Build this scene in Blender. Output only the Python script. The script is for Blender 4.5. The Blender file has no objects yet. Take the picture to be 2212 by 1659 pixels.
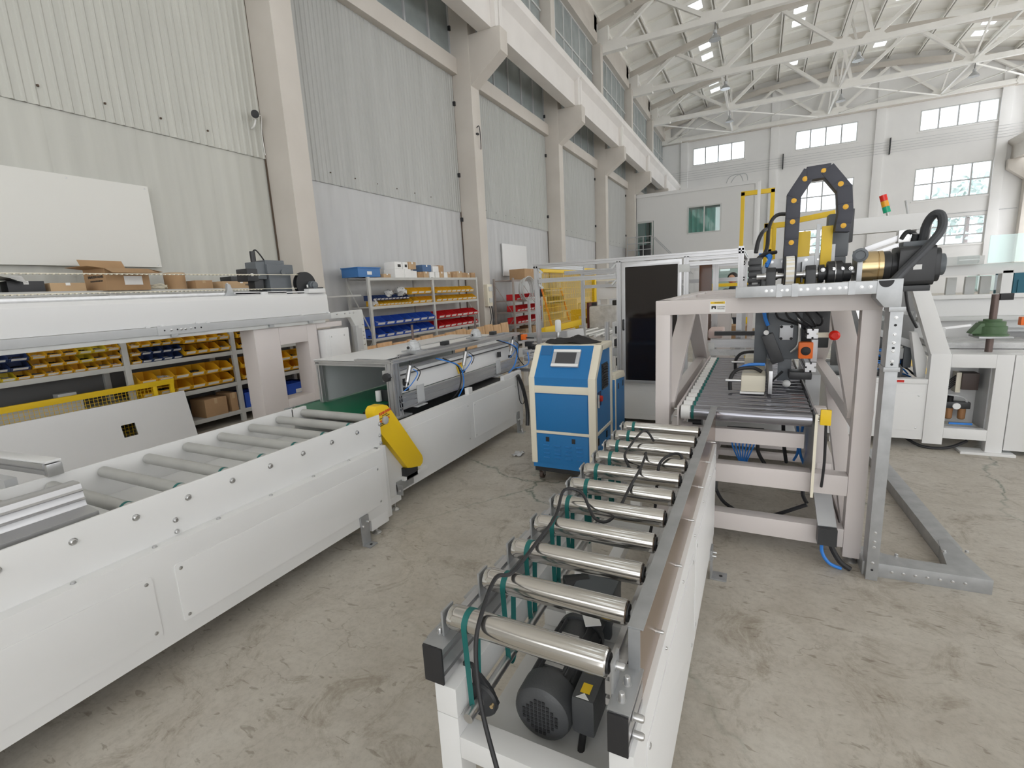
import bpy, bmesh, math, random
from mathutils import Matrix, Vector, Euler
random.seed(7)
sc = bpy.context.scene
col = sc.collection

# ------------------------------------------------------------------ camera, world, exposure
CAM_H = 1.6
yaw, pit, rol = map(math.radians, (-27.10484, -10.83598, -3.00375))
F = Vector((math.sin(yaw)*math.cos(pit), math.cos(yaw)*math.cos(pit), math.sin(pit)))
R0 = Vector((math.cos(yaw), -math.sin(yaw), 0)); U0 = R0.cross(F)
Rr = math.cos(rol)*R0 + math.sin(rol)*U0
Ur = -math.sin(rol)*R0 + math.cos(rol)*U0
cam_d = bpy.data.cameras.new('camera'); cam_d.sensor_width = 36; cam_d.lens = 1050.99/2212*36
cam_d.clip_start = 0.02; cam_d.clip_end = 300
cam = bpy.data.objects.new('camera', cam_d); col.objects.link(cam)
m3 = Matrix((Rr, Ur, -F)).transposed()
cam.matrix_world = Matrix.Translation((0, 0, CAM_H)) @ m3.to_4x4()
sc.camera = cam
world = bpy.data.worlds.new('overcast_sky'); sc.world = world; world.use_nodes = True
bg = world.node_tree.nodes['Background']
bg.inputs[0].default_value = (0.97, 0.985, 1.0, 1); bg.inputs[1].default_value = 3.2
sc.view_settings.view_transform = 'Standard'; sc.view_settings.look = 'None'
sc.view_settings.gamma = 1.0; sc.view_settings.use_curve_mapping = False
sc.view_settings.exposure = 0.0
sc.cycles.use_denoising = True
sc.cycles.max_bounces = 10; sc.cycles.diffuse_bounces = 6; sc.cycles.glossy_bounces = 4
sc.cycles.transparent_max_bounces = 12; sc.cycles.sample_clamp_indirect = 6
def portal(name, loc, rot, sx, sy):
    l = bpy.data.lights.new(name, 'AREA'); l.shape = 'RECTANGLE'; l.size = sx; l.size_y = sy
    l.cycles.is_portal = True
    o = bpy.data.objects.new(name, l); o.location = loc; o.rotation_euler = rot; col.objects.link(o)

# ------------------------------------------------------------------ materials
MATS = {}
def mat(name, c=(0.8,0.8,0.8), rough=0.45, metal=0.0, var=0.0, vscale=8.0, bump=0.0, bscale=60.0, c2=None, spec=0.5, alpha=None, emit=None, stretch=None):
    if name in MATS: return MATS[name]
    m = bpy.data.materials.new(name); m.use_nodes = True; MATS[name] = m
    nt = m.node_tree; b = nt.nodes['Principled BSDF']
    b.inputs['Base Color'].default_value = (*c, 1); b.inputs['Roughness'].default_value = rough
    b.inputs['Metallic'].default_value = metal; b.inputs['Specular IOR Level'].default_value = spec
    if var or c2:
        tc = nt.nodes.new('ShaderNodeTexCoord'); mp = nt.nodes.new('ShaderNodeMapping')
        nt.links.new(tc.outputs['Object'], mp.inputs[0])
        if stretch: mp.inputs['Scale'].default_value = stretch
        n = nt.nodes.new('ShaderNodeTexNoise'); n.inputs['Scale'].default_value = vscale; n.inputs['Detail'].default_value = 5
        nt.links.new(mp.outputs[0], n.inputs['Vector'])
        r = nt.nodes.new('ShaderNodeValToRGB'); nt.links.new(n.outputs[0], r.inputs[0])
        r.color_ramp.elements[0].position = 0.3; r.color_ramp.elements[1].position = 0.7
        d = c2 if c2 else tuple(max(0, x*(1-var)) for x in c)
        r.color_ramp.elements[0].color = (*d, 1); r.color_ramp.elements[1].color = (*c, 1)
        nt.links.new(r.outputs[0], b.inputs['Base Color'])
    if bump:
        tc2 = nt.nodes.new('ShaderNodeTexCoord'); n2 = nt.nodes.new('ShaderNodeTexNoise'); n2.inputs['Scale'].default_value = bscale
        nt.links.new(tc2.outputs['Object'], n2.inputs['Vector'])
        bp = nt.nodes.new('ShaderNodeBump'); bp.inputs['Strength'].default_value = bump; bp.inputs['Distance'].default_value = 0.01
        nt.links.new(n2.outputs[0], bp.inputs['Height']); nt.links.new(bp.outputs[0], b.inputs['Normal'])
    if alpha is not None: b.inputs['Alpha'].default_value = alpha
    if emit:
        b.inputs['Emission Color'].default_value = (*emit[:3], 1); b.inputs['Emission Strength'].default_value = emit[3]
    return m
WHITE = mat('white_powder_coat', (0.75,0.75,0.745), 0.38, var=0.03, vscale=3)
WHITE2 = mat('white_cover_sheet', (0.76,0.76,0.76), 0.32)
GANTRY = mat('warm_white_enamel', (0.66,0.61,0.595), 0.35, var=0.04, vscale=2.5)
ALU = mat('anodised_aluminium', (0.58,0.58,0.59), 0.36, 0.8, var=0.06, vscale=5)
ALUDARK = mat('aluminium_slot_shadow_lip', (0.22,0.22,0.23), 0.5, 0.6)
GALV = mat('galvanised_steel', (0.47,0.48,0.49), 0.45, 0.7, var=0.18, vscale=14)
GREYP = mat('grey_enamel', (0.50,0.51,0.52), 0.30, var=0.05)
LGREYP = mat('light_grey_enamel', (0.62,0.63,0.62), 0.45, var=0.05)
RACK = mat('rack_grey_enamel', (0.55,0.55,0.53), 0.5, var=0.08, vscale=6)
CHROME = mat('polished_steel_tube', (0.62,0.60,0.57), 0.14, 0.95)
STEEL = mat('machined_steel', (0.62,0.62,0.62), 0.28, 0.9, var=0.12, vscale=20)
SHEETSTEEL = mat('stainless_sheet', (0.40,0.30,0.24), 0.25, 0.9, var=0.06, vscale=3, stretch=(1,12,1))
GREYROLL = mat('grey_plastic_roller', (0.44,0.44,0.42), 0.4, var=0.12, vscale=6)
DARKROLL = mat('dark_coated_roller', (0.30,0.30,0.33), 0.15, 0.75)
TEAL = mat('teal_drive_belt', (0.005,0.13,0.12), 0.5)
BLACK = mat('black_rubber', (0.018,0.018,0.02), 0.55)
BLACKP = mat('black_painted_metal', (0.03,0.031,0.034), 0.38, var=0.2, vscale=12)
MOTOR = mat('charcoal_motor_paint', (0.065,0.068,0.072), 0.45, var=0.15, vscale=10, bump=0.1, bscale=200)
MOTORG = mat('slate_grey_gearbox', (0.13,0.145,0.16), 0.45, var=0.1)
BLUE = mat('blue_cabinet_paint', (0.012,0.17,0.44), 0.45, bump=0.12, bscale=300)
CREAM = mat('cream_cabinet_paint', (0.78,0.73,0.60), 0.42)
YEL = mat('safety_yellow', (0.83,0.55,0.012), 0.42)
YELBIN = mat('yellow_bin_plastic', (0.80,0.44,0.02), 0.42)
YELBIN2 = mat('lemon_bin_plastic', (0.80,0.62,0.04), 0.42)
BLUEBIN = mat('blue_bin_plastic', (0.03,0.10,0.52), 0.4)
NAVYBIN = mat('navy_bin_plastic', (0.03,0.055,0.16), 0.4)
REDBIN = mat('red_bin_plastic', (0.60,0.02,0.025), 0.4)
ORANGE = mat('orange_sensor_housing', (0.85,0.16,0.01), 0.45)
REDLAMP = mat('red_lens', (0.75,0.02,0.01), 0.2)
AMBER = mat('amber_lens', (0.85,0.38,0.02), 0.25)
GREENL = mat('green_lens', (0.0,0.38,0.20), 0.25)
CARD = mat('cardboard', (0.46,0.29,0.155), 0.8, var=0.12, vscale=4)
CARD2 = mat('pale_cardboard', (0.56,0.39,0.23), 0.8, var=0.12, vscale=5)
PLY = mat('plywood_face', (0.70,0.47,0.27), 0.65, c2=(0.56,0.34,0.18), vscale=2.5, stretch=(3,8,0.6))
PAPER = mat('white_paper_label', (0.85,0.85,0.84), 0.7)
PRINT = mat('black_print', (0.03,0.03,0.03), 0.7)
REDPRINT = mat('red_print', (0.6,0.03,0.02), 0.7)
BLUEHOSE = mat('blue_air_hose', (0.03,0.22,0.70), 0.35)
GOLD = mat('brass_coloured_gearhead', (0.62,0.47,0.26), 0.25, 0.85)
CONC = mat('painted_concrete', (0.64,0.60,0.55), 0.75, c2=(0.58,0.54,0.49), vscale=1.2, bump=0.15, bscale=6)
BEAMM = mat('white_painted_beam', (0.80,0.77,0.74), 0.7, c2=(0.74,0.71,0.68), vscale=1.2)
PLASTER = mat('white_plaster', (0.84,0.835,0.825), 0.8, c2=(0.79,0.785,0.78), vscale=0.8, bump=0.1, bscale=5)
ROOFM = mat('whitewashed_roof_slab', (0.90,0.885,0.84), 0.8, c2=(0.84,0.825,0.78), vscale=0.9)
TRUSSM = mat('whitewashed_truss', (0.88,0.865,0.83), 0.7, c2=(0.82,0.805,0.77), vscale=1.5)
SHEETA = mat('cream_corrugated_sheet', (0.56,0.56,0.515), 0.45, c2=(0.50,0.50,0.46), vscale=1.3, stretch=(2,5,0.35))
SHEETB = mat('grey_corrugated_sheet', (0.47,0.475,0.46), 0.36, c2=(0.41,0.415,0.40), vscale=1.3, stretch=(2,5,0.35))
SHEETC = mat('pale_blue_grey_sheet', (0.55,0.555,0.56), 0.42, c2=(0.49,0.495,0.50), vscale=1.0, stretch=(2,4,0.5))
OLDGLASS = mat('dusty_glass', (0.34,0.38,0.38), 0.3, var=0.25, vscale=2)
GREENB = mat('green_pvc_belt', (0.008,0.125,0.06), 0.3)
GREENJ = mat('green_cast_iron', (0.085,0.16,0.075), 0.5, var=0.2, vscale=15)
TINT = mat('smoked_acrylic', (0.012,0.008,0.007), 0.08, spec=0.6)
BROWN = mat('brown_smoked_acrylic', (0.10,0.035,0.012), 0.15)
SCREEN = mat('display_screen', (0.06,0.062,0.07), 0.15)
SILVERP = mat('silver_plastic', (0.52,0.53,0.55), 0.4, 0.3)
CLOTH = mat('black_cloth', (0.022,0.02,0.02), 0.9, bump=0.3, bscale=40)
WRAP = mat('crumpled_clear_film', (0.62,0.62,0.62), 0.18, var=0.25, vscale=9, bump=0.6, bscale=25)
SKIN = mat('skin', (0.50,0.28,0.18), 0.55)
HAIR = mat('black_hair', (0.012,0.01,0.01), 0.6)
TEALDOOR = mat('teal_cabinet_paint', (0.01,0.13,0.20), 0.5)
BROWNPIPE = mat('rusty_spindle_steel', (0.16,0.12,0.11), 0.45, 0.7)
CURTAIN = mat('pale_green_curtain', (0.30,0.60,0.56), 0.8)
def glass_mat(name, c, mixf, rough=0.02):
    m = bpy.data.materials.new(name); m.use_nodes = True; nt = m.node_tree; nt.nodes.clear(); MATS[name] = m
    o = nt.nodes.new('ShaderNodeOutputMaterial'); mx = nt.nodes.new('ShaderNodeMixShader')
    t = nt.nodes.new('ShaderNodeBsdfTransparent'); t.inputs[0].default_value = (*c, 1)
    g = nt.nodes.new('ShaderNodeBsdfGlossy'); g.inputs['Roughness'].default_value = rough
    mx.inputs[0].default_value = mixf
    nt.links.new(t.outputs[0], mx.inputs[1]); nt.links.new(g.outputs[0], mx.inputs[2]); nt.links.new(mx.outputs[0], o.inputs[0])
    return m
GLASS = glass_mat('window_glass', (0.95,0.98,1.0), 0.05)
CLEAR = glass_mat('clear_acrylic', (0.93,0.96,0.96), 0.10)
AMBERGL = glass_mat('amber_acrylic', (0.95,0.88,0.74), 0.04)
PALEGL = glass_mat('pale_green_glass', (0.78,0.90,0.88), 0.12)
def floor_mat():
    m = bpy.data.materials.new('worn_concrete_floor'); m.use_nodes = True; nt = m.node_tree; b = nt.nodes['Principled BSDF']
    N = nt.nodes.new; L = nt.links.new
    tc = N('ShaderNodeTexCoord')
    def noise(s, d=6, r=0.6, dist=0.0):
        n = N('ShaderNodeTexNoise'); n.inputs['Scale'].default_value = s; n.inputs['Detail'].default_value = d
        n.inputs['Roughness'].default_value = r; n.inputs['Distortion'].default_value = dist; L(tc.outputs['Object'], n.inputs['Vector']); return n
    def ramp(src, p0, c0, p1, c1):
        r = N('ShaderNodeValToRGB'); L(src, r.inputs[0]); e = r.color_ramp.elements
        e[0].position = p0; e[0].color = (*c0, 1); e[1].position = p1; e[1].color = (*c1, 1); return r
    def mul(a, bb, f=1.0):
        x = N('ShaderNodeMix'); x.data_type = 'RGBA'; x.blend_type = 'MULTIPLY'; x.inputs[0].default_value = f
        L(a, x.inputs[6]); L(bb, x.inputs[7]); return x.outputs[2]
    base = ramp(noise(0.9).outputs[0], 0.30, (0.44,0.405,0.345), 0.70, (0.54,0.51,0.455))
    mid = ramp(noise(5, 8, 0.7, 0.6).outputs[0], 0.35, (0.86,0.84,0.82), 0.62, (1.02,1.02,1.02))
    fine = ramp(noise(38, 4, 0.7).outputs[0], 0.30, (0.80,0.79,0.78), 0.55, (1,1,1))
    wear = ramp(noise(2.6, 10, 0.78, 1.6).outputs[0], 0.36, (0.62,0.58,0.53), 0.47, (1,1,1))
    c = mul(base.outputs[0], mid.outputs[0]); c = mul(c, fine.outputs[0], 0.7); c = mul(c, wear.outputs[0], 0.75)
    # cracks
    mp = N('ShaderNodeMapping'); L(tc.outputs['Object'], mp.inputs[0])
    dn = noise(2.2, 5, 0.6); ad = N('ShaderNodeVectorMath'); ad.operation = 'MULTIPLY_ADD'
    ad.inputs[1].default_value = (0.45,0.45,0.45); L(dn.outputs[1], ad.inputs[0]); L(mp.outputs[0], ad.inputs[2])
    v = N('ShaderNodeTexVoronoi'); v.feature = 'DISTANCE_TO_EDGE'; v.inputs['Scale'].default_value = 0.42; L(ad.outputs[0], v.inputs['Vector'])
    cr = ramp(v.outputs['Distance'], 0.0, (0.30,0.39,0.35), 0.006, (1,1,1))
    msk = ramp(noise(0.7, 3).outputs[0], 0.45, (0,0,0), 0.6, (1,1,1))
    x = N('ShaderNodeMix'); x.data_type = 'RGBA'; x.blend_type = 'MULTIPLY'; L(msk.outputs[0], x.inputs[0]); L(c, x.inputs[6]); L(cr.outputs[0], x.inputs[7])
    v2 = N('ShaderNodeTexVoronoi'); v2.feature = 'DISTANCE_TO_EDGE'; v2.inputs['Scale'].default_value = 3.3; L(ad.outputs[0], v2.inputs['Vector'])
    cr2 = ramp(v2.outputs['Distance'], 0.0, (0.66,0.63,0.60), 0.012, (1,1,1))
    msk2 = ramp(noise(1.3, 4).outputs[0], 0.5, (0,0,0), 0.62, (0.8,0.8,0.8))
    y = N('ShaderNodeMix'); y.data_type = 'RGBA'; y.blend_type = 'MULTIPLY'; L(msk2.outputs[0], y.inputs[0]); L(x.outputs[2], y.inputs[6]); L(cr2.outputs[0], y.inputs[7])
    mpf = N('ShaderNodeMapping'); L(tc.outputs['Object'], mpf.inputs[0]); mpf.inputs['Rotation'].default_value = (0,0,0.6); mpf.inputs['Scale'].default_value = (1,3.2,1)
    nf = N('ShaderNodeTexNoise'); nf.inputs['Scale'].default_value = 11; nf.inputs['Detail'].default_value = 3; nf.inputs['Distortion'].default_value = 0.8; L(mpf.outputs[0], nf.inputs['Vector'])
    fk = ramp(nf.outputs[0], 0.30, (0.60,0.57,0.53), 0.36, (1,1,1))
    z = mul(y.outputs[2], fk.outputs[0], 0.8)
    L(z, b.inputs['Base Color'])
    rr = ramp(noise(1.7, 6).outputs[0], 0.3, (0.36,)*3, 0.7, (0.58,)*3); L(rr.outputs[0], b.inputs['Roughness'])
    bp = N('ShaderNodeBump'); bp.inputs['Strength'].default_value = 0.12; bp.inputs['Distance'].default_value = 0.01
    L(noise(14, 6).outputs[0], bp.inputs['Height']); L(bp.outputs[0], b.inputs['Normal'])
    return m
FLOORM = floor_mat()

# ------------------------------------------------------------------ mesh building helpers
MW = {}
class MB:
    def __init__(s): s.v = []; s.f = []
    def add(s, vs, fs):
        o = len(s.v); s.v += [tuple(p) for p in vs]; s.f += [tuple(i+o for i in f) for f in fs]; return s
    def box(s, x0, x1, y0, y1, z0, z1):
        return s.add([(x0,y0,z0),(x1,y0,z0),(x1,y1,z0),(x0,y1,z0),(x0,y0,z1),(x1,y0,z1),(x1,y1,z1),(x0,y1,z1)],
                     [(3,2,1,0),(4,5,6,7),(0,1,5,4),(1,2,6,5),(2,3,7,6),(3,0,4,7)])
    def bar(s, p0, p1, w, h, up=(0,0,1)):
        p0, p1 = Vector(p0), Vector(p1); d = (p1-p0).normalized(); u = Vector(up)
        if abs(d.dot(u)) > 0.98: u = Vector((0,1,0))
        a = d.cross(u).normalized(); u = a.cross(d).normalized()
        vs = [p + a*i*w/2 + u*j*h/2 for p in (p0, p1) for j in (-1, 1) for i in (-1, 1)]
        return s.add(vs, [(0,1,3,2),(5,4,6,7),(1,0,4,5),(2,3,7,6),(0,2,6,4),(3,1,5,7)])
    def cyl(s, p0, p1, r, n=20, r2=None):
        p0, p1 = Vector(p0), Vector(p1); d = (p1-p0).normalized()
        u = Vector((0,0,1)) if abs(d.z) < 0.9 else Vector((1,0,0)); a = d.cross(u).normalized(); b = d.cross(a)
        r2 = r if r2 is None else r2
        vs = [p + (a*math.cos(t*2*math.pi/n) + b*math.sin(t*2*math.pi/n))*q for p, q in ((p0,r),(p1,r2)) for t in range(n)]
        fs = [(i, (i+1) % n, n+(i+1) % n, n+i) for i in range(n)]
        return s.add(vs, fs + [tuple(range(n-1,-1,-1)), tuple(range(n, 2*n))])
    def lathe(s, p0, ax, prof, n=24):
        p0 = Vector(p0); d = Vector(ax).normalized(); u = Vector((0,0,1)) if abs(d.z) < 0.9 else Vector((1,0,0))
        a = d.cross(u).normalized(); b = d.cross(a); k = len(prof)
        vs = [p0 + d*h + (a*math.cos(t*2*math.pi/n) + b*math.sin(t*2*math.pi/n))*r for r, h in prof for t in range(n)]
        fs = [(j*n+i, j*n+(i+1) % n, (j+1)*n+(i+1) % n, (j+1)*n+i) for j in range(k-1) for i in range(n)]
        return s.add(vs, fs + [tuple(range(n-1,-1,-1)), tuple(range((k-1)*n, k*n))])
    def tube(s, pts, r, n=8, sub=5, closed=False):
        P = [Vector(p) for p in pts]
        if len(P) > 2 and sub > 1:
            Q = []; m = len(P); rng = range(m if closed else m-1)
            for i in rng:
                a = P[(i-1) % m] if (closed or i > 0) else P[0]; b = P[i]; c = P[(i+1) % m]; d = P[(i+2) % m] if (closed or i+2 < m) else P[-1]
                for k in range(sub):
                    t = k/sub; Q.append(0.5*((2*b) + (c-a)*t + (2*a-5*b+4*c-d)*t*t + (3*b-a-3*c+d)*t**3))
            if not closed: Q.append(P[-1])
            P = Q
        m = len(P); vs = []; up = None
        for i, p in enumerate(P):
            if closed: t = P[(i+1) % m]-P[i-1]
            else: t = P[min(i+1, m-1)]-P[max(i-1, 0)]
            t = t.normalized() if t.length > 1e-9 else Vector((0,0,1))
            if up is None: up = Vector((0,0,1)) if abs(t.z) < 0.9 else Vector((1,0,0))
            a = t.cross(up)
            a = a.normalized() if a.length > 1e-6 else t.orthogonal().normalized()
            up = a.cross(t).normalized()
            vs += [p + (a*math.cos(q*2*math.pi/n) + up*math.sin(q*2*math.pi/n))*r for q in range(n)]
        last = m if closed else m-1
        fs = [(i*n+q, i*n+(q+1) % n, ((i+1) % m)*n+(q+1) % n, ((i+1) % m)*n+q) for i in range(last) for q in range(n)]
        if not closed: fs += [tuple(range(n-1,-1,-1)), tuple(range((m-1)*n, m*n))]
        return s.add(vs, fs)
    def prism(s, poly, ax, a, b):
        mk = {'x': lambda p, t: (t, p[0], p[1]), 'y': lambda p, t: (p[0], t, p[1]), 'z': lambda p, t: (p[0], p[1], t)}[ax]
        n = len(poly); vs = [mk(p, a) for p in poly] + [mk(p, b) for p in poly]
        return s.add(vs, [tuple(range(n-1,-1,-1)), tuple(range(n, 2*n))] + [(i, (i+1) % n, n+(i+1) % n, n+i) for i in range(n)])
    def ring(s, outer, inner, ax, a, b):
        mk = {'x': lambda p, t: (t, p[0], p[1]), 'y': lambda p, t: (p[0], t, p[1]), 'z': lambda p, t: (p[0], p[1], t)}[ax]
        n = len(outer); vs = [mk(p, t) for t in (a, b) for p in list(outer)+list(inner)]
        fs = []
        for i in range(n):
            j = (i+1) % n
            fs += [(i, n+i, n+j, j), (2*n+i, 2*n+j, 3*n+j, 3*n+i), (i, j, 2*n+j, 2*n+i), (n+i, 3*n+i, 3*n+j, n+j)]
        return s.add(vs, fs)
    def ball(s, c, r, n=14, sz=1.0):
        return s.lathe((c[0], c[1], c[2]-r*sz), (0,0,1), [(max(1e-4, r*math.sin(math.pi*i/n)), r*sz*(1-math.cos(math.pi*i/n))) for i in range(n+1)], n*2)
    def xf(s, M): s.v = [tuple(M @ Vector(p)) for p in s.v]; return s
    def mesh(s, name, m, bev=0.0, inv=None):
        me = bpy.data.meshes.new(name)
        vs = [tuple(inv @ Vector(p)) for p in s.v] if inv else s.v
        me.from_pydata(vs, [], s.f)
        bm = bmesh.new(); bm.from_mesh(me)
        bmesh.ops.recalc_face_normals(bm, faces=bm.faces)
        if bev:
            es = [e for e in bm.edges if len(e.link_faces) == 2 and e.calc_face_angle(0) > 0.6]
            bmesh.ops.bevel(bm, geom=es, offset=bev, segments=2, profile=0.7, affect='EDGES', clamp_overlap=True)
        bm.to_mesh(me); bm.free()
        me.shade_smooth(); me.set_sharp_from_angle(angle=math.radians(32))
        me.materials.append(m); return me
    def build(s, name, m, parent=None, bev=0.0):
        inv = MW[parent].inverted() if parent is not None else None
        o = bpy.data.objects.new(name, s.mesh(name, m, bev, inv)); col.objects.link(o)
        if parent is not None: o.parent = parent; MW[o] = MW[parent]
        else: MW[o] = Matrix()
        return o
def B(*a): return MB().box(*a)
def tag(o, label=None, cat=None, group=None, kind=None):
    if label: o['label'] = label
    if cat: o['category'] = cat
    if group: o['group'] = group
    if kind: o['kind'] = kind
    return o
def thing(name, label, cat, loc=(0,0,0), rz=0.0, group=None, kind=None):
    o = bpy.data.objects.new(name, None); col.objects.link(o); o.empty_display_size = 0.1
    o.location = loc; o.rotation_euler = (0, 0, rz); MW[o] = Matrix.Translation(loc) @ Matrix.Rotation(rz, 4, 'Z')
    return tag(o, label, cat, group, kind)
def struct(name): return thing(name, None, None, kind='structure')
def copy_tree(o, parent=None):
    c = o.copy(); col.objects.link(c); c.parent = parent
    for ch in list(o.children): copy_tree(ch, c)
    return c
def dup_part(me, name, parent, loc=(0,0,0), rot=(0,0,0), label=None):
    o = bpy.data.objects.new(name, me); col.objects.link(o); o.parent = parent; o.location = loc; o.rotation_euler = rot
    MW[o] = MW[parent] @ Matrix.LocRotScale(Vector(loc), Euler(rot), None)
    if label: o['label'] = label
    return o
def rel(parent, p):    # world point -> parent's local space
    return MW[parent].inverted() @ Vector(p)
def seg(p0, p1, t): return tuple(Vector(p0).lerp(Vector(p1), t))
def rrect(x0, x1, y0, y1, r, n=4):
    out = []
    for cx, cy, a in ((x1-r,y1-r,0),(x0+r,y1-r,90),(x0+r,y0+r,180),(x1-r,y0+r,270)):
        out += [(cx+r*math.cos(math.radians(a+90*i/n)), cy+r*math.sin(math.radians(a+90*i/n))) for i in range(n+1)]
    return out
def text(body, size, M, m, parent, name='lettering'):
    cu = bpy.data.curves.new(name, 'FONT'); cu.body = body; cu.size = size; cu.extrude = 0.0004; cu.align_x = 'CENTER'; cu.align_y = 'CENTER'
    o = bpy.data.objects.new(name, cu); dg = None
    col.objects.link(o); bpy.context.view_layer.update()
    me = bpy.data.meshes.new_from_object(o.evaluated_get(bpy.context.evaluated_depsgraph_get()))
    bpy.data.objects.remove(o); bpy.data.curves.remove(cu)
    me.transform(MW[parent].inverted() @ M); me.materials.clear(); me.materials.append(m)
    t = bpy.data.objects.new(name, me); col.objects.link(t); t.parent = parent; MW[t] = MW[parent]; return t
def face_M(loc, xdir, ydir):
    x = Vector(xdir).normalized(); y = Vector(ydir).normalized(); z = x.cross(y)
    m = Matrix((x, y, z)).transposed().to_4x4(); m.translation = loc; return m
def strokes(M, w, h, m, parent, seed=0, name='print_line'):
    rr = random.Random(seed); b = MB(); x = -w/2
    while x < w/2-h*0.3:
        ww = min(h*rr.uniform(0.35,0.75), w/2-x); hh = h*rr.uniform(0.75,1.0)
        b.box(x, x+ww*0.72, -hh/2, hh/2, 0, 0.0004); x += ww
    return b.xf(M).build(name, m, parent)
ORD = ['first','second','third','fourth','fifth','sixth','seventh','eighth','ninth','tenth','eleventh','twelfth','thirteenth','fourteenth','fifteenth']

# ================================================================== THE SETTING
XW, XR, YE, YB = -7.1, 14.3, 41.4, -12.2           # left wall, right wall, end wall, back wall
XC = (XW+XR)/2
COLY = [-6.2, -0.25, 5.7, 11.45, 17.44, 23.4, 29.35, 35.3]
def roofz(x): return 14.95 - 0.0135*(x-XC)**2
def chordz(x): return 14.62 - 0.0135*(x-XC)**2
fl = MB().add([(XW-0.3,YB-0.3,0),(XR+0.3,YB-0.3,0),(XR+0.3,YE+0.3,0),(XW-0.3,YE+0.3,0)], [(0,1,2,3)]).build('floor', FLOORM); tag(fl, kind='structure')
B(2.35, 2.50, 5.05, 12.0, 0.0005, 0.0025).build('lane_marking', YEL, fl)

# ---- left wall: concrete columns with corbels, crane beam, corrugated sheets
wl = struct('wall_left')
B(XW-0.25, XW-0.06, YB, YE, 0, 13.6).build('masonry', CONC, wl)
for y in COLY:
    c = B(XW-0.05, -6.57, y, y+0.40, 0, 9.0).build('column', CONC, wl, 0.012)
    MB().prism([(-6.6,6.45),(-6.57,6.62),(-5.70,7.22),(-5.70,7.74),(-6.6,7.74)], 'y', y+0.01, y+0.39).build('corbel', CONC, c, 0.012)
    B(XW-0.05, -6.72, y+0.02, y+0.38, 9.0, 12.15).build('upper_shaft', CONC, c, 0.01)
def sheet(y0, y1, z0, z1, m, pitch=0.105, x=XW, d=0.014):
    n = max(1, round((y1-y0)/pitch)); p = (y1-y0)/n; prof = []
    for i in range(n):
        a = y0+i*p; prof += [(x, a+0.02*p), (x, a+0.55*p), (x+d, a+0.68*p), (x+d, a+0.87*p)]
    prof.append((x+0.001, y1+0.004))
    k = len(prof); vs = [(a, b, z) for z in (z0, z1) for a, b in prof]
    return MB().add(vs, [(i, i+1, k+i+1, k+i) for i in range(k-1)])
bays = [(YB, COLY[0])] + [(COLY[i]+0.40, COLY[i+1]) for i in range(7)] + [(COLY[7]+0.40, YE)]
SEAM = {0: 3.87, 1: 3.87, 2: 3.87, 3: 3.71, 4: 3.71, 5: 3.7, 6: 3.7, 7: 3.7, 8: 3.7}
for i, (a, b) in enumerate(bays):
    mu = SHEETA if i < 3 else SHEETB; ml = SHEETA if i < 3 else SHEETC; zs = SEAM[i]
    n = max(1, round((b-a)/0.92)); w = (b-a)/n
    for j in range(n):
        sheet(a+j*w, a+(j+1)*w, zs-0.02, 7.0, mu, 0.102).build('wall_sheet', mu, wl)
        sheet(a+j*w, a+(j+1)*w, 0.0, zs-0.005, ml, 0.23, XW-0.016, 0.006).build('lower_wall_sheet', ml, wl)
    B(XW-0.02, XW+0.17, a, b, 6.95, 7.32).build('ring_beam', CONC, wl, 0.02)
    B(XW-0.05, XW-0.02, a, b, 7.3, 8.7).build('clerestory_backing', OLDGLASS, wl)
    for k in range(7):
        yy = a+(b-a)*k/6; B(XW-0.03, XW+0.02, yy-0.025, yy+0.025, 7.3, 8.7).build('mullion', GREYP, wl)
    B(XW-0.03, XW+0.02, a, b, 8.7, 9.75).build('spandrel', CONC, wl)
    for k in range(6):
        yy = a+(b-a)*k/6; B(XW-0.02, XW-0.005, yy+0.03, yy+(b-a)/6-0.03, 9.8, 12.1).build('upper_pane', OLDGLASS, wl)
        B(XW-0.02, XW+0.03, yy-0.03, yy+0.03, 9.75, 12.15).build('mullion', LGREYP, wl)
    for z in (9.78, 10.95, 12.12): B(XW-0.02, XW+0.035, a, b, z-0.03, z+0.03).build('transom', LGREYP, wl)
    B(XW-0.05, XW+0.25, a, b, 12.15, 12.55).build('eaves_beam', CONC, wl); B(XW-0.25, XW+0.12, a-0.4, b+0.4, 12.56, 13.75).build('eaves_wall', CONC, wl); B(XW, XW+0.012, b-0.025, b, 0, 6.95).build('joint_seal', mat('rust_brown_seal', (0.10,0.07,0.05), 0.8), wl); [B(XW, XW+0.022, a+0.3+0.62*q_, a+0.318+0.62*q_, zs+0.17, zs+0.19).build('sheet_screw', mat('rust_brown_seal'), wl) for q_ in range(int((b-a-0.4)/0.62))]
    # crane beam of this bay
    ya, yb = (YB if i == 0 else a-0.2), (YE-0.05 if i == 8 else b+0.2)
    cb = MB().prism([(-6.30,7.74),(-5.93,7.74),(-5.93,8.48),(-5.74,8.66),(-5.74,8.87),(-6.52,8.87),(-6.52,8.66),(-6.30,8.48)], 'y', ya+0.01, yb-0.01).build('crane_beam', BEAMM, wl, 0.01)
    for yy in (ya+0.02, yb-0.20): B(-5.95, -5.80, yy, yy+0.18, 7.74, 8.62).build('beam_rib', BEAMM, cb, 0.01)
    B(-6.17, -6.07, ya, yb, 8.87, 8.97).build('crane_rail', STEEL, cb)
for z in (9.15, 9.32, 9.49, 9.66, 9.83):
    MB().tube([(-6.62, 8, z), (-6.62, 24, z-0.03), (-6.62, YE, z)], 0.012, 6).build('trolley_wire', BLACKP, wl)
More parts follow.
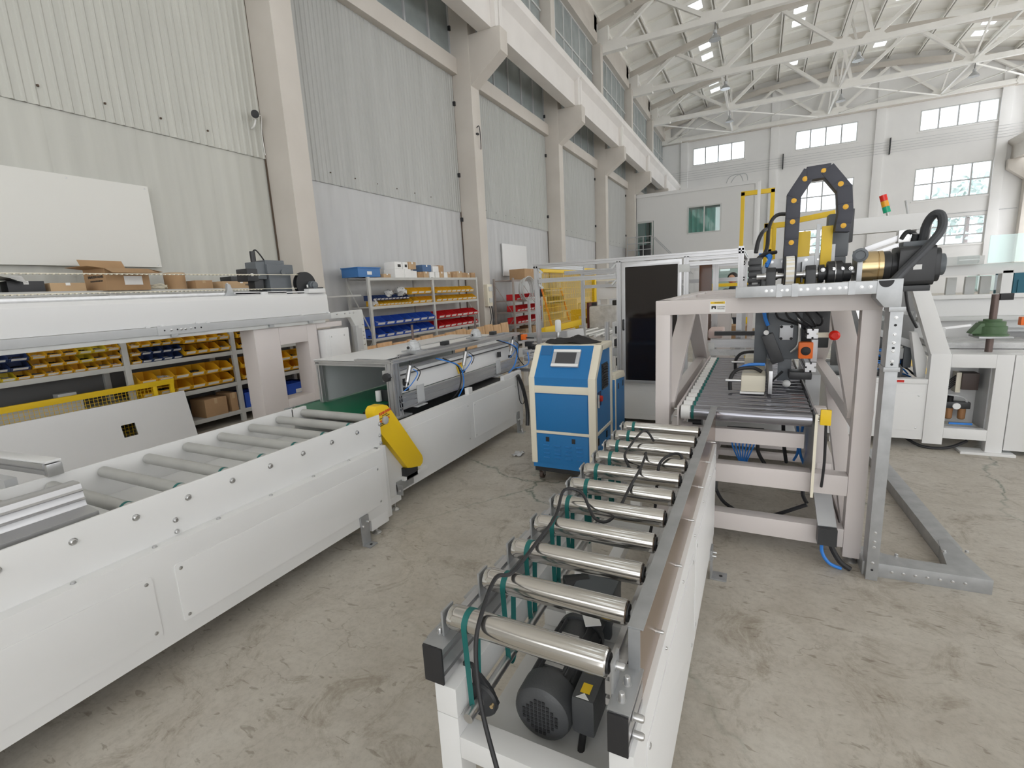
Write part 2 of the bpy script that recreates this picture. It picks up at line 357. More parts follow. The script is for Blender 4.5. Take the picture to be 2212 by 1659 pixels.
for y in COLY[3:]:
    for z in (9.15, 9.32, 9.49, 9.66, 9.83): B(-6.73, -6.60, y+0.33, y+0.37, z-0.02, z+0.02).build('wire_insulator', BLACKP, wl)
for y, zz in ((11.45,(3.5,4.6,6.3,8.0)), (17.44,(4.2,6.3,7.6)), (23.4,(4.4,6.5)), (29.35,(4.4,6.6)), (5.7,(6.6,))):
    for z in zz: B(XW, XW+0.06, y-0.05, y+0.0, z-0.05, z+0.05).build('clamp_bolt', BLACKP, wl)

# ---- right wall (mostly outside the picture): columns, crane beam, window bands
wr = struct('wall_right')
for y in COLY[1:]+[40.9]:
    c = B(XR-0.55, XR+0.05, y, y+0.40, 0, 12.15).build('column', CONC, wr, 0.012)
    MB().prism([(XR-0.53,6.5),(XR-1.40,7.22),(XR-1.40,7.74),(XR-0.5,7.74)], 'y', y+0.01, y+0.39).build('corbel', CONC, c, 0.012)
MB().prism([(XR-1.2,7.74),(XR-0.85,7.74),(XR-0.85,8.5),(XR-0.6,8.7),(XR-0.6,8.87),(XR-1.4,8.87),(XR-1.4,8.7),(XR-1.2,8.5)], 'y', YB, YE-0.05).build('crane_beam', CONC, wr, 0.01)
for z0, z1 in ((0,1.1),(5.4,7.6),(9.3,9.6),(12.0,13.6)): B(XR, XR+0.25, YB, YE, z0, z1).build('masonry', PLASTER, wr)
for i in range(len(COLY)):
    B(XR, XR+0.25, COLY[i]-0.45, COLY[i]+0.85, 1.1, 12.0).build('pier', PLASTER, wr)

# ---- end wall with three columns of steel windows
we = struct('wall_end')
WX = ((-4.89,-1.35),(1.80,5.36),(8.60,12.32))
WZ = ((10.13,11.36),(5.93,7.90),(3.05,4.75))
xs = [XW-0.2]+[x for w in WX for x in w]+[XR+0.2]
def gz(x): return roofz(x)+0.25
for k in range(0, len(xs)-1, 2):
    a, b = xs[k], xs[k+1]; n = 4
    for q in range(1):
        MB().prism([(a,0),(b,0)]+[(b-(b-a)*t/n, gz(b-(b-a)*t/n)) for t in range(n+1)], 'y', YE, YE+0.3).build('masonry', PLASTER, we)
for a, b in WX:
    zz = [0]+[z for w in reversed(WZ) for z in w]
    for k in range(0, len(zz)-1, 2): B(a, b, YE, YE+0.3, zz[k], zz[k+1]).build('masonry', PLASTER, we)
    MB().prism([(a,zz[-1]),(b,zz[-1])]+[(b-(b-a)*t/4, gz(b-(b-a)*t/4)) for t in range(5)], 'y', YE, YE+0.3).build('masonry', PLASTER, we)
for x in (-5.5, 0.52, 6.55, 12.6):
    B(x-0.25, x+0.25, YE-0.14, YE+0.05, 0, gz(x)-0.4).build('pilaster', PLASTER, we, 0.01)
B(XW, XR, YE-0.22, YE+0.05, 11.85, 12.15).build('tie_beam', CONC, we, 0.01)
for z in (4.95,): B(6.8, XR-0.6, YE-0.04, YE+0.01, z-0.02, z+0.02).build('pipe', GREYP, we)
for k in range(5): B(-6.6, XR-0.6, YE-0.17, YE-0.155, 9.1+k*0.16, 9.115+k*0.16).build('trolley_wire', GREYP, we)
for x in (1.1, 7.15): B(x-0.03, x+0.03, YE-0.18, YE-0.02, 9.0, 10.0).build('wire_bracket', BLACKP, we)
n = 0
for a, b in WX:
    for (z0, z1), rows in zip(WZ, (1, 2, 3)):
        n += 1; w = struct('window_%d' % n)
        outer = [(a,z0),(b,z0),(b,z1),(a,z1)]; t = 0.06
        MB().ring(outer, [(a+t,z0+t),(b-t,z0+t),(b-t,z1-t),(a+t,z1-t)], 'y', YE-0.01, YE+0.12).build('window_frame', LGREYP, w)
        for k in range(1, 4): B(a+(b-a)*k/4-0.04, a+(b-a)*k/4+0.04, YE-0.02, YE+0.10, z0, z1).build('glazing_bar', GREYP, w)
        for k in range(1, rows): B(a, b, YE+0.02, YE+0.08, z0+(z1-z0)*k/rows-0.04, z0+(z1-z0)*k/rows+0.04).build('glazing_bar', GREYP, w)
        for i in range(4):
            for j in range(rows):
                B(a+(b-a)*i/4+0.03, a+(b-a)*(i+1)/4-0.03, YE+0.045, YE+0.05, z0+(z1-z0)*j/rows+0.03, z0+(z1-z0)*(j+1)/rows-0.03).build('pane', GLASS, w)
        B(a-0.08, b+0.08, YE-0.06, YE+0.1, z0-0.09, z0).build('window_sill', PLASTER, w)

# ---- trees beyond the end windows
LEAF = mat('haze_paled_foliage', (0.50,0.56,0.54), 0.9, c2=(0.38,0.45,0.42), vscale=3)  # leaf colour paled so the washed-out window haze sits in it
for x, z, r, lab in ((15.5,6.6,3.2,'hazy green tree crown outside the right end windows'),(6.6,4.6,2.6,'hazy green tree crown outside the middle end windows')):
    t = thing('tree', lab, 'tree', (x, 56, 0)); rr = random.Random(int(x))
    MB().cyl((x,56,0),(x,56,z), 0.25, 10, 0.15).build('trunk', BROWNPIPE, t)
    cr_ = MB()
    for k in range(380):
        a, b, c = rr.gauss(0,1), rr.gauss(0,1), rr.gauss(0,1); q = (a*a+b*b+c*c)**0.5; f = r*rr.random()**0.4
        p = Vector((x+a/q*f, 56+b/q*f, z+c/q*f*0.85)); s1 = 0.28+0.25*rr.random(); d1 = Vector((rr.gauss(0,1),rr.gauss(0,1),rr.gauss(0,1))).normalized(); d2 = d1.orthogonal().normalized()
        cr_.add([p-d1*s1, p-d2*s1*0.6, p+d1*s1, p+d2*s1*0.6], [(0,1,2,3)])
    tag(cr_.build('foliage', LEAF, t), kind='stuff')
# ---- roof: ribbed precast slabs on arched concrete trusses
ce = struct('ceiling')
TY = [-6.0, 0.0, 5.95, 11.9, 17.9, 23.9, 29.9, 35.85]
NS = 14; SWX = (XR-XW)/NS
def slab_mesh(sky):
    b = MB(); L2 = 5.96; nc = 4
    for x in (-SWX/2+0.03, SWX/2-0.09): b.box(x, x+0.06, 0, L2, -0.24, 0.0)
    for k in range(nc+1): b.box(-SWX/2+0.05, SWX/2-0.05, L2*k/nc-(0.03 if k else 0), L2*k/nc+(0.03 if k < nc else 0), -0.16, 0.0)
    for k in range(nc):
        if sky and k in (1, 2):
            b.box(-SWX/2-0.03, -0.30, L2*k/nc+0.0, L2*(k+1)/nc-0.03, -0.03, 0.02); b.box(0.30, SWX/2+0.03, L2*k/nc+0.0, L2*(k+1)/nc-0.03, -0.03, 0.02)
            b.box(-0.30, 0.30, L2*k/nc+0.03, L2*k/nc+0.35, -0.03, 0.02); b.box(-0.30, 0.30, L2*(k+1)/nc-0.35, L2*(k+1)/nc-0.03, -0.03, 0.02)
        else: b.box(-SWX/2-0.03, SWX/2+0.03, L2*k/nc-0.0, L2*(k+1)/nc, -0.03, 0.02)
    return b.mesh('roof_slab', ROOFM)
SL, SLS = slab_mesh(False), slab_mesh(True)
PANE = MB().box(-0.30, 0.30, 0, 0.79, -0.005, 0.005).mesh('skylight_pane', GLASS)
yy0 = [YB]+TY[1:]; yy1 = TY[1:]+[YE+0.1]
for bi, (ya, yb) in enumerate(zip(yy0, yy1)):
    for k in range(NS):
        x = XW+(k+0.5)*SWX; ang = math.atan((roofz(x+0.1)-roofz(x-0.1))/0.2)
        sky = k in (2, 5, 8, 11)
        o = dup_part(SLS if sky else SL, 'roof_slab', ce, (x, ya, roofz(x)+0.16), (0, -ang, 0)); o.scale[1] = (yb-ya)/5.96
        if sky:
            for q in (1, 2):
                dup_part(PANE, 'skylight_pane', o, (0, 5.96*q/4+0.35, 0.0))
BN = [-6.7, -2.2, 3.0, 4.2, 9.4, 13.9]
TN = [-4.5, 0.4, 3.6, 6.8, 11.7]
def truss():
    t = bpy.data.objects.new('roof_truss', None); col.objects.link(t); t.parent = ce; MW[t] = MW[ce]
    B(XW+0.15, XR-0.15, -0.11, 0.11, 11.92, 12.16).build('bottom_chord', TRUSSM, t, 0.01)
    X = [XW+0.2+(XR-XW-0.4)*i/10 for i in range(11)]
    MB().prism([(x, chordz(x)) for x in X]+[(x, chordz(x)-0.30) for x in reversed(X)], 'y', -0.14, 0.14).build('top_chord', CONC, t)
    for x in (XW+0.35, XR-0.35): B(x-0.28, x+0.28, -0.13, 0.13, 12.1, chordz(x)-0.1).build('end_block', TRUSSM, t)
    for a, b in ((0,None),):
        pass
    webs = [((-2.2,12.1),(-4.5,chordz(-4.5)-0.2)), ((-2.2,12.1),(0.4,chordz(0.4)-0.2)), ((3.0,12.1),(0.4,chordz(0.4)-0.2)), ((3.0,12.1),(3.6,chordz(3.6)-0.2)),
            ((4.2,12.1),(3.6,chordz(3.6)-0.2)), ((4.2,12.1),(6.8,chordz(6.8)-0.2)), ((9.4,12.1),(6.8,chordz(6.8)-0.2)), ((9.4,12.1),(11.7,chordz(11.7)-0.2)),
            ((-6.5,12.1),(-4.5,chordz(-4.5)-0.2)), ((13.7,12.1),(11.7,chordz(11.7)-0.2))]
    for (x0,z0),(x1,z1) in webs: MB().bar((x0,0,z0),(x1,0,z1), 0.16, 0.16, (0,1,0)).build('web_member', TRUSSM, t)
    for x in (-2.2, 3.0, 4.2, 9.4): MB().prism([(x-0.5,12.1),(x+0.5,12.1),(x+0.28,12.36),(x-0.28,12.36)], 'y', -0.10, 0.10).build('gusset', TRUSSM, t)
    for x in (-6.6, 13.8): MB().prism([(x-0.5,11.86),(x+0.9,11.86),(x+1.0,12.0),(x+0.9,12.3),(x-0.5,12.3)] if x < 0 else [(x+0.5,11.86),(x-0.9,11.86),(x-1.0,12.0),(x-0.9,12.3),(x+0.5,12.3)], 'y', -0.14, 0.14).build('bearing_shoe', TRUSSM, t)
    return t
t0 = truss(); t0.location = (0, TY[3], 0)
for y in TY[4:]:
    t = copy_tree(t0, ce); t.location = (0, y, 0)
t = copy_tree(t0, ce); t.location = (0, YE-0.3, 0)
# longitudinal and cross bracing of the last bays
for ya, yb in ((29.9,35.85),(35.85,YE-0.3)):
    for x in (-2.2, 3.6, 9.4):
        MB().bar((x,ya,12.05),(x,(ya+yb)/2,chordz(x)-0.2), 0.08, 0.08).build('brace', TRUSSM, ce); MB().bar((x,yb,12.05),(x,(ya+yb)/2,chordz(x)-0.2), 0.08, 0.08).build('brace', TRUSSM, ce)
        MB().bar((x,ya,12.04),(x,yb,12.04), 0.10, 0.10).build('tie', TRUSSM, ce)
for x0, x1 in ((-6.7,-2.2),(-2.2,3.0),(4.2,9.4),(9.4,13.7)):
    MB().bar((x0,35.85,11.95),(x1,YE-0.4,11.95), 0.06, 0.06).build('brace_rod', TRUSSM, ce); MB().bar((x1,35.85,11.95),(x0,YE-0.4,11.95), 0.06, 0.06).build('brace_rod', TRUSSM, ce)
# ---- back wall behind the viewer: open doorway and high windows
wb = struct('wall_back')
for x0, x1, z0, z1 in ((XW,-2.5,0,6.2),(9.5,XR,0,6.2),(XW,XR,6.2,7.4),(XW,XR,11.0,15.2),(XW,-5.6,7.4,11),(-0.6,1.6,7.4,11),(6.0,8.2,7.4,11),(12.8,XR,7.4,11)):
    B(x0, x1, YB-0.3, YB, z0, z1).build('masonry', PLASTER, wb)
#@@NEXT

# ================================================================== MACHINES
def extr(p0, p1, w, h, up=(0,0,1), nw=1, nh=1, sl=0.011, dp=0.010):
    """slotted aluminium extrusion from p0 to p1; w sideways, h along up"""
    p0, p1 = Vector(p0), Vector(p1); d = (p1-p0).normalized(); u = Vector(up)
    if abs(d.dot(u)) > 0.98: u = Vector((0,1,0))
    a = d.cross(u).normalized(); u = a.cross(d).normalized()
    out = []
    def side(ax, ay, bx, by, n, nx, ny):
        out.append((ax, ay)); L = math.hypot(bx-ax, by-ay); dx, dy = (bx-ax)/L, (by-ay)/L
        for k in range(n):
            c = L*(k+0.5)/n
            for o_, q in ((-sl/2,0),(-sl/2,dp),(sl/2,dp),(sl/2,0)): out.append((ax+dx*(c+o_)-nx*q, ay+dy*(c+o_)-ny*q))
    W, Hh = w/2, h/2
    side(-W,-Hh,W,-Hh,nw,0,-1); side(W,-Hh,W,Hh,nh,1,0); side(W,Hh,-W,Hh,nw,0,1); side(-W,Hh,-W,-Hh,nh,-1,0)
    n = len(out); vs = [p+a*x+u*y for p in (p0, p1) for x, y in out]
    return MB().add(vs, [tuple(range(n-1,-1,-1)), tuple(range(n,2*n))]+[(i,(i+1) % n,n+(i+1) % n,n+i) for i in range(n)])
def bolt(parent, p, ax, r=0.009, h=0.008, m=STEEL, name='bolt'):
    p = Vector(p); d = Vector(ax).normalized()
    return MB().lathe(p, d, [(r*1.35,0),(r*1.35,0.0015),(r,0.0016),(r,h*0.8),(r*0.75,h)], 12).build(name, m, parent)
BOLTME = {}
def bolts(parent, pts, ax, r=0.009, h=0.008, m=STEEL, name='bolt'):
    key = (tuple(ax), r, h, m.name)
    if key not in BOLTME: BOLTME[key] = MB().lathe((0,0,0), ax, [(r*1.35,0),(r*1.35,0.0015),(r,0.0016),(r,h*0.8),(r*0.75,h)], 12).mesh(name, m)
    for p in pts: dup_part(BOLTME[key], name, parent, rel(parent, p))
def cover(parent, x, y0, y1, z0, z1, t=0.004, m=WHITE, side=1, axis='x', name='access_panel', screw=0.006):
    """bolted cover plate in a plane x = const (or y = const) with four screws"""
    poly = rrect(y0, y1, z0, z1, 0.012)
    a, b = (x, x+t*side) if side > 0 else (x+t*side, x)
    p = MB().prism(poly, axis, a, b).build(name, m, parent, 0.0012)
    e = x+t*side
    for yy in (y0+0.025, y1-0.025):
        for zz in (z0+0.025, z1-0.025):
            pos = (e, yy, zz) if axis == 'x' else (yy, e, zz)
            bolts(p, [pos], (side,0,0) if axis == 'x' else (0,side,0), screw, 0.003, STEEL, 'screw')
    return p

# ---------------- C1: long white roller conveyor along the left foreground
c1 = thing('roller_conveyor', 'long white roller conveyor with grey rollers and bolted cover panels, left foreground', 'conveyor', (-2.75, 0.6, 0))
Y0, Y1 = -1.5, 2.44
B(-2.345, -2.27, Y0, Y1, 0.135, 0.585).build('side_panel', WHITE, c1, 0.004)
B(-3.28, -3.21, Y0, Y1, 0.135, 0.585).build('side_panel', WHITE, c1, 0.004)
B(-2.348, -2.337, Y0, 2.51, 0.575, 0.80).build('roller_guard_plate', WHITE, c1, 0.002)
B(-3.222, -3.212, Y0, 2.51, 0.575, 0.79).build('roller_guard_plate', WHITE, c1, 0.002)
B(-2.35, -2.30, 2.42, 2.50, 0.06, 0.585).build('end_leg', WHITE, c1, 0.003)
B(-2.345, -2.272, 2.26, 2.43, 0.055, 0.2).build('end_leg', WHITE, c1, 0.003)
B(-3.28, -3.21, 2.26, 2.43, 0.055, 0.2).build('end_leg', WHITE, c1, 0.003)
for y in (-1.2, 0.1, 1.3, 2.3): B(-3.21, -2.345, y-0.03, y+0.03, 0.42, 0.50).build('cross_tube', WHITE, c1)
B(-3.21, -2.35, Y0, 2.48, 0.585, 0.595).build('inner_pan', WHITE, c1)
for a, b in ((1.06,2.39),(-0.40,0.97),(-1.45,-0.48)): cover(c1, -2.27, a, b, 0.205, 0.485)
bolts(c1, [(-2.31, y, 0.586) for y in (-0.7,-0.42,-0.13,0.16,0.45,0.735,1.022,1.308,1.598,1.884,2.165)], (0,0,1), 0.008, 0.007)
bolts(c1, [(-2.337, y, 0.735) for y in [0.772+0.2165*k for k in range(-8, 9)]], (1,0,0), 0.011, 0.012)
bolts(c1, [(-2.337, y, z) for y, z in ((1.135,0.655),(1.132,0.60),(2.493,0.655),(2.495,0.60))], (1,0,0), 0.009, 0.012)
rm = MB().lathe((0,0,0), (1,0,0), [(0.02,0),(0.029,0.004),(0.03,0.01),(0.03,0.842),(0.029,0.848),(0.02,0.852)], 24).mesh('roller', GREYROLL)
be = MB().lathe((0,0,0), (1,0,0), [(0.0305,0),(0.0315,0.002),(0.0315,0.018),(0.0305,0.02)], 24).mesh('drive_belt', TEAL)
endc = MB().lathe((0,0,0), (1,0,0), [(0.0302,0),(0.0306,0.002),(0.0306,0.03),(0.0302,0.032)], 24).mesh('end_sleeve', STEEL)
for k in range(18):
    y = 2.60-0.2245*k
    r = dup_part(rm, 'roller', c1, rel(c1, (-3.208, y, 0.735)))
    for me, nm, xx in ((be,'drive_belt',0.712),(endc,'end_sleeve',0.74)):
        o = dup_part(me, nm, r, (xx, 0, 0))
B(-3.24, -3.212, 2.5, 2.64, 0.69, 0.78).build('end_bracket', WHITE, c1)
fb = MB().box(-2.268, -2.256, 2.155, 2.225, 0.006, 0.20).box(-2.268, -2.20, 2.155, 2.225, 0.0, 0.008).build('floor_bracket', GALV, c1, 0.001)
bolts(fb, [(-2.256,2.165,0.14),(-2.256,2.21,0.155)], (1,0,0), 0.008, 0.014)
MB().cyl((-2.225,2.19,0.008),(-2.225,2.19,0.0095), 0.009).build('bolt_hole', BLACK, fb)
def level_foot(par, x, y, z1):
    f = MB().lathe((x,y,0), (0,0,1), [(0.032,0),(0.032,0.006),(0.012,0.022),(0.012,0.03)], 20).build('levelling_foot', STEEL, par)
    MB().cyl((x,y,0.025),(x,y,z1), 0.007, 10).build('threaded_stem', STEEL, f)
for y in (2.34, -1.2):
    for x in (-2.31, -3.245): level_foot(c1, x, y, 0.14)
# loose aluminium profiles and a plate lying on the rollers
a1 = thing('aluminium_profile', 'grooved aluminium profile lying lengthwise on the conveyor rollers, left edge', 'profile', (-2.55, 0.6, 0.766))
pr = [(-2.60,0.766),(-2.43,0.766),(-2.43,0.79),(-2.52,0.80),(-2.525,0.825),(-2.515,0.83),(-2.525,0.836),(-2.53,0.862),(-2.52,0.868),(-2.53,0.874),(-2.536,0.895),(-2.55,0.90),(-2.60,0.90)]
MB().prism(pr, 'y', -0.6, 0.905).build('extrusion', ALU, a1, 0.001)
w1 = thing('plastic_sheet', 'white plastic sheet with a rounded cut-out lying behind the grooved profile', 'sheet', (-2.8, 0.5, 0.766))
MB().prism([(-3.05,-0.5),(-2.62,-0.5),(-2.62,0.30),(-2.66,0.44),(-2.74,0.52),(-2.62,0.62),(-2.62,0.86),(-2.66,0.90),(-3.05,0.72)], 'z', 0.766, 0.772).build('cut_sheet', WHITE2, w1)
a2 = thing('slide_arm', 'slim white-capped linear slide arm reaching over the conveyor at the left edge', 'slide', (-3.7, 1.0, 0.0))
extr((-5.0,0.93,0.80),(-3.22,1.05,0.83), 0.07, 0.06, nw=2).build('slide_profile', ALU, a2)
MB().bar((-4.2,0.985,0.845),(-3.19,1.052,0.868), 0.066, 0.012).build('cap_strip', WHITE2, a2, 0.003)
MB().bar((-4.95,0.85,0.74),(-3.36,0.93,0.77), 0.05, 0.05).build('support_bar', GREYP, a2)
B(-3.24, -3.19, 1.02, 1.085, 0.79, 0.855).build('end_cap', STEEL, a2, 0.004)
B(-5.0, -4.9, 0.80, 1.0, 0, 0.80).build('support_post', WHITE, a2, 0.004)

# ---------------- C2: green belt conveyor with aluminium sheet tunnel
c2 = thing('belt_conveyor', 'green belt conveyor under a white-topped aluminium tunnel with spindle jacks', 'conveyor', (-3.05, 3.9, 0))
YA, YB2 = 2.63, 4.98
B(-2.47, -2.42, YA, YB2, 0.115, 0.655).build('side_panel', WHITE, c2, 0.004)
B(-3.72, -3.67, YA, YB2, 0.115, 0.62).build('side_panel', WHITE, c2, 0.004)
for y in (2.68, 4.9): B(-3.67, -2.47, y-0.03, y+0.03, 0.3, 0.4).build('cross_tube', WHITE, c2)
B(-2.468, -2.425, 3.83, 3.90, 0.655, 0.715).build('side_post', WHITE, c2, 0.003)
B(-2.468, -2.425, 4.55, 4.98, 0.655, 0.70).build('side_post', WHITE, c2, 0.003)
cover(c2, -2.42, 2.85, 3.81, 0.21, 0.58); cover(c2, -2.42, 3.885, 4.82, 0.21, 0.565)
B(-2.80, -2.47, 2.85, YB2, 0.50, 0.60).build('drip_deck', BLACKP, c2)
B(-2.455, -2.415, 2.62, 2.74, 0.06, 0.115).build('end_leg', WHITE, c2); B(-3.71, -3.675, 2.62, 2.74, 0.06, 0.115).build('end_leg', WHITE, c2); B(-2.455, -2.425, 4.86, 4.97, 0.06, 0.115).build('end_leg', WHITE, c2); B(-3.71, -3.675, 4.86, 4.97, 0.06, 0.115).build('end_leg', WHITE, c2)
for x in (-2.43, -3.69):
    for y in (2.68, 4.92): level_foot(c2, x, y, 0.08)
bl = MB(); prof = [(2.83,0.625),(2.805,0.64),(2.80,0.66),(2.805,0.676),(2.83,0.69),(5.55,0.69),(5.58,0.66),(5.55,0.625)]
bl.prism(prof, 'x', -3.62, -2.83).build('belt', GREENB, c2)
B(-3.64, -3.62, 2.86, 5.5, 0.6, 0.70).build('belt_side_rail', ALU, c2); B(-2.83, -2.80, 2.86, 5.5, 0.6, 0.70).build('belt_side_rail', BLACKP, c2)
MB().cyl((-3.66,2.845,0.655),(-2.80,2.845,0.655), 0.03).build('nose_roller', STEEL, c2)
MB().box(-3.68, -3.655, 2.79, 2.92, 0.615, 0.69).build('bearing_block', GALV, c2, 0.003)
# aluminium tunnel frame
tf = [((-2.62,3.02,0.645),(-2.62,3.02,1.075),0.08,0.08,2,2), ((-3.50,3.08,0.70),(-3.50,3.08,1.075),0.04,0.06,1,1), ((-2.62,5.26,0.62),(-2.62,5.26,1.05),0.06,0.06,1,1),
      ((-3.50,5.22,0.70),(-3.50,5.22,1.075),0.04,0.04,1,1),
      ((-3.52,3.06,1.06),(-2.66,3.06,1.06),0.04,0.04,1,1), ((-3.50,3.08,1.06),(-3.50,5.24,1.06),0.04,0.04,1,1),
      ((-2.60,2.98,1.09),(-2.60,5.30,1.09),0.06,0.03,1,1), ((-2.78,3.30,1.09),(-2.78,5.30,1.09),0.04,0.03,1,1), ((-2.60,5.28,1.09),(-2.80,5.28,1.09),0.05,0.03,1,1),
      ((-2.60,3.02,0.745),(-2.60,5.28,0.745),0.04,0.12,1,3), ((-2.60,3.00,1.09),(-3.00,3.02,1.09),0.05,0.03,1,1)]
for p0, p1, w, h, nw, nh in tf: extr(p0, p1, w, h, nw=nw, nh=nh).build('frame_profile', ALU, c2)
B(-2.70, -2.54, 2.94, 3.12, 0.635, 0.647).build('post_base', GALV, c2, 0.001)
B(-3.53, -2.80, 3.04, 5.24, 1.083, 1.089).build('top_cover', WHITE2, c2, 0.001)
B(-3.505, -3.497, 3.12, 5.2, 0.70, 1.04).build('inner_side_cover', GREYP, c2)  # inner face of a white panel; its shading is put in as grey
sc2 = MB().prism([(-2.665,0.80),(-2.655,0.80),(-2.70,0.985),(-2.705,0.985)], 'y', 3.10, 5.22).build('side_cover', WHITE2, c2, 0.001)
MB().prism([(-2.65,0.66),(-2.63,0.66),(-2.70,0.95),(-2.72,0.95)], 'y', 3.06, 3.075).build('end_flap', WHITE2, c2)
extr((-2.70,3.05,1.0),(-2.70,5.22,1.0), 0.03, 0.03).build('frame_profile', ALU, c2)
MB().cyl((-2.655,3.04,0.955),(-2.655,5.2,0.955), 0.006, 8).build('hinge_rod', BLACKP, c2)
def jack(y):
    j = B(-2.86, -2.70, y-0.08, y+0.08, 1.105, 1.12).build('jack_base', GALV, c2, 0.002)
    MB().lathe((-2.78,y,1.12), (0,0,1), [(0.066,0),(0.066,0.02),(0.058,0.022),(0.058,0.055),(0.048,0.06),(0.048,0.075),(0.03,0.082),(0.03,0.09)], 8).build('jack_body', GREYP, j, 0.002)
    MB().cyl((-2.78,y-0.075,1.148),(-2.78,y+0.075,1.148), 0.024, 16).build('worm_housing', GREYP, j)
    MB().cyl((-2.78,y-0.085,1.148),(-2.78,y-0.07,1.148), 0.013, 12).build('worm_shaft', BLACK, j)
    MB().cyl((-2.78,y,1.09),(-2.78,y,1.345), 0.011, 10).build('spindle', BROWNPIPE, j)
    MB().prism([(-2.63,y-0.16),(-2.63,y+0.16),(-2.80,y+0.06),(-2.80,y-0.06)], 'z', 1.096, 1.106).build('jack_plate', ALU, j)
jack(3.52); jack(4.62)
MB().cyl((-2.78,3.6,1.148),(-2.78,4.54,1.148), 0.006, 8).build('sync_shaft', STEEL, c2)
for y in (4.02, 5.02): B(-2.81, -2.75, y-0.05, y+0.03, 1.105, 1.145).build('shaft_bearing', BLACKP, c2, 0.004)
for y in (3.20, 4.08, 5.12):
    cy = MB().cyl((-2.585,y,1.03),(-2.59,y-0.05,0.90), 0.019, 14).build('pneumatic_cylinder', STEEL, c2)
    MB().cyl((-2.583,y+0.018,1.075),(-2.585,y,1.03), 0.010, 10).build('piston_rod', BLACKP, cy)
    MB().cyl((-2.59,y-0.05,0.90),(-2.595,y-0.07,0.85), 0.007, 10).build('rod', STEEL, cy)
    B(-2.61, -2.575, y-0.085, y-0.05, 0.83, 0.86).build('rod_eye', BLACKP, cy)
    MB().tube([(-2.565,y+0.01,1.0),(-2.535,y+0.03,0.96),(-2.55,y-0.05,0.88),(-2.57,y-0.12,0.84)], 0.004, 6).build('air_hose', BLUEHOSE, cy)
    MB().tube([(-2.56,y+0.02,1.02),(-2.53,y+0.06,0.97),(-2.54,y+0.02,0.90)], 0.004, 6).build('air_hose', BLACK, cy)
MB().tube([(-2.60,3.70,1.02),(-2.56,3.76,0.98),(-2.555,3.86,0.93),(-2.55,3.90,0.86),(-2.545,3.90,0.78),(-2.56,3.86,0.68),(-2.62,3.82,0.60)], 0.007, 8).build('hose_bundle', BLACK, c2)
MB().tube([(-2.62,3.62,1.03),(-2.57,3.72,0.99),(-2.54,3.86,0.93),(-2.535,3.92,0.84),(-2.535,3.92,0.72),(-2.57,3.87,0.62)], 0.006, 8).build('hose_bundle', BLUEHOSE, c2)
MB().tube([(-2.60,4.80,1.06),(-2.55,4.98,1.0),(-2.53,5.12,0.93),(-2.53,5.10,0.83),(-2.52,5.0,0.74),(-2.50,4.82,0.69)], 0.008, 8).build('hose_bundle', BLUEHOSE, c2)
MB().tube([(-2.60,4.75,1.07),(-2.55,4.96,1.0),(-2.54,5.10,0.94),(-2.52,5.12,0.82),(-2.49,5.2,0.72)], 0.006, 8).build('hose_bundle', BLACK, c2)
MB().tube([(-2.52,4.95,0.72),(-2.48,5.15,0.71),(-2.46,5.28,0.74),(-2.48,5.3,0.86)], 0.007, 8).build('hose_bundle', BLUEHOSE, c2)
for y in (3.30, 4.72):
    k = B(-2.578, -2.572, y-0.05, y+0.05, 0.70, 0.85).build('grey_bracket', GREYP, c2, 0.002); B(-2.62, -2.55, y-0.09, y+0.05, 0.672, 0.68).build('bracket_foot', GREYP, k)
for y in (3.20, 4.88): B(-2.66, -2.63, y-0.02, y+0.02, 0.86, 0.92).build('hinge', BLACKP, c2)
lb = MB().prism([(-2.652,0.815),(-2.650,0.815),(-2.674,0.915),(-2.676,0.915)], 'y', 4.02, 4.13).build('warning_label', YEL, c2)
nrm = Vector((1,0,0.24)).normalized(); upv = Vector((-0.24,0,1)).normalized()
for k, (w_, h_, m_) in enumerate(((0.085,0.014,REDPRINT),(0.06,0.006,PRINT),(0.07,0.006,PRINT),(0.08,0.012,REDPRINT),(0.07,0.005,PRINT))): strokes(face_M(Vector((-2.6735+0.0042*k,4.075,0.905-0.018*k))+nrm*0.0015, (0,1,0), upv), w_, h_, m_, lb, k)
o = B(-2.56, -2.50, 5.30, 5.36, 1.01, 1.075).build('sensor', ORANGE, c2, 0.004); B(-2.60, -2.56, 5.29, 5.37, 1.0, 1.08).build('sensor_mount', BLACKP, o, 0.003); MB().cyl((-2.50,5.33,1.035),(-2.40,5.33,1.03), 0.008, 8).build('sensor_plug', BLACK, o)
MB().cyl((-2.64,2.99,0.97),(-2.64,2.95,0.97), 0.036, 8).build('clamp_knob', BLACKP, c2, 0.004)
B(-2.70, -2.60, 2.985, 3.02, 0.93, 1.02).build('clamp_plate', ALU, c2, 0.002)
for i, (x, y) in enumerate(((-2.98,3.22),(-2.93,3.36))):
    g = MB().lathe((x,y,0.70), (0,0,1), [(0.024,0),(0.026,0.004),(0.026,0.09),(0.024,0.094)], 20).build('guide_roller', PAPER, c2)
B(-3.0, -2.84, 3.24, 3.25, 0.70, 0.80).build('guide_bracket', BLACKP, c2)
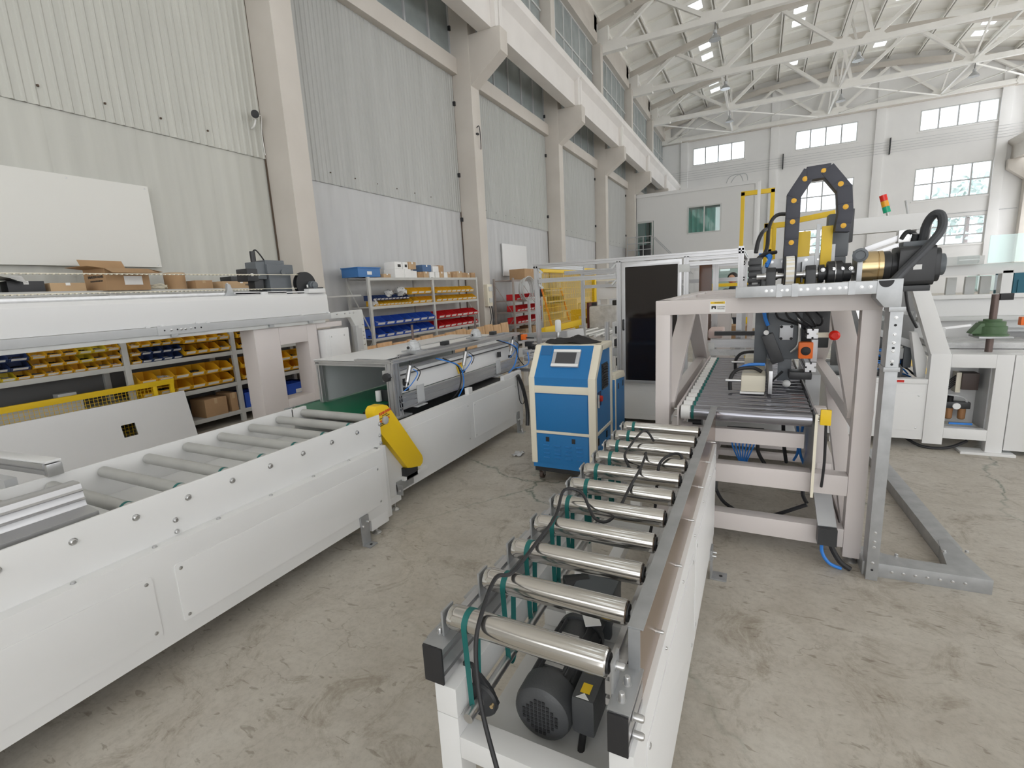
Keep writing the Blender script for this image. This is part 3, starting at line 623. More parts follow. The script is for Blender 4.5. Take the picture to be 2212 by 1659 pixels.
# far end clutter of the conveyor: clamps and fittings
for k, (y, z) in enumerate(((5.35,0.86),(5.42,0.95),(5.38,0.78),(5.5,0.9))):
    B(-2.55, -2.46, y-0.04, y+0.04, z-0.03, z+0.03).build('end_clamp', (ALU, BLACKP)[k % 2], c2, 0.004)
    MB().cyl((-2.46,y,z),(-2.40,y,z), 0.014, 10).build('clamp_screw', STEEL, c2)
MB().bar((-2.9,5.45,0.62),(-2.30,5.45,0.62), 0.04, 0.04).build('end_crossbar', ALU, c2); MB().bar((-2.4,5.45,0.1),(-2.4,5.45,0.64), 0.04, 0.04).build('end_leg', BLACKP, c2)
fb = MB().box(-2.418, -2.408, 4.79, 4.86, 0.006, 0.24).box(-2.418, -2.34, 4.79, 4.86, 0.0, 0.008).build('floor_bracket', GALV, c2, 0.001); bolts(fb, [(-2.408,4.81,0.15),(-2.408,4.845,0.15)], (1,0,0), 0.007, 0.014); bolts(fb, [(-2.37,4.825,0.008)], (0,0,1), 0.009, 0.02)
fb = MB().box(-2.418, -2.408, 2.70, 2.90, 0.135, 0.215).box(-2.418, -2.36, 2.70, 2.708, 0.115, 0.195).build('floor_bracket', GALV, c2, 0.001); bolts(fb, [(-2.385,2.70,0.15)], (0,-1,0), 0.008, 0.008)
MB().tube([(-2.40,4.84,0.66),(-2.385,4.90,0.55),(-2.37,4.95,0.38),(-2.36,4.97,0.2),(-2.36,4.95,0.05)], 0.022, 10).build('corrugated_conduit', BLACKP, c2)
MB().tube([(-2.40,4.82,0.63),(-2.37,4.78,0.5),(-2.365,4.80,0.37),(-2.36,4.87,0.33),(-2.355,4.90,0.40),(-2.36,4.87,0.50)], 0.005, 6).build('loop_cable', BLACK, c2)
# yellow chain guard
yg = MB().prism([(2.50,0.80),(2.505,0.83),(2.53,0.85),(2.60,0.85),(2.64,0.835),(2.68,0.79),(2.985,0.345),(2.995,0.31),(2.985,0.28),(2.955,0.262),(2.84,0.288),(2.80,0.30),(2.54,0.66)], 'x', -2.455, -2.372).build('chain_guard', YEL, c2, 0.004)
for k, (w_, h_, m_, z_) in enumerate(((0.125,0.022,REDPRINT,0.795),(0.06,0.008,PRINT,0.775),(0.11,0.008,PRINT,0.760),(0.12,0.018,REDPRINT,0.738),(0.10,0.008,PRINT,0.720),(0.11,0.008,PRINT,0.706))): strokes(face_M((-2.3715,2.612-0.006*k,z_), (0,1,0.12), (0,-0.12,1)), w_, h_, m_, yg, 20+k)
B(-2.44, -2.38, 2.78, 2.93, 0.20, 0.30).build('drive_gearbox', BLACKP, c2, 0.006)
B(-2.418, -2.38, 2.76, 3.05, 0.205, 0.235).build('guard_shelf', WHITE, c2, 0.003)

# ---------------- centre roller conveyor
c3 = thing('roller_conveyor', 'short powered roller conveyor with shiny steel rollers and side plate, centre foreground', 'conveyor', (-0.43, 1.75, 0))
YS, YT = 0.80, 2.86
for x0, x1 in ((-0.66,-0.60),(-0.235,-0.185)):
    B(x0, x1, YS, YT, 0.14, 0.69).build('side_panel' if x0 > -0.3 else 'side_tube', WHITE, c3, 0.003) if x0 > -0.3 else [B(x0, x1, YS, YT, 0.61, 0.69).build('side_tube', WHITE, c3, 0.003), B(x0, x1, YS+0.061, YT-0.061, 0.14, 0.20).build('side_tube', WHITE, c3, 0.003), B(x0, x1, YS, YS+0.06, 0.05, 0.609).build('leg', WHITE, c3, 0.003), B(x0, x1, YT-0.06, YT, 0.05, 0.609).build('leg', WHITE, c3, 0.003), B(x0, x1, 1.78, 1.84, 0.20, 0.61).build('leg', WHITE, c3, 0.003)]
B(-0.23, -0.19, YS, YS+0.06, 0.05, 0.14).build('leg', WHITE, c3); B(-0.23, -0.19, YT-0.06, YT, 0.05, 0.14).build('leg', WHITE, c3)
for y in (YS+0.03, 1.35, 2.0, 2.6): B(-0.60, -0.235, y-0.03, y+0.03, 0.50, 0.56).build('cross_tube', WHITE, c3, 0.003)
B(-0.60, -0.235, YS, YS+0.06, 0.14, 0.20).build('cross_tube', WHITE, c3, 0.003)
B(-0.60, -0.235, 0.86, 1.42, 0.475, 0.50).build('motor_shelf', WHITE, c3, 0.003)
for a, b in ((0.92,1.78),(1.86,2.80)): cover(c3, -0.185, a, b, 0.20, 0.60, 0.003)
extr((-0.655,YS,0.742),(-0.655,YT,0.742), 0.05, 0.09, nh=2).build('rail_profile', ALU, c3)
extr((-0.215,YS,0.735),(-0.215,0.93,0.735), 0.04, 0.09, nh=2).build('rail_profile', ALU, c3); extr((-0.25,0.9,0.735),(-0.25,YT,0.735), 0.04, 0.09, nh=2).build('rail_profile', ALU, c3)
B(-0.682, -0.628, YS-0.006, YS, 0.695, 0.79).build('end_cap', BLACK, c3, 0.002); B(-0.236, -0.194, YS-0.006, YS, 0.688, 0.778).build('end_cap', BLACK, c3, 0.002)
MB().prism([(-0.222,0.62),(-0.200,0.62),(-0.200,0.872),(-0.196,0.874),(-0.196,0.879),(-0.222,0.879)], 'y', 0.925, 2.965).build('side_plate', SHEETSTEEL, c3, 0.0015); B(-0.226, -0.192, 0.924, 2.966, 0.879, 0.882).build('plate_flange', GALV, c3, 0.001); B(-0.2235, -0.1985, 0.921, 0.925, 0.62, 0.879).build('plate_end', GALV, c3)
bolts(c3, [(-0.20, y+dy, 0.70+dz) for y in (1.14,1.46,1.78,2.1,2.42,2.74) for dy, dz in ((-0.03,0.045),(0.03,-0.045))], (1,0,0), 0.0045, 0.02)
bolts(c3, [(-0.194, 0.835, z) for z in (0.75,0.708)], (1,0,0), 0.008, 0.022)
rm3 = MB().lathe((0,0,0), (1,0,0), [(0.012,0),(0.026,0.002),(0.0295,0.008),(0.03,0.02),(0.03,0.374),(0.0295,0.386),(0.027,0.389),(0.012,0.390)], 32).mesh('roller', CHROME)
ec3 = MB().lathe((-0.018,0,0), (1,0,0), [(0.007,0),(0.007,0.4075),(0.021,0.4076),(0.021,0.411),(0.007,0.4111),(0.007,0.433)], 16).mesh('axle', BLACKP)
bp3 = MB().box(-0.006, 0.0, -0.024, 0.024, -0.055, 0.022).box(-0.05, 0.0, -0.03, 0.03, -0.06, -0.054).mesh('roller_bracket', GALV, 0.0015)
bp3r = MB().box(0.0, 0.006, -0.024, 0.024, -0.055, 0.022).mesh('roller_bracket', GALV, 0.0015)
RY = [0.862+0.1722*k for k in range(11)]
for k, y in enumerate(RY):
    r = dup_part(rm3, 'roller', c3, rel(c3, (-0.640, y, 0.832)))
    dup_part(ec3, 'axle', r)
    b1 = dup_part(bp3, 'roller_bracket', c3, rel(c3, (-0.648, y, 0.832))); b2 = dup_part(bp3r, 'roller_bracket', c3, rel(c3, (-0.240, y, 0.832)))
    bolts(b1, [(-0.654,y,0.832)], (-1,0,0), 0.007, 0.012); bolts(b2, [(-0.234,y,0.832)], (1,0,0), 0.008, 0.018)
    # green belt: loop over the roller down to the line shaft
    bx = -0.585+0.012*(k % 2); ys = y+(-0.015 if k else 0.0)
    pts = [(y+0.0315*math.cos(math.radians(a)), 0.832+0.0315*math.sin(math.radians(a))) for a in range(-10, 200, 15)]
    lo = [(y-0.005+0.016*math.cos(math.radians(a)), 0.610+0.016*math.sin(math.radians(a))) for a in range(190, 360, 24)]
    loop = pts+lo; inner = [(p[0]*0.985+y*0.015, p[1]*0.985+0.72*0.015) for p in loop]
    MB().ring(loop, inner, 'x', bx-0.0075, bx+0.0075).build('drive_belt', TEAL, r)
for y in (0.845, 0.878): bolts(c3, [(-0.665,y+0.0,0.79)], (0,0,1), 0.006, 0.014)
bolts(c3, [(-0.215,0.83,0.782),(-0.215,0.875,0.782)], (0,0,1), 0.007, 0.02)
B(-0.238, -0.192, 0.80, 0.93, 0.778, 0.783).build('corner_plate', GALV, c3, 0.001); B(-0.684, -0.626, 0.80, 0.90, 0.786, 0.790).build('corner_plate', GALV, c3, 0.001)
MB().cyl((-0.578,0.81,0.610),(-0.578,2.70,0.610), 0.0125, 14).build('line_shaft', STEEL, c3)
fbg = MB().lathe((-0.578,0.865,0.610), (0,1,0), [(0.042,0),(0.046,0.006),(0.046,0.014),(0.03,0.016),(0.03,0.03)], 20).build('flange_bearing', BLACKP, c3); MB().prism([(-0.625,0.60),(-0.60,0.57),(-0.555,0.57),(-0.53,0.61),(-0.555,0.655),(-0.60,0.70),(-0.625,0.70)], 'y', 0.872, 0.882).build('bearing_plate', BLACKP, fbg, 0.002)
MB().cyl((-0.538,0.86,0.62),(-0.538,0.852,0.62), 0.005, 8).build('grease_nipple', GOLD, fbg)
# motor
mo = MB().lathe((-0.435,0.905,0.585), (0,1,0), [(0.03,0),(0.058,0.002),(0.070,0.010),(0.074,0.022),(0.074,0.075),(0.070,0.078)], 40).build('motor_fan_cover', MOTOR, c3)
for i in range(-4, 5):
    for j in range(-4, 5):
        if i*i+j*j <= 17: B(-0.435+i*0.0105-0.0035, -0.435+i*0.0105+0.0035, 0.9035, 0.9055, 0.585+j*0.0105-0.0035, 0.585+j*0.0105+0.0035).build('vent_hole', BLACK, mo)
mb_ = MB().cyl((-0.435,0.98,0.585),(-0.435,1.20,0.585), 0.062, 32).build('motor_body', MOTOR, c3)
for k in range(18):
    a = math.radians(20*k)
    if 75 < 20*k < 105: continue
    ca, sa = math.cos(a), math.sin(a)
    MB().bar((-0.435+0.066*ca,0.985,0.585+0.066*sa),(-0.435+0.066*ca,1.19,0.585+0.066*sa), 0.012, 0.003, (-sa,0,ca)).build('cooling_fin', MOTOR, mb_)
B(-0.46, -0.41, 1.0, 1.13, 0.644, 0.650).build('name_plate', STEEL, mb_)
tb = B(-0.362, -0.305, 0.925, 1.06, 0.555, 0.655).build('terminal_box', MOTOR, c3, 0.012); B(-0.345, -0.322, 0.945, 0.975, 0.6555, 0.6562).build('warning_sticker', YEL, tb)
MB().prism([(-0.350,0.928),(-0.318,0.928),(-0.334,0.945)], 'z', 0.6552, 0.6560).build('warning_sticker', PAPER, tb)
MB().lathe((-0.435,1.20,0.585), (0,1,0), [(0.07,0),(0.07,0.02),(0.05,0.03),(0.05,0.12)], 24).build('motor_flange', MOTOR, c3)
B(-0.50, -0.37, 1.30, 1.44, 0.52, 0.66).build('gearbox', MOTORG, c3, 0.01)
MB().tube([(-0.34,0.96,0.56),(-0.345,0.93,0.48),(-0.35,0.90,0.36)], 0.009, 8).build('motor_cable', BLACK, c3)
# timing belt guard / toothed belt seen between the rollers
tbp = MB().bar((-0.475,1.345,0.655),(-0.385,1.18,0.655), 0.045, 0.004).build('timing_belt', PAPER, c3)
strokes(face_M((-0.425,1.262,0.6575), (0.09,-0.165,0), (0.165,0.09,0)), 0.12, 0.010, PRINT, tbp, 60)
tb2 = MB().bar((-0.525,1.34,0.64),(-0.44,1.20,0.62), 0.045, 0.004).build('timing_belt', PAPER, c3)
for k in range(13): q_ = Vector((-0.525,1.34,0.645)).lerp(Vector((-0.44,1.20,0.625)), k/12); MB().bar(q_-Vector((0.018,0.011,0)), q_+Vector((0.018,0.011,0)), 0.006, 0.006).build('belt_tooth', PAPER, tb2)
MB().cyl((-0.54,1.36,0.63),(-0.47,1.40,0.63), 0.035, 20).build('timing_pulley', BLACKP, c3)
MB().cyl((-0.45,1.47,0.60),(-0.39,1.47,0.60), 0.045, 20).build('timing_pulley', BLACKP, c3)
fb = MB().box(-0.184, -0.174, 2.60, 2.68, 0.006, 0.17).box(-0.184, -0.10, 2.60, 2.68, 0.0, 0.008).build('floor_bracket', GALV, c3, 0.001); bolts(fb, [(-0.174,2.62,0.13),(-0.174,2.66,0.13)], (1,0,0), 0.007, 0.02); MB().cyl((-0.13,2.64,0.008),(-0.13,2.64,0.0095), 0.009).build('bolt_hole', BLACK, fb)
for x in (-0.63, -0.21):
    for y in (0.83, 2.82): level_foot(c3, x, y, 0.06)
# cable lying over the rollers
cb = thing('power_cable', 'black power cable snaking over the shiny steel rollers, its plug hanging at the front', 'cable', (-0.5, 1.2, 0.87))
MB().tube([(-0.415,0.70,0.55),(-0.45,0.72,0.62),(-0.505,0.76,0.72),(-0.535,0.80,0.82),(-0.545,0.85,0.872),(-0.56,0.95,0.90),(-0.555,1.03,0.87),(-0.56,1.20,0.867),(-0.57,1.38,0.868),(-0.585,1.50,0.905),(-0.53,1.53,0.89),(-0.47,1.48,0.83),(-0.42,1.52,0.82),(-0.40,1.72,0.868),(-0.405,1.90,0.866),(-0.42,2.08,0.87),(-0.455,2.02,0.80),(-0.50,2.03,0.85),(-0.505,2.10,0.87),(-0.47,2.28,0.91),(-0.42,2.26,0.868)], 0.0055, 8, 6).build('cable_sheath', BLACK, cb)
MB().tube([(-0.415,0.70,0.55),(-0.40,0.68,0.52),(-0.37,0.66,0.47)], 0.012, 10).build('plug', BLACK, cb)
cb = thing('power_cable', 'short black cable loop drooping over rollers beside the side plate', 'cable', (-0.3, 2.0, 0.87))
MB().tube([(-0.262,2.06,0.80),(-0.272,2.08,0.87),(-0.31,2.08,0.875),(-0.345,2.00,0.86),(-0.35,1.96,0.80),(-0.35,1.92,0.70),(-0.36,1.86,0.6)], 0.006, 8, 6).build('cable_sheath', BLACK, cb)

# ---------------- gantry frame with dark roller bed and servo belt axis
g = thing('gantry_machine', 'white welded gantry machine with dark roller bed, servo belt axis and cable chain on top', 'machine', (0, 4.0, 0))
GX, GYF, GYB = 0.555, 3.03, 5.40
T = 0.085
def gb(*a, nm='frame_tube'): return B(*a).build(nm, GANTRY, g, 0.006)
for y in (GYF, GYB):
    gb(-GX, -GX+T, y, y+T, 0.04, 1.495, nm='leg'); gb(GX-T, GX, y, y+T, 0.04, 1.495, nm='leg')
    gb(-GX, GX, y-0.002, y+T, 1.41, 1.495); gb(-GX+T, GX-T, y, y+T, 0.095, 0.205); gb(-GX+T, GX-T, y, y+T, 0.40, 0.515)
for x0 in (-GX, GX-T):
    gb(x0, x0+T, GYF+T, GYB, 1.41, 1.495); gb(x0, x0+T, GYF+T, GYB, 0.095, 0.205)
    gb(x0+0.005, x0+T-0.005, GYF+T, GYB, 0.76, 0.84)
    xm = x0+T/2
    MB().bar((xm,GYF+T,0.84),(xm,4.28,1.41), 0.05, 0.12, (1,0,0)).build('diagonal_brace', GANTRY, g, 0.004); MB().bar((xm,4.33,1.41),(xm,5.30,0.84), 0.05, 0.12, (1,0,0)).build('diagonal_brace', GANTRY, g, 0.004)
    MB().bar((xm,GYF+T,0.20),(xm,4.2,0.76), 0.05, 0.10, (1,0,0)).build('diagonal_brace', GANTRY, g, 0.004)
gb(-GX+T, GX-T, 3.55, 3.55+0.06, 1.42, 1.49); gb(-GX+T, GX-T, 4.4, 4.46, 1.42, 1.49); gb(-GX+T, GX-T, 5.1, 5.16, 1.42, 1.49)
gb(-0.10, -0.05, GYB+0.02, GYB+0.07, 0.515, 1.41, nm="rear_post")
gb(-0.40, 0.26, 3.10, 3.15, 0.63, 0.715); 
for x0 in (-0.30, 0.42): gb(x0, x0+0.04, GYF+T, GYB, 0.12, 0.19, nm='skid_rail')
for z in (0.26, 0.19): gb(-0.26, 0.47, 4.1+z, 4.16+z, z-0.05, z, nm='lower_rail')
B(-0.46, 0.46, 4.6, 5.4, 0.20, 0.30).build('drip_pan', GREYP, g)
for x in (-GX+0.04, GX-0.04):
    for y in (GYF+0.04, GYB+0.04): level_foot(g, x, y, 0.05)
# roller bed
B(-0.418, -0.408, 2.98, 5.15, 0.72, 0.868).build('bed_side_plate', GANTRY, g, 0.002)
B(0.294, 0.304, 2.97, 5.15, 0.395, 0.868).build('bed_side_plate', STEEL, g, 0.001); B(0.292, 0.306, 2.966, 2.97, 0.395, 0.868).build('bed_edge', CREAM, g)
rmg = MB().lathe((0,0,0), (1,0,0), [(0.02,0),(0.041,0.003),(0.042,0.012),(0.042,0.676),(0.041,0.686),(0.02,0.69)], 28).mesh('bed_roller', DARKROLL)
rslv = MB().lathe((0,0,0), (1,0,0), [(0.0425,0),(0.0432,0.002),(0.0432,0.05),(0.0425,0.052)], 28).mesh('end_sleeve', PAPER)
rblt = MB().lathe((0,0,0), (1,0,0), [(0.0425,0),(0.0440,0.002),(0.0440,0.014),(0.0425,0.016)], 28).mesh('drive_belt', TEAL)
for k in range(18):
    y = 3.035+0.118*k
    r = dup_part(rmg, 'bed_roller', g, rel(g, (-0.403, y, 0.822)))
    dup_part(rslv, 'end_sleeve', r, (0.004,0,0)); dup_part(rblt, 'drive_belt', r, (0.062,0,0))
bolts(g, [(-0.418, 3.0, z) for z in (0.845,0.80)], (-1,0,0), 0.007, 0.018); bolts(g, [(0.306, 2.99, z) for z in (0.85,0.83)], (1,0,0), 0.008, 0.02)
for yy in (3.51, 4.30):
    b_ = B(-0.085, 0.055, yy-0.10, yy+0.10, 0.885, 0.99).build('guide_actuator', CREAM, g, 0.010)
    B(-0.09, 0.05, yy-0.11, yy+0.09, 0.872, 0.884).build('actuator_base', PAPER, b_)
    MB().cyl((-0.18,yy-0.05,0.945),(-0.085,yy-0.05,0.945), 0.010, 10).build('actuator_rod', STEEL, b_); MB().tube([(-0.15,yy-0.05,0.88),(-0.15,yy-0.04,0.96),(-0.11,yy,1.01),(-0.02,yy+0.02,1.02),(0.03,yy,1.0)], 0.012, 8).build('actuator_hose', BLACK, b_)
    if yy < 4: MB().tube([(-0.12,yy+0.03,1.0),(-0.05,yy+0.05,1.035),(0.05,yy+0.05,1.04)], 0.010, 8).build('actuator_hose', BLUEHOSE, b_)
B(0.07, 0.092, 3.36, 4.55, 0.885, 1.03).build('guide_fence', ALU, g, 0.002)
extr((-0.42,5.25,0.98),(0.40,5.25,0.98), 0.05, 0.08, nh=2).build('cross_profile', ALU, g); B(-0.40, 0.30, 5.4, 5.46, 1.04, 1.08).build('rear_rail', BLACKP, g)
MB().prism([(-0.42,0.87),(0.32,0.87),(0.32,0.93),(-0.42,0.93)], 'y', 5.16, 5.165).build('rear_film', WRAP, g)
B(-0.44, -0.38, 5.2, 5.28, 0.90, 0.99).build('stop_block', LGREYP, g, 0.008)
B(-0.47, -0.33, 5.5, 5.9, 1.0, 1.09).build('pink_pad', mat('pale_pink_foam', (0.72,0.58,0.54), 0.8), g, 0.02)
# print / labelling head hanging inside
h = B(0.06, 0.26, 3.75, 3.95, 1.05, 1.36).build('head_plate', MOTORG, g, 0.003)
B(0.13, 0.21, 3.735, 3.75, 1.18, 1.28).build('valve_block', SILVERP, h, 0.004); bolts(h, [(x,3.735,z) for x in (0.14,0.20) for z in (1.19,1.27)], (0,-1,0), 0.007, 0.006, BLACK)
MB().bar((0.055,3.72,1.22),(0.13,3.72,1.03), 0.075, 0.05, (0,1,0)).build('black_cover', BLACKP, h, 0.008)
MB().cyl((0.05,3.70,1.235),(0.05,3.69,1.235), 0.016, 16).build('status_light', PAPER, h); MB().tube([(0.03,3.74,1.39),(0.04,3.73,1.33),(0.06,3.72,1.28)], 0.012, 8).build('air_hose', BLUEHOSE, h)
B(0.13, 0.21, 3.74, 3.76, 0.90, 1.05).build('lower_plate', MOTORG, h, 0.002); MB().cyl((0.10,3.72,0.90),(0.16,3.72,0.97), 0.007, 8).build('linkage', BLACK, h); MB().ball((0.185,3.70,0.89), 0.025, 10).build('ball_knob', PAPER, h)
MB().tube([(0.235,3.72,1.33),(0.245,3.72,1.25),(0.24,3.72,1.15),(0.20,3.72,1.10)], 0.010, 8).build('bent_tube', STEEL, h); B(0.24, 0.42, 3.8, 4.0, 1.12, 1.38).build('black_housing', BLACKP, h, 0.01); B(0.2, 0.40, 3.75, 3.95, 1.36, 1.40).build('top_rail', BLACKP, h)
for z in (1.235, 1.02): extr((0.31,3.60,z),(0.31,4.2,z), 0.06, 0.06).build('profile', ALU, h)
s_ = B(0.235, 0.315, 3.56, 3.62, 1.08, 1.185).build('sensor_body', ORANGE, h, 0.010); MB().lathe((0.275,3.56,1.13), (0,-1,0), [(0.028,0),(0.026,0.006),(0.012,0.012)], 16).build('sensor_lens', BLACK, s_)
B(0.305, 0.34, 3.58, 3.64, 1.06, 1.20).build('sensor_mount', SILVERP, h, 0.003)
MB().lathe((0.425,3.60,1.225), (0,-1,0), [(0.026,0),(0.031,0.008),(0.03,0.02),(0.018,0.028)], 20).build('red_lamp', REDLAMP, h); MB().bar((0.33,3.62,1.225),(0.43,3.62,1.225), 0.02, 0.03).build('lamp_arm', CREAM, h)
B(0.19, 0.32, 3.58, 3.72, 0.94, 0.99).build('black_block', BLACKP, h, 0.012)
B(-0.02, 0.06, 3.82, 3.9, 1.0, 1.40).build('side_rail', MOTORG, h, 0.004)
for k in range(5): MB().tube([(0.10+0.05*k,3.73,1.40),(0.12+0.06*k,3.70-0.01*k,1.33),(0.24+0.03*k,3.72,1.28),(0.33,3.76,1.20+0.02*k)], 0.007, 6).build('black_hose', BLACK, h)
B(0.31, 0.40, 3.9, 4.6, 0.70, 0.92).build('grey_chute', GREYP, g, 0.002)
ys = B(0.315, 0.365, 2.965, 2.985, 0.81, 0.895).build('limit_switch_cover', YEL, g, 0.006); MB().tube([(0.345,2.99,0.81),(0.35,2.99,0.6),(0.345,3.0,0.45)], 0.007, 8).build('switch_cable', BLACK, ys)
B(0.33, 0.40, 3.115, 3.135, 0.40, 0.55).build('post_stub', GANTRY, g, 0.003); gb(0.30, 0.36, 3.12, 3.18, 0.40, 0.87, nm='bed_leg'); gb(-0.41, -0.35, 3.12, 3.18, 0.40, 0.72, nm='bed_leg')
# under-bed cables
for k in range(7): MB().tube([(-0.13+0.025*k,3.40,0.60),(-0.12+0.02*k,3.38,0.52),(-0.08+0.008*k,3.40,0.42),(-0.06+0.005*k,3.42,0.36)], 0.005, 6, 4).build('air_hose', BLUEHOSE, g)
B(-0.16, 0.06, 3.38, 3.44, 0.60, 0.64).build('valve_manifold', BLACKP, g, 0.004)
for p in ([(0.03,3.40,0.60),(0.03,3.38,0.5),(0.08,3.40,0.4),(0.12,3.5,0.32)], [(0.17,3.5,0.66),(0.18,3.48,0.52),(0.20,3.5,0.40)], [(-0.1,3.45,0.36),(0.0,3.40,0.30),(0.2,3.42,0.28),(0.32,3.36,0.32)], [(0.3,3.36,0.33),(0.29,3.34,0.26),(0.31,3.3,0.22)], [(-0.21,3.3,0.24),(-0.15,3.25,0.17),(0.0,3.2,0.12),(0.12,3.2,0.15),(0.3,3.18,0.26)], [(-0.24,3.5,0.78),(-0.1,3.45,0.70),(0.05,3.42,0.70),(0.15,3.45,0.74)]):
    MB().tube(p, 0.011, 8).build('black_cable', BLACK, g)
for p in ([(-0.14,3.45,0.36),(0.0,3.38,0.29),(0.15,3.40,0.31),(0.25,3.45,0.36)], [(0.25,3.5,0.66),(0.26,3.48,0.5),(0.24,3.5,0.42)], [(-0.16,3.48,0.70),(-0.10,3.42,0.755),(-0.03,3.45,0.75),(0.0,3.5,0.70)], [(0.28,3.5,0.66),(0.27,3.48,0.5),(0.30,3.5,0.40)]):
    MB().tube(p, 0.008, 8).build('air_hose', BLUEHOSE, g)
mm = MB().lathe((-0.33,3.30,0.30), (1,0,0), [(0.03,0),(0.085,0.01),(0.085,0.08),(0.07,0.085),(0.07,0.13)], 28).build('bed_motor', MOTOR, g)
MB().cyl((-0.38,3.25,0.70),(-0.30,3.25,0.70), 0.05, 20).build('drive_pulley', BLACKP, g)
dk = MB().bar((0.37,3.22,0.375),(0.385,2.99,0.225), 0.09, 0.012).build('cable_duct', GREYP, g); MB().bar((0.385,2.99,0.225),(0.385,2.985,0.13), 0.09, 0.08).build('duct_mouth', BLACKP, dk)
MB().tube([(0.39,2.985,0.20),(0.41,2.97,0.12),(0.45,2.955,0.05),(0.50,2.95,0.015)], 0.014, 8).build('black_cable', BLACK, dk); MB().tube([(0.37,2.98,0.18),(0.365,2.97,0.09),(0.40,2.955,0.03),(0.46,2.95,0.010)], 0.009, 8).build('air_hose', BLUEHOSE, dk)
# warning label on the front beam
lb = MB().prism(rrect(-0.252,-0.170,1.420,1.482,0.003), 'y', GYF-0.0040, GYF-0.0022).build('warning_label', PAPER, g); B(-0.249, -0.173, GYF-0.0048, GYF-0.0041, 1.467, 1.480).build('label_header', YEL, lb)
def ltext(s_, sz, x, z): text(s_, sz, face_M((x,GYF-0.0055,z), (1,0,0), (0,0,1)), PRINT, lb)
ltext('WARNING', 0.0095, -0.205, 1.4735); ltext('CAUTION', 0.009, -0.193, 1.450); ltext('ROLLING', 0.009, -0.193, 1.439)
MB().prism([(-0.243,1.438),(-0.243,1.455),(-0.219,1.455),(-0.219,1.438),(-0.225,1.438),(-0.228,1.446),(-0.234,1.446),(-0.237,1.438)], 'y', GYF-0.0052, GYF-0.0041).build('label_pictogram', PRINT, lb)
# top drive: shaft, pulley, coupling, gearhead and servo motor along x
AY, AZ = 3.32, 1.635
ax = MB().cyl((-0.02,AY,AZ-0.03),(0.62,AY,AZ-0.03), 0.016, 16).build('drive_shaft', STEEL, g)
B(-0.02, 0.60, AY-0.09, AY+0.14, 1.495, 1.51).build('mount_plate', BLACKP, g, 0.002)
def pillow(x):
    p = MB().prism([(AY-0.085,1.51),(AY+0.085,1.51),(AY+0.085,1.53),(AY+0.045,1.54),(AY+0.04,1.63),(AY+0.02,1.655),(AY-0.02,1.655),(AY-0.04,1.63),(AY-0.045,1.54),(AY-0.085,1.53)], 'x', x-0.025, x+0.025).build('pillow_block', BLACKP, g, 0.006)
    bolts(p, [(x,AY-0.068,1.53)], (0,0,1), 0.009, 0.022); MB().cyl((x-0.035,AY,AZ-0.03),(x+0.035,AY,AZ-0.03), 0.024, 16).build('bearing_insert', STEEL, p)
pillow(0.055); pillow(0.255)
pl = MB().lathe((0.120,AY,AZ-0.02), (1,0,0), [(0.10,0),(0.10,0.006),(0.092,0.008),(0.092,0.052),(0.10,0.054),(0.10,0.060)], 36).build('timing_pulley', BLACKP, g)
bt = MB().lathe((0.128,AY,AZ-0.02), (1,0,0), [(0.095,0),(0.0975,0.001),(0.0975,0.043),(0.095,0.044)], 36).build('timing_belt', CREAM, pl)
for k in range(16):
    a = math.radians(-40+k*16); MB().bar((0.129,AY-0.0975*math.cos(a),AZ-0.02+0.0975*math.sin(a)),(0.171,AY-0.0975*math.cos(a),AZ-0.02+0.0975*math.sin(a)), 0.012, 0.002, (-math.cos(a)*1.0,0.0001,math.sin(a)) if False else (0,-math.cos(a),math.sin(a))).build('belt_tooth', PAPER, pl)
cp = MB().lathe((0.29,AY,AZ-0.03), (1,0,0), [(0.03,0),(0.05,0.002),(0.05,0.03),(0.036,0.032),(0.036,0.04),(0.062,0.042),(0.066,0.046),(0.066,0.075),(0.062,0.079),(0.062,0.081),(0.066,0.083),(0.066,0.112),(0.062,0.116),(0.05,0.118),(0.05,0.155),(0.035,0.157)], 32).build('shaft_coupling', BLACKP, g)
MB().cyl((0.3685,AY,AZ-0.03),(0.3725,AY,AZ-0.03), 0.064, 32).build('coupling_disc', STEEL, cp)
for x in (0.31, 0.36, 0.40, 0.44): bolts(cp, [(x,AY-0.058,AZ-0.01)], (0,-1,0), 0.008, 0.016)
B(0.462, 0.486, AY-0.09, AY+0.09, 1.51, 1.72).build('motor_bracket', GALV, g, 0.002)
MB().lathe((0.47,AY-0.10,1.69), (0,-1,0), [(0.030,0),(0.036,0.006),(0.024,0.010),(0.022,0.004)], 24).build('round_knuckle', MOTORG, g)
gh = MB().lathe((0.486,AY,AZ-0.01), (1,0,0), [(0.085,0),(0.085,0.07),(0.082,0.072),(0.082,0.074),(0.085,0.076),(0.085,0.096),(0.078,0.098)], 36).build('gearhead', GOLD, g)
MB().lathe((0.584,AY,AZ-0.01), (1,0,0), [(0.08,0),(0.08,0.03),(0.07,0.034),(0.07,0.06)], 32).build('motor_adapter', BLACKP, g)
sm = MB().prism(rrect(AY-0.10,AY+0.10,AZ-0.115,AZ+0.085,0.025,4), 'x', 0.64, 0.79).build('servo_motor', BLACKP, g, 0.004)
MB().prism(rrect(AY-0.085,AY+0.085,AZ-0.10,AZ+0.07,0.04,4), 'x', 0.79, 0.815).build('encoder_cap', BLACKP, sm, 0.006); MB().prism(rrect(AY-0.055,AY+0.055,AZ-0.07,AZ+0.04,0.05,5), 'x', 0.815, 0.845).build('encoder_cap', MOTORG, sm, 0.006)
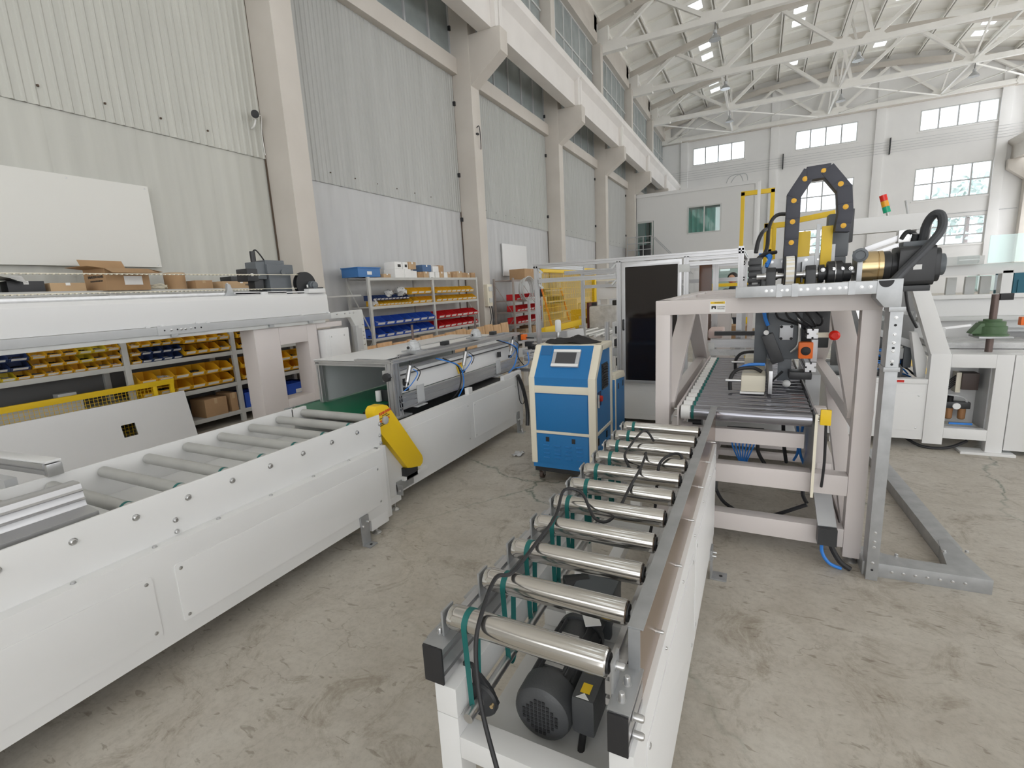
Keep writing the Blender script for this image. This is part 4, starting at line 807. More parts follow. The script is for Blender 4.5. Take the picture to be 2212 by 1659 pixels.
B(0.70, 0.735, AY-0.102, AY-0.10, AZ-0.035, AZ-0.01).build('name_plate', PAPER, sm); B(0.66, 0.79, AY-0.05, AY+0.05, AZ+0.085, AZ+0.11).build('connector_base', MOTORG, sm, 0.005); B(0.62, 0.78, AY-0.09, AY+0.02, AZ-0.145, AZ-0.115).build('motor_foot', BLACKP, sm, 0.004)
MB().tube([(0.75,AY,AZ+0.10),(0.755,AY-0.02,AZ+0.19),(0.775,AY-0.05,AZ+0.235),(0.80,AY-0.07,AZ+0.22),(0.795,AY-0.10,AZ+0.15),(0.73,AY-0.14,AZ+0.06),(0.65,AY-0.19,AZ-0.03),(0.585,AY-0.25,AZ-0.10)], 0.020, 10, 8).build('motor_conduit', mat('dark_grey_conduit', (0.05,0.053,0.06), 0.5), sm)
MB().cyl((0.752,AY,AZ+0.11),(0.755,AY-0.01,AZ+0.18), 0.022, 12).build('cable_gland', BLACKP, sm); MB().cyl((0.72,AY+0.03,AZ+0.1),(0.725,AY+0.02,AZ+0.15), 0.018, 12).build('cable_gland', BLACKP, sm)
# carriage: plates, yellow guards, cable chain
MB().prism([(0.005,1.51),(0.005,1.66),(0.035,1.705),(0.33,1.715),(0.33,1.51),(0.29,1.51),(0.29,1.60),(0.045,1.60),(0.045,1.51)], 'y', AY+0.155, AY+0.165).build('carriage_plate', GALV, g, 0.002)
bolts(g, [(x,AY+0.155,1.69) for x in (0.06,0.12,0.18,0.24,0.30)]+[(x,AY+0.155,1.63) for x in (0.24,0.30)], (0,-1,0), 0.007, 0.006)
B(0.215, 0.223, AY+0.06, AY+0.155, 1.56, 1.68).build('carriage_fin', GALV, g, 0.001)
MB().prism([(0.055,1.61),(0.17,1.61),(0.17,1.65),(0.055,1.65)], 'y', AY+0.14, AY+0.154).build('carriage_slot', BLACK, g)
B(0.19, 0.26, AY+0.20, AY+0.24, 1.52, 1.86).build('yellow_guard', YEL, g, 0.003); B(0.31, 0.365, AY+0.13, AY+0.15, 1.585, 1.875).build('yellow_guard', YEL, g, 0.003)
B(0.14, 0.175, AY+0.22, AY+0.26, 1.52, 1.83).build('yellow_guard', YEL, g, 0.003); B(0.17, 0.19, AY+0.22, AY+0.25, 1.52, 1.86).build('guide_rail', STEEL, g); B(0.285, 0.305, AY+0.15, AY+0.16, 1.53, 1.89).build('steel_strip', GALV, g); B(0.367, 0.385, AY+0.16, AY+0.17, 1.58, 1.77).build('steel_strip', GALV, g)
for a in ((0.01,0.035,1.51,1.96),): B(a[0], a[1], AY+0.55, AY+0.57, a[2], a[3]).build('yellow_frame', YEL, g, 0.003)
B(0.01, 0.145, AY+0.55, AY+0.58, 1.925, 1.96).build('yellow_frame', YEL, g, 0.003); B(0.06, 0.085, AY+0.55, AY+0.57, 1.51, 1.93).build('yellow_frame', YEL, g, 0.003); MB().bar((0.21,AY+0.6,1.965),(0.42,AY+0.6,1.99), 0.02, 0.035).build('yellow_frame', YEL, g, 0.003)
B(0.35, 0.46, AY+0.25, AY+0.36, 1.70, 1.95).build('gear_housing', MOTORG, g, 0.01); B(0.36, 0.45, AY+0.23, AY+0.34, 1.55, 1.70).build('gear_housing', MOTORG, g, 0.01); B(0.44, 0.48, AY+0.26, AY+0.35, 1.78, 1.97).build('connector', BLACKP, g, 0.006)
MB().tube([(0.365,AY+0.2,1.83),(0.36,AY+0.19,1.78),(0.345,AY+0.18,1.74)], 0.008, 8).build('air_hose', BLUEHOSE, g)
# cable chain: arch of links
key = [(0.152,1.53),(0.156,2.055),(0.222,2.165),(0.318,2.168),(0.398,2.06),(0.412,1.93),(0.402,1.84)]; cpts = [key[0]]
for (xa,za),(xb,zb) in zip(key, key[1:]):
    nn = max(1, round(math.hypot(xb-xa, zb-za)/0.058)); cpts += [(xa+(xb-xa)*q/nn, za+(zb-za)*q/nn) for q in range(1, nn+1)]
ch = bpy.data.objects.new('cable_chain', None); col.objects.link(ch); ch.parent = g; MW[ch] = MW[g]
CY0, CY1 = AY+0.06, AY+0.15
CHM = mat('graphite_chain_plastic', (0.028,0.030,0.045), 0.45)
for i in range(len(cpts)-1):
    (x0,z0),(x1,z1) = cpts[i], cpts[i+1]
    e_ = 0.22*Vector((x1-x0,0,z1-z0)); MB().bar(Vector((x0,(CY0+CY1)/2,z0))-e_,Vector((x1,(CY0+CY1)/2,z1))+e_, CY1-CY0+0.004*(i % 2), 0.072, (-(z1-z0),0,(x1-x0))).build('chain_link', CHM, ch, 0.004)
    if i % 2 == 0: bolts(ch, [((x0+x1)/2,CY0,(z0+z1)/2)], (0,-1,0), 0.0105, 0.004, YELBIN, 'link_pin')
# black cable clutter at left of the axis
for p in ([(-0.02,AY+0.1,1.60),(-0.01,AY+0.2,1.70),(0.03,AY+0.3,1.78),(0.04,AY+0.45,1.93),(0.08,AY+0.5,2.0),(0.15,AY+0.5,2.0)], [(-0.03,AY+0.1,1.75),(-0.02,AY+0.12,1.82),(0.0,AY+0.15,1.87),(0.02,AY+0.3,1.90)], [(-0.06,AY+0.1,1.65),(0.0,AY+0.12,1.73),(0.08,AY+0.2,1.75)]):
    MB().tube(p, 0.012, 8).build('black_cable', BLACK, g)
for k in range(3): MB().tube([(0.03,AY+0.08,1.66+0.01*k),(0.045,AY+0.1,1.70),(0.03+0.01*k,AY+0.14,1.73),(-0.01,AY+0.16,1.74)], 0.009, 8).build('air_hose', BLUEHOSE, g)
B(-0.065, 0.005, AY+0.08, AY+0.2, 1.50, 1.72).build('valve_terminal', BLACKP, g, 0.004); B(-0.045, -0.012, AY+0.06, AY+0.08, 1.53, 1.60).build('grey_module', LGREYP, g, 0.004)
for z in (1.55,1.585,1.62,1.655,1.69): B(-0.07, 0.0, AY+0.05, AY+0.08, z-0.012, z+0.012).build('terminal_module', BLACKP, g, 0.003)
B(-0.11, 0.02, AY-0.06, AY+0.1, 1.497, 1.525).build('white_base', GANTRY, g, 0.003)

# ---------------- galvanised cable trunking: tray on the gantry, down pipe, floor run
tr = thing('cable_trunking', 'galvanised cable trunking bolted along the gantry top, down its right leg and over the floor', 'trunking', (0.565, 2.96, 0))
MB().prism([(-0.115,1.500),(0.545,1.496),(0.545,1.558),(-0.115,1.556)], 'y', 2.90, 3.01).build('tray', GALV, tr, 0.0015)
for x in (0.09, 0.16, 0.40): B(x-0.014, x+0.014, 2.8965, 2.90, 1.496, 1.562).build('strap', GALV, tr)
bolts(tr, [(x,2.90,1.53) for x in (0.03,0.055,0.10,0.125,0.185,0.215,0.26,0.285,0.31,0.35,0.375,0.44,0.475)], (0,-1,0), 0.006, 0.005); 
el = MB().prism([(0.50,1.562),(0.60,1.562),(0.60,1.43),(0.535,1.43),(0.50,1.475)], 'y', 2.898, 3.012).build('elbow', GALV, tr, 0.0015)
MB().prism([(0.535+0.03*math.cos(math.radians(a)),1.557+0.032*math.sin(math.radians(a))) for a in range(180,361,15)], 'y', 2.8965, 2.8985).build('cable_entry', BLACK, el)
extrx = B(0.560, 0.612, 2.90, 3.01, 0.0, 1.43).build('down_duct', GALV, tr, 0.0015)
for z in (1.42, 1.13): B(0.553, 0.618, 2.893, 3.012, z-0.011, z+0.011).build('strap', GALV, tr, 0.001)
bolts(tr, [(0.585,2.90,z) for z in (1.38,1.30,1.26,1.22,1.17,0.27,0.22,0.19,0.10)], (0,-1,0), 0.006, 0.005); 
for z in (1.345,1.235,1.155,0.06): MB().cyl((0.585,2.899,z),(0.585,2.8985,z), 0.006, 10).build('hole', BLACK, tr)
fl1 = MB().prism([(0.55,2.945),(1.085,2.965),(1.02,3.40),(0.965,3.35),(0.93,3.06),(0.74,3.055),(0.66,3.075),(0.615,3.12),(0.55,3.12)], 'z', 0.0, 0.078).build('floor_elbow', GALV, tr, 0.0015)
MB().bar((1.005,3.28,0.0375),(0.92,5.05,0.0375), 0.10, 0.074).build('floor_duct', GALV, tr, 0.0015)
bolts(tr, [(0.68+0.05*k,2.949+0.0019*k,0.04) for k in range(7)], (0,-1,0), 0.006, 0.005); bolts(tr, [(1.06,3.24,0.078),(0.955,3.2,0.078),(0.72,3.07,0.078)], (0,0,1), 0.008, 0.012)

# ---------------- blue and cream glue cabinet on castors
bc = thing('glue_cabinet', 'blue cabinet with cream edges, sloping control screen and castors beside the shiny rollers', 'cabinet', (-1.38, 3.8, 0))
X0, X1, BF, BB = -1.665, -1.10, 3.55, 4.05
BTOP = 1.145
sidep = [(BF,0.135),(BF,0.905),(3.73,BTOP),(BB,BTOP),(BB,0.135)]
MB().prism([(BF+0.008,0.135),(BF+0.008,0.90),(3.735,BTOP-0.008),(BB,BTOP-0.008),(BB,0.135)], 'x', X0+0.012, X1-0.012).build('body', BLUE, bc)
def fr(poly, a, b, nm='edge_trim'): return MB().prism(poly, 'x', a, b).build(nm, CREAM, bc, 0.012)
for a, b in ((X0, X0+0.052), (X1-0.062, X1)):
    fr([(BF,0.17),(BF,0.905),(BF+0.05,0.905),(BF+0.05,0.17)], a, b); fr([(BF,0.895),(3.73,BTOP),(3.78,BTOP),(3.775,BTOP-0.05),(BF+0.045,0.885)], a, b); fr([(3.73,BTOP),(BB,BTOP),(BB,BTOP-0.05),(3.745,BTOP-0.05)], a, b)
    fr([(BB-0.045,0.17),(BB-0.045,BTOP-0.04),(BB,BTOP-0.04),(BB,0.17)], a, b)
B(X0+0.045, X1-0.055, BF+0.001, BF+0.03, 0.772, 0.833).build('edge_trim', CREAM, bc, 0.004); B(X0+0.045, X1-0.055, BF+0.001, BF+0.03, 0.432, 0.455).build('edge_trim', CREAM, bc, 0.003)
B(X0+0.04, X1-0.05, 3.74, BB, BTOP-0.03, BTOP-0.002).build('edge_trim', CREAM, bc, 0.008)
B(X1-0.03, X1-0.001, BF+0.045, BB-0.04, 0.432, 0.455).build('edge_trim', CREAM, bc, 0.003)
B(X0+0.06, X1-0.068, BF+0.002, BF+0.012, 0.462, 0.765).build('front_door', BLUE, bc, 0.002); lw = B(X0+0.06, X1-0.068, BF+0.002, BF+0.012, 0.178, 0.426).build('lower_door', BLUE, bc, 0.002)
for x in (X0+0.15, X1-0.19): B(x-0.015, x+0.015, BF-0.002, BF+0.003, 0.365, 0.405).build('latch', BLACK, lw, 0.002)
for i in range(4):
    for j in range(4):
        x = X0+0.14+i*0.095; z = 0.335-j*0.035-(0.0)
        MB().prism([(BF+0.002,z-0.008),(BF-0.006,z-0.004),(BF+0.002,z+0.004)], 'x', x-0.028, x+0.028).build('louvre', BLUE, lw)
B(X0+0.02, X1-0.02, BF+0.02, BB, 0.095, 0.165).build('plinth', BLACK, bc)
sd = Vector((0,0.18,0.24)).normalized(); sn = Vector((0,-0.24,0.18)).normalized(); sx = Vector((1,0,0))
def slope(u, v, h): return Vector((0,BF+0.012,0.902)) + sd*v + sn*h + sx*u
def slab(u0, u1, v0, v1, h0, h1, m, nm, par, bev=0.002):
    vs = [slope(u,v,hh) for hh in (h0,h1) for u, v in ((u0,v0),(u1,v0),(u1,v1),(u0,v1))]
    return MB().add(vs, [(3,2,1,0),(4,5,6,7),(0,1,5,4),(1,2,6,5),(2,3,7,6),(3,0,4,7)]).build(nm, m, par, bev)
hm = slab(-1.485, -1.255, 0.09, 0.245, 0.003, 0.022, SILVERP, 'control_screen', bc); slab(-1.455, -1.285, 0.118, 0.218, 0.0225, 0.0235, SCREEN, 'display', hm, 0); slab(-1.485, -1.255, 0.09, 0.114, 0.0225, 0.025, PAPER, 'bezel_strip', hm); slab(-1.485, -1.255, 0.222, 0.245, 0.0225, 0.025, PAPER, 'bezel_strip', hm)
slab(-1.60, -1.51, 0.20, 0.29, 0.003, 0.006, mat('dark_blue_label', (0.015,0.13,0.33), 0.5), 'data_label', bc)
for k in range(9): B(X1-0.012, X1+0.002, 3.77, 3.91, 0.79+k*0.021, 0.802+k*0.021).build('vent_slat', BLACK, bc)
B(X1-0.012, X1-0.005, 3.76, 3.92, 0.775, 0.985).build('vent_grille', BLACKP, bc)
B(X1-0.012, X1-0.008, 3.64, 3.73, 0.66, 0.775).build('switch_recess', mat('recess_shade_blue', (0.006,0.03,0.12), 0.6), bc); MB().cyl((X1-0.01,3.69,0.72),(X1+0.012,3.69,0.72), 0.024, 14).build('main_switch', REDPRINT, bc); MB().cyl((X1+0.004,3.615,0.66),(X1+0.004,3.615,0.765), 0.009, 10).build('handle', STEEL, bc)  # recess plate lies flat; its depth shade is put into the darker blue
for y in (3.64, 3.88): B(X1-0.012, X1-0.006, y-0.015, y+0.015, 0.345, 0.40).build('latch', BLACK, bc)
for i in range(3):
    for j in range(4): MB().prism([(X1-0.012,0.325-j*0.035-0.008),(X1-0.003,0.325-j*0.035-0.004),(X1-0.012,0.325-j*0.035+0.004)], 'y', 3.62+i*0.13, 3.70+i*0.13).build('louvre', BLUE, bc)
for x in (X0+0.05, X1-0.05):
    for y in (BF+0.08, BB-0.06):
        w = MB().cyl((x-0.014,y+0.02,0.036),(x+0.014,y+0.02,0.036), 0.036, 20).build('castor_wheel', mat('brown_castor_rubber', (0.08,0.055,0.045), 0.5), bc)
        MB().prism([(y-0.03,0.095),(y+0.03,0.095),(y+0.035,0.03),(y+0.01,0.03)], 'x', x-0.022, x-0.016).build('castor_fork', STEEL, w); MB().prism([(y-0.03,0.095),(y+0.03,0.095),(y+0.035,0.03),(y+0.01,0.03)], 'x', x+0.016, x+0.022).build('castor_fork', STEEL, w)
# rear tank section
MB().prism([(4.06,0.2),(4.06,0.80),(4.10,0.815),(4.36,0.815),(4.40,0.79),(4.40,0.2)], 'x', -1.60, -1.085).build('tank_body', BLUE, bc, 0.004)
MB().prism([(4.07,0.80),(4.07,0.84),(4.11,0.855),(4.37,0.835),(4.41,0.80),(4.41,0.77)], 'x', -1.135, -1.08).build('edge_trim', CREAM, bc, 0.012); B(-1.13, -1.082, 4.062, 4.10, 0.2, 0.81).build('edge_trim', CREAM, bc, 0.008)
for y in (4.18, 4.34): B(-1.088, -1.083, y-0.015, y+0.015, 0.70, 0.75).build('latch', BLACK, bc)
B(-1.25, -1.17, 4.1, 4.2, 0.815, 0.85).build('tank_lid', BLUE, bc, 0.01)
# black cloth crumpled on the cabinet
ck = thing('black_cloth', 'crumpled black cloth lying on top of the blue cabinet', 'cloth', (-1.4, 3.9, 1.146))
NX, NY = 18, 12; vs = []
for j in range(NY+1):
    for i in range(NX+1):
        u, v = i/NX*2-1, j/NY*2-1; r = math.hypot(u, v*0.9); e = max(0, 1-r**2)
        hgt = 0.052*e**0.7*(0.75+0.5*math.sin(5*u+3*v)*math.cos(4*v-u)+0.15*math.sin(11*u+7*v))
        k = 1/max(1, r)
        vs.append((-1.395+u*0.24*k+0.01*math.sin(7*v), 3.90+v*0.13*k, 1.146+max(0.002, hgt)))
MB().add(vs, [(j*(NX+1)+i, j*(NX+1)+i+1, (j+1)*(NX+1)+i+1, (j+1)*(NX+1)+i) for j in range(NY) for i in range(NX)]).build('cloth_fold', CLOTH, ck)

# ---------------- aluminium enclosure with smoked door
en = thing('enclosure', 'aluminium-framed machine enclosure with a tall smoked door and white base, behind the blue cabinet', 'enclosure', (-1.3, 5.9, 0))
EY = 5.55; EB = 7.3
B(-1.60, -0.20, EY+0.01, EB, 0.05, 0.47).build('base_cabinet', WHITE, en, 0.004); cover(en, EY+0.01, -1.42, -0.75, 0.11, 0.38, 0.004, WHITE, -1, 'y')
for x in (-1.45, -0.3): B(x-0.05, x+0.05, EY+0.1, EY+0.2, 0, 0.05).build('foot', BLACK, en)
def ep(p0, p1, w=0.05, h=0.05, **k): return extr(p0, p1, w, h, **k).build('frame_profile', ALU, en)
ep((-2.43,EY,0.0),(-2.43,EY,1.87)); ep((-1.42,EY,0.47),(-1.42,EY,1.86)); ep((-0.70,EY,0.47),(-0.70,EY,1.86)); ep((-0.18,EY,0.47),(-0.18,EY,1.92))
ep((-2.46,EY,1.875),(-0.15,EY,1.875)); ep((-2.40,EY,1.70),(-1.44,EY,1.70)); ep((-2.40,EY+0.9,1.80),(-1.44,EY+0.9,1.80)); ep((-2.40,EB,1.80),(-0.18,EB,1.80)); ep((-2.40,EB,1.60),(-0.18,EB,1.60))
for x in (-2.43, -0.18, -1.42): ep((x,EY+0.03,1.875),(x,EB,1.875)); ep((x,EB,0.0),(x,EB,1.9))
ep((-1.72,EB-1.2,0.0),(-1.72,EB-1.2,1.15)); ep((-0.68,EY,1.78),(-0.2,EY,1.78), 0.04, 0.04); ep((-0.68,EY,1.83),(-0.2,EY,1.83), 0.04, 0.03)
dr = MB().ring([(-1.385,0.48),(-0.745,0.48),(-0.745,1.84),(-1.385,1.84)], [(-1.345,0.52),(-0.785,0.52),(-0.785,1.79),(-1.345,1.79)], 'y', EY-0.03, EY-0.005).build('door_frame', ALU, en, 0.002)
B(-1.35, -0.78, EY-0.022, EY-0.012, 0.515, 1.795).build('smoked_pane', TINT, dr)
MB().tube([(-1.366,EY-0.03,1.10),(-1.366,EY-0.055,1.11),(-1.366,EY-0.055,1.20),(-1.366,EY-0.03,1.21)], 0.009, 8, 3).build('door_handle', BLACK, dr)
for z in (1.74, 0.62): B(-0.775, -0.665, EY-0.034, EY-0.028, z-0.04, z+0.04).build('door_hinge', LGREYP, dr, 0.003)
B(-0.64, -0.50, EB-1.1, EB-1.09, 0.9, 1.83).build('brown_pane', BROWN, en); ep((-0.46,EB-1.1,0.47),(-0.46,EB-1.1,1.86), 0.06, 0.05)
for p in ((-2.40,1.84),(-1.45,1.84),(-1.45,1.66),(-2.40,1.66),(-1.45,1.74)): MB().bar((p[0],EY,p[1]),(p[0]+(0.05 if p[0] < -2 else -0.05),EY,p[1]-0.05), 0.02, 0.02).build('corner_brace', LGREYP, en)
# inner mechanism seen left of the door
for (x0,x1,z0,z1,m) in ((-1.60,-1.45,0.98,1.16,WHITE),(-1.58,-1.46,0.86,0.95,BLACKP),(-1.60,-1.45,0.74,0.84,GREYP),(-1.56,-1.47,0.62,0.72,BLACKP),(-1.61,-1.44,0.52,0.56,WHITE)):
    B(x0, x1, EY+0.35, EY+0.6, z0, z1).build('drive_unit', m, en, 0.01)
MB().cyl((-1.50,EY+0.33,0.80),(-1.50,EY+0.36,0.80), 0.035, 16).build('gauge', SILVERP, en); B(-1.56, -1.47, EY+0.33, EY+0.36, 1.02, 1.11).build('dark_window', BLACK, en, 0.006)

# ---------------- left linear gantry: long white beam on a portal, belt drive
lg = thing('beam_gantry', 'long white overhead beam with toothed belt, grey tray and dark servo gearbox, at left', 'gantry', (-5.1, 3.6, 0))
MB().prism([(-5.0,1.44),(-5.0,1.665),(-5.03,1.70),(-5.34,1.70),(-5.34,1.44)], 'y', -1.5, 4.655).build('beam', WHITE2, lg, 0.006)
B(-5.12, -5.06, -1.5, 4.1, 1.70, 1.735).build('guide_rail', STEEL, lg, 0.002); B(-5.30, -5.24, -1.5, 4.1, 1.70, 1.745).build('guide_rail', STEEL, lg, 0.002)
for z, n in ((1.925,'upper'),(1.765,'lower')):
    b_ = B(-5.115, -5.085, -1.5, 4.40, z, z+0.006).build('toothed_belt', CREAM, lg)
    tm = B(-5.115, -5.085, -0.006, 0.006, -0.006, 0.0).mesh('belt_tooth', CREAM)
    for k in range(62): dup_part(tm, 'belt_tooth', b_, rel(b_, (0, 1.35+k*0.04, z)))
MB().lathe((-5.13,4.41,1.815), (1,0,0), [(0.13,0),(0.148,0.002),(0.148,0.01),(0.118,0.012),(0.118,0.05),(0.148,0.052),(0.148,0.062),(0.10,0.066)], 36).build('belt_pulley', BLACK, lg)
MB().lathe((-5.06,4.47,1.795), (1,0,0), [(0.055,0),(0.055,0.05),(0.042,0.055),(0.042,0.08),(0.038,0.082)], 28).build('pulley_hub', MOTORG, lg)
B(-5.14, -4.98, 4.36, 4.62, 1.70, 1.755).build('bearing_pedestal', WHITE2, lg, 0.008); B(-5.12, -4.99, 4.36, 4.60, 1.755, 1.77).build('bearing_foot', BLACKP, lg, 0.003); bolts(lg, [(-5.02,4.38,1.77)], (0,0,1), 0.010, 0.035, PAPER)
B(-5.42, -5.14, 3.94, 4.30, 1.94, 2.05).build('gearbox', MOTORG, lg, 0.012); B(-5.40, -5.16, 3.94, 4.20, 2.03, 2.10).build('gearbox', MOTORG, lg, 0.012); B(-5.40, -5.15, 3.96, 4.26, 1.70, 1.95).build('gearbox', MOTORG, lg, 0.012)
MB().cyl((-5.14,4.14,1.96),(-5.12,4.14,1.96), 0.03, 18).build('gearbox_cap', MOTORG, lg)
sm = B(-5.36, -5.17, 3.70, 3.84, 1.86, 2.00).build('servo_motor', BLACKP, lg, 0.01); B(-5.36, -5.17, 3.82, 3.95, 1.88, 2.08).build('motor_flange', MOTORG, sm, 0.015); B(-5.16, -5.155, 3.735, 3.765, 1.915, 1.945).build('name_plate', PAPER, sm)
MB().cyl((-5.25,3.86,2.06),(-5.25,3.86,2.20), 0.03, 12).build('cable_gland', BLACKP, sm); MB().tube([(-5.25,3.86,2.19),(-5.24,3.90,2.215),(-5.24,3.96,2.15),(-5.26,4.02,2.08)], 0.008, 8).build('motor_cable', BLACK, sm); B(-5.32, -5.2, 3.80, 3.92, 1.75, 1.88).build('motor_base', BLACKP, sm, 0.01)
cl = MB().prism([(3.32,1.70),(3.46,1.70),(3.42,1.74),(3.40,1.82),(3.37,1.83),(3.36,1.76)], 'x', -5.09, -5.05).build('belt_clamp', GALV, lg, 0.003); bolts(cl, [(-5.07,3.38,1.82)], (0,0,1), 0.008, 0.02)
B(-5.1, -5.04, 3.75, 3.83, 1.70, 1.73).build('stop_pad', WHITE2, lg, 0.003); B(-5.10, -5.06, 3.45, 4.36, 1.715, 1.728).build('slide_strip', WHITE2, lg)
# grey cable tray below the beam
B(-5.03, -4.955, -1.5, 4.64, 1.365, 1.438).build('cable_tray', GREYP, lg, 0.002); B(-5.04, -4.97, -1.5, 4.55, 1.325, 1.366).build('tray_underside', LGREYP, lg, 0.002)
jp = B(-4.956, -4.950, 2.56, 3.02, 1.360, 1.442).build('joint_plate', GREYP, lg, 0.001); bolts(jp, [(-4.95,y,1.402) for y in (2.68,2.77,2.81,2.86)], (1,0,0), 0.010, 0.006)
for y in (2.62,2.735,2.90,2.96): MB().cyl((-4.9505,y,1.402),(-4.9495,y,1.402), 0.008, 10).build('hole', BLACK, jp)
for y in (2.5, 2.62, 2.95, 3.05, 4.2, 4.62): B(-4.99, -4.96, y-0.012, y+0.012, 1.438, 1.455).build('clip', WHITE2, lg)
for y in (2.7, 3.75, 4.3): B(-4.99, -4.945, y-0.03, y+0.03, 1.335, 1.365).build('tray_clip', GALV, lg)
te = MB().prism([(4.64,1.44),(5.20,1.455),(5.215,1.41),(5.245,0.55),(5.06,0.55),(5.06,1.22),(4.98,1.36),(4.64,1.365)], 'x', -5.03, -4.955).build('tray_elbow', LGREYP, lg, 0.002)
B(-5.0, -4.94, 5.04, 5.09, 0.5, 1.24).build('tray_lip', GREYP, te); B(-4.955, -4.952, 5.10, 5.16, 0.9, 1.2).build('tray_seam', GREYP, te); bolts(te, [(-4.955,y,1.42) for y in (4.74,4.88,4.97,5.04)]+[(-4.955,5.19,z) for z in (1.25,1.15,1.10,1.05,0.97)], (1,0,0), 0.011, 0.008)
# portal
for y0, y1 in ((3.55,3.87),(4.27,4.42)): B(-5.24, -5.0, y0, y1, 0.0, 1.325).build('leg', GANTRY, lg, 0.008)
B(-5.24, -5.0, 3.87, 4.27, 1.115, 1.325).build('crossbar', GANTRY, lg, 0.006); B(-5.24, -5.0, 3.87, 4.27, 0.30, 0.46).build('sill', GANTRY, lg, 0.006)
B(-5.15, -5.0, 4.42, 4.85, 1.26, 1.325).build('crossbar', GANTRY, lg, 0.006)
eb = B(-5.12, -4.90, 4.45, 4.86, 0.62, 1.235).build('control_box', WHITE2, lg, 0.006); MB().prism(rrect(4.52,4.80,0.86,1.16,0.01), 'x', -4.90, -4.896).build('box_door', WHITE2, eb, 0.001); bolts(eb, [(-4.896,y,1.14) for y in (4.55,4.77)], (1,0,0), 0.008, 0.004)
B(-5.12, -4.98, 4.42, 4.90, 0, 0.62).build('box_stand', GANTRY, lg, 0.004)

# ---------------- racks and parts bins
def rack(name, label, xf, xb, ys, zs, ztop, brace=True, m=RACK):
    r = thing(name, label, 'rack', ((xf+xb)/2, (ys[0]+ys[-1])/2, 0))
    for y in ys:
        for x0, x1 in ((xf-0.045, xf), (xb, xb+0.045)): B(x0, x1, y-0.03, y+0.03, 0, ztop).build('upright', m, r, 0.003)
    for i in range(len(ys)-1):
        for z in zs:
            s = B(xb+0.02, xf-0.01, ys[i]+0.03, ys[i+1]-0.03, z-0.025, z).build('shelf', m, r)
            B(xf-0.03, xf-0.002, ys[i]+0.03, ys[i+1]-0.03, z-0.05, z+0.004).build('front_beam', m, s, 0.003)
    if brace:
        for y in (ys[0], ys[-1]):
            MB().bar((xf-0.02,y,0.9),(xb+0.02,y,ztop-0.15), 0.006, 0.03, (0,1,0)).build('diagonal_strut', m, r); MB().bar((xf-0.02,y,0.85),(xb+0.02,y,0.1), 0.006, 0.03, (0,1,0)).build('diagonal_strut', m, r)
    return r
BINME = {}
CNAME = {YELBIN: 'yellow', YELBIN2: 'lemon yellow', BLUEBIN: 'blue', NAVYBIN: 'navy blue', REDBIN: 'red'}
def bin_mesh(w, d, h, m):
    k = (round(w,3), d, h, m.name)
    if k not in BINME:
        t = 0.003; W = w/2-0.002
        side = [(-d,0),(-0.03,0),(0.0,h*0.40),(-0.012,h*0.42),(-0.42*d,h),(-d,h)]
        b = MB()
        for y0, y1 in ((-W,-W+t),(W-t,W)): b.prism(side, 'y', y0, y1)
        b.box(-d, -0.03, -W, W, 0, t).box(-d, -d+t, -W, W, 0, h)
        b.add([(-0.033,-W,0),(-0.033,W,0),(-0.002,W,h*0.4),(-0.002,-W,h*0.4),(-0.03,-W,0),(-0.03,W,0),(0.001,W,h*0.4),(0.001,-W,h*0.4)], [(0,1,2,3),(7,6,5,4),(0,4,5,1),(3,2,6,7),(0,3,7,4),(1,5,6,2)])
        lip = MB().box(-0.004, 0.007, -W*0.97, W*0.97, h*0.37, h*0.43)
        lab = MB().add([(-0.0265,-W*0.75,h*0.12),(-0.0265,W*0.75,h*0.12),(-0.0068,W*0.75,h*0.36),(-0.0068,-W*0.75,h*0.36)], [(0,1,2,3)]).xf(Matrix.Translation((0.006,0,0)))
        BINME[k] = (b.mesh('bin_body', m), lip.mesh('bin_lip', m), lab.mesh('label_card', PAPER))
    return BINME[k]
def bin_row(x, y0, y1, n, z, m, d, h, where, group, start=0, content=0.25):
    w = (y1-y0)/n
    for i in range(n):
        mm = m[i % len(m)] if isinstance(m, (list, tuple)) else m
        me = bin_mesh(w, d, h, mm)
        o = thing('parts_bin', '%s bin, %s from left, %s' % (CNAME[mm], ORD[start+i], where), 'bin', (x, y0+(i+0.5)*w, z), random.uniform(-0.03,0.03), group)
        for q, nm in zip(me, ('bin_body','bin_lip','label_card')): dup_part(q, nm, o)
        if random.random() < (0.85 if h < 0.11 else content): dup_part(FILL[(i*7+int(z*50)) % len(FILL)], 'parts_and_shade', o, (-d*0.5, 0, 0.004), (0,0,random.uniform(0,6))).scale = (d*0.7, w*0.7, h)  # small bins mostly get dark parts, which also stand for shade in the cavities
def fill_mesh(seed, m):
    rr = random.Random(seed); b = MB()
    n = 10; vs = [(-0.5+i/n, -0.5+j/n, 0.30+0.22*rr.random()-0.5*((i/n-0.5)**2+(j/n-0.5)**2)) for j in range(n+1) for i in range(n+1)]
    return b.add(vs, [(j*(n+1)+i, j*(n+1)+i+1, (j+1)*(n+1)+i+1, (j+1)*(n+1)+i) for j in range(n) for i in range(n)]).mesh('parts_and_shade', m)
FILL = [fill_mesh(1, BLACKP), fill_mesh(2, MOTORG), fill_mesh(3, BLACKP), fill_mesh(4, GREYP), fill_mesh(5, BLACK)]
XF = -6.42
r1 = rack('storage_rack', 'long grey storage rack of yellow and navy bins behind the white beam', XF, -6.97, [1.62, 2.94, 4.23, 5.56], [0.16, 0.555, 0.985, 1.40, 1.83], 1.83)
g1 = 'bins on the left wall rack'
B(-6.99, -6.975, 1.6, 5.58, 0.1, 1.82).build('back_panel', mat('dark_grey_sheet', (0.13,0.13,0.13), 0.6), r1)  # dark panel behind the bays; its colour also supplies shade between the shelves
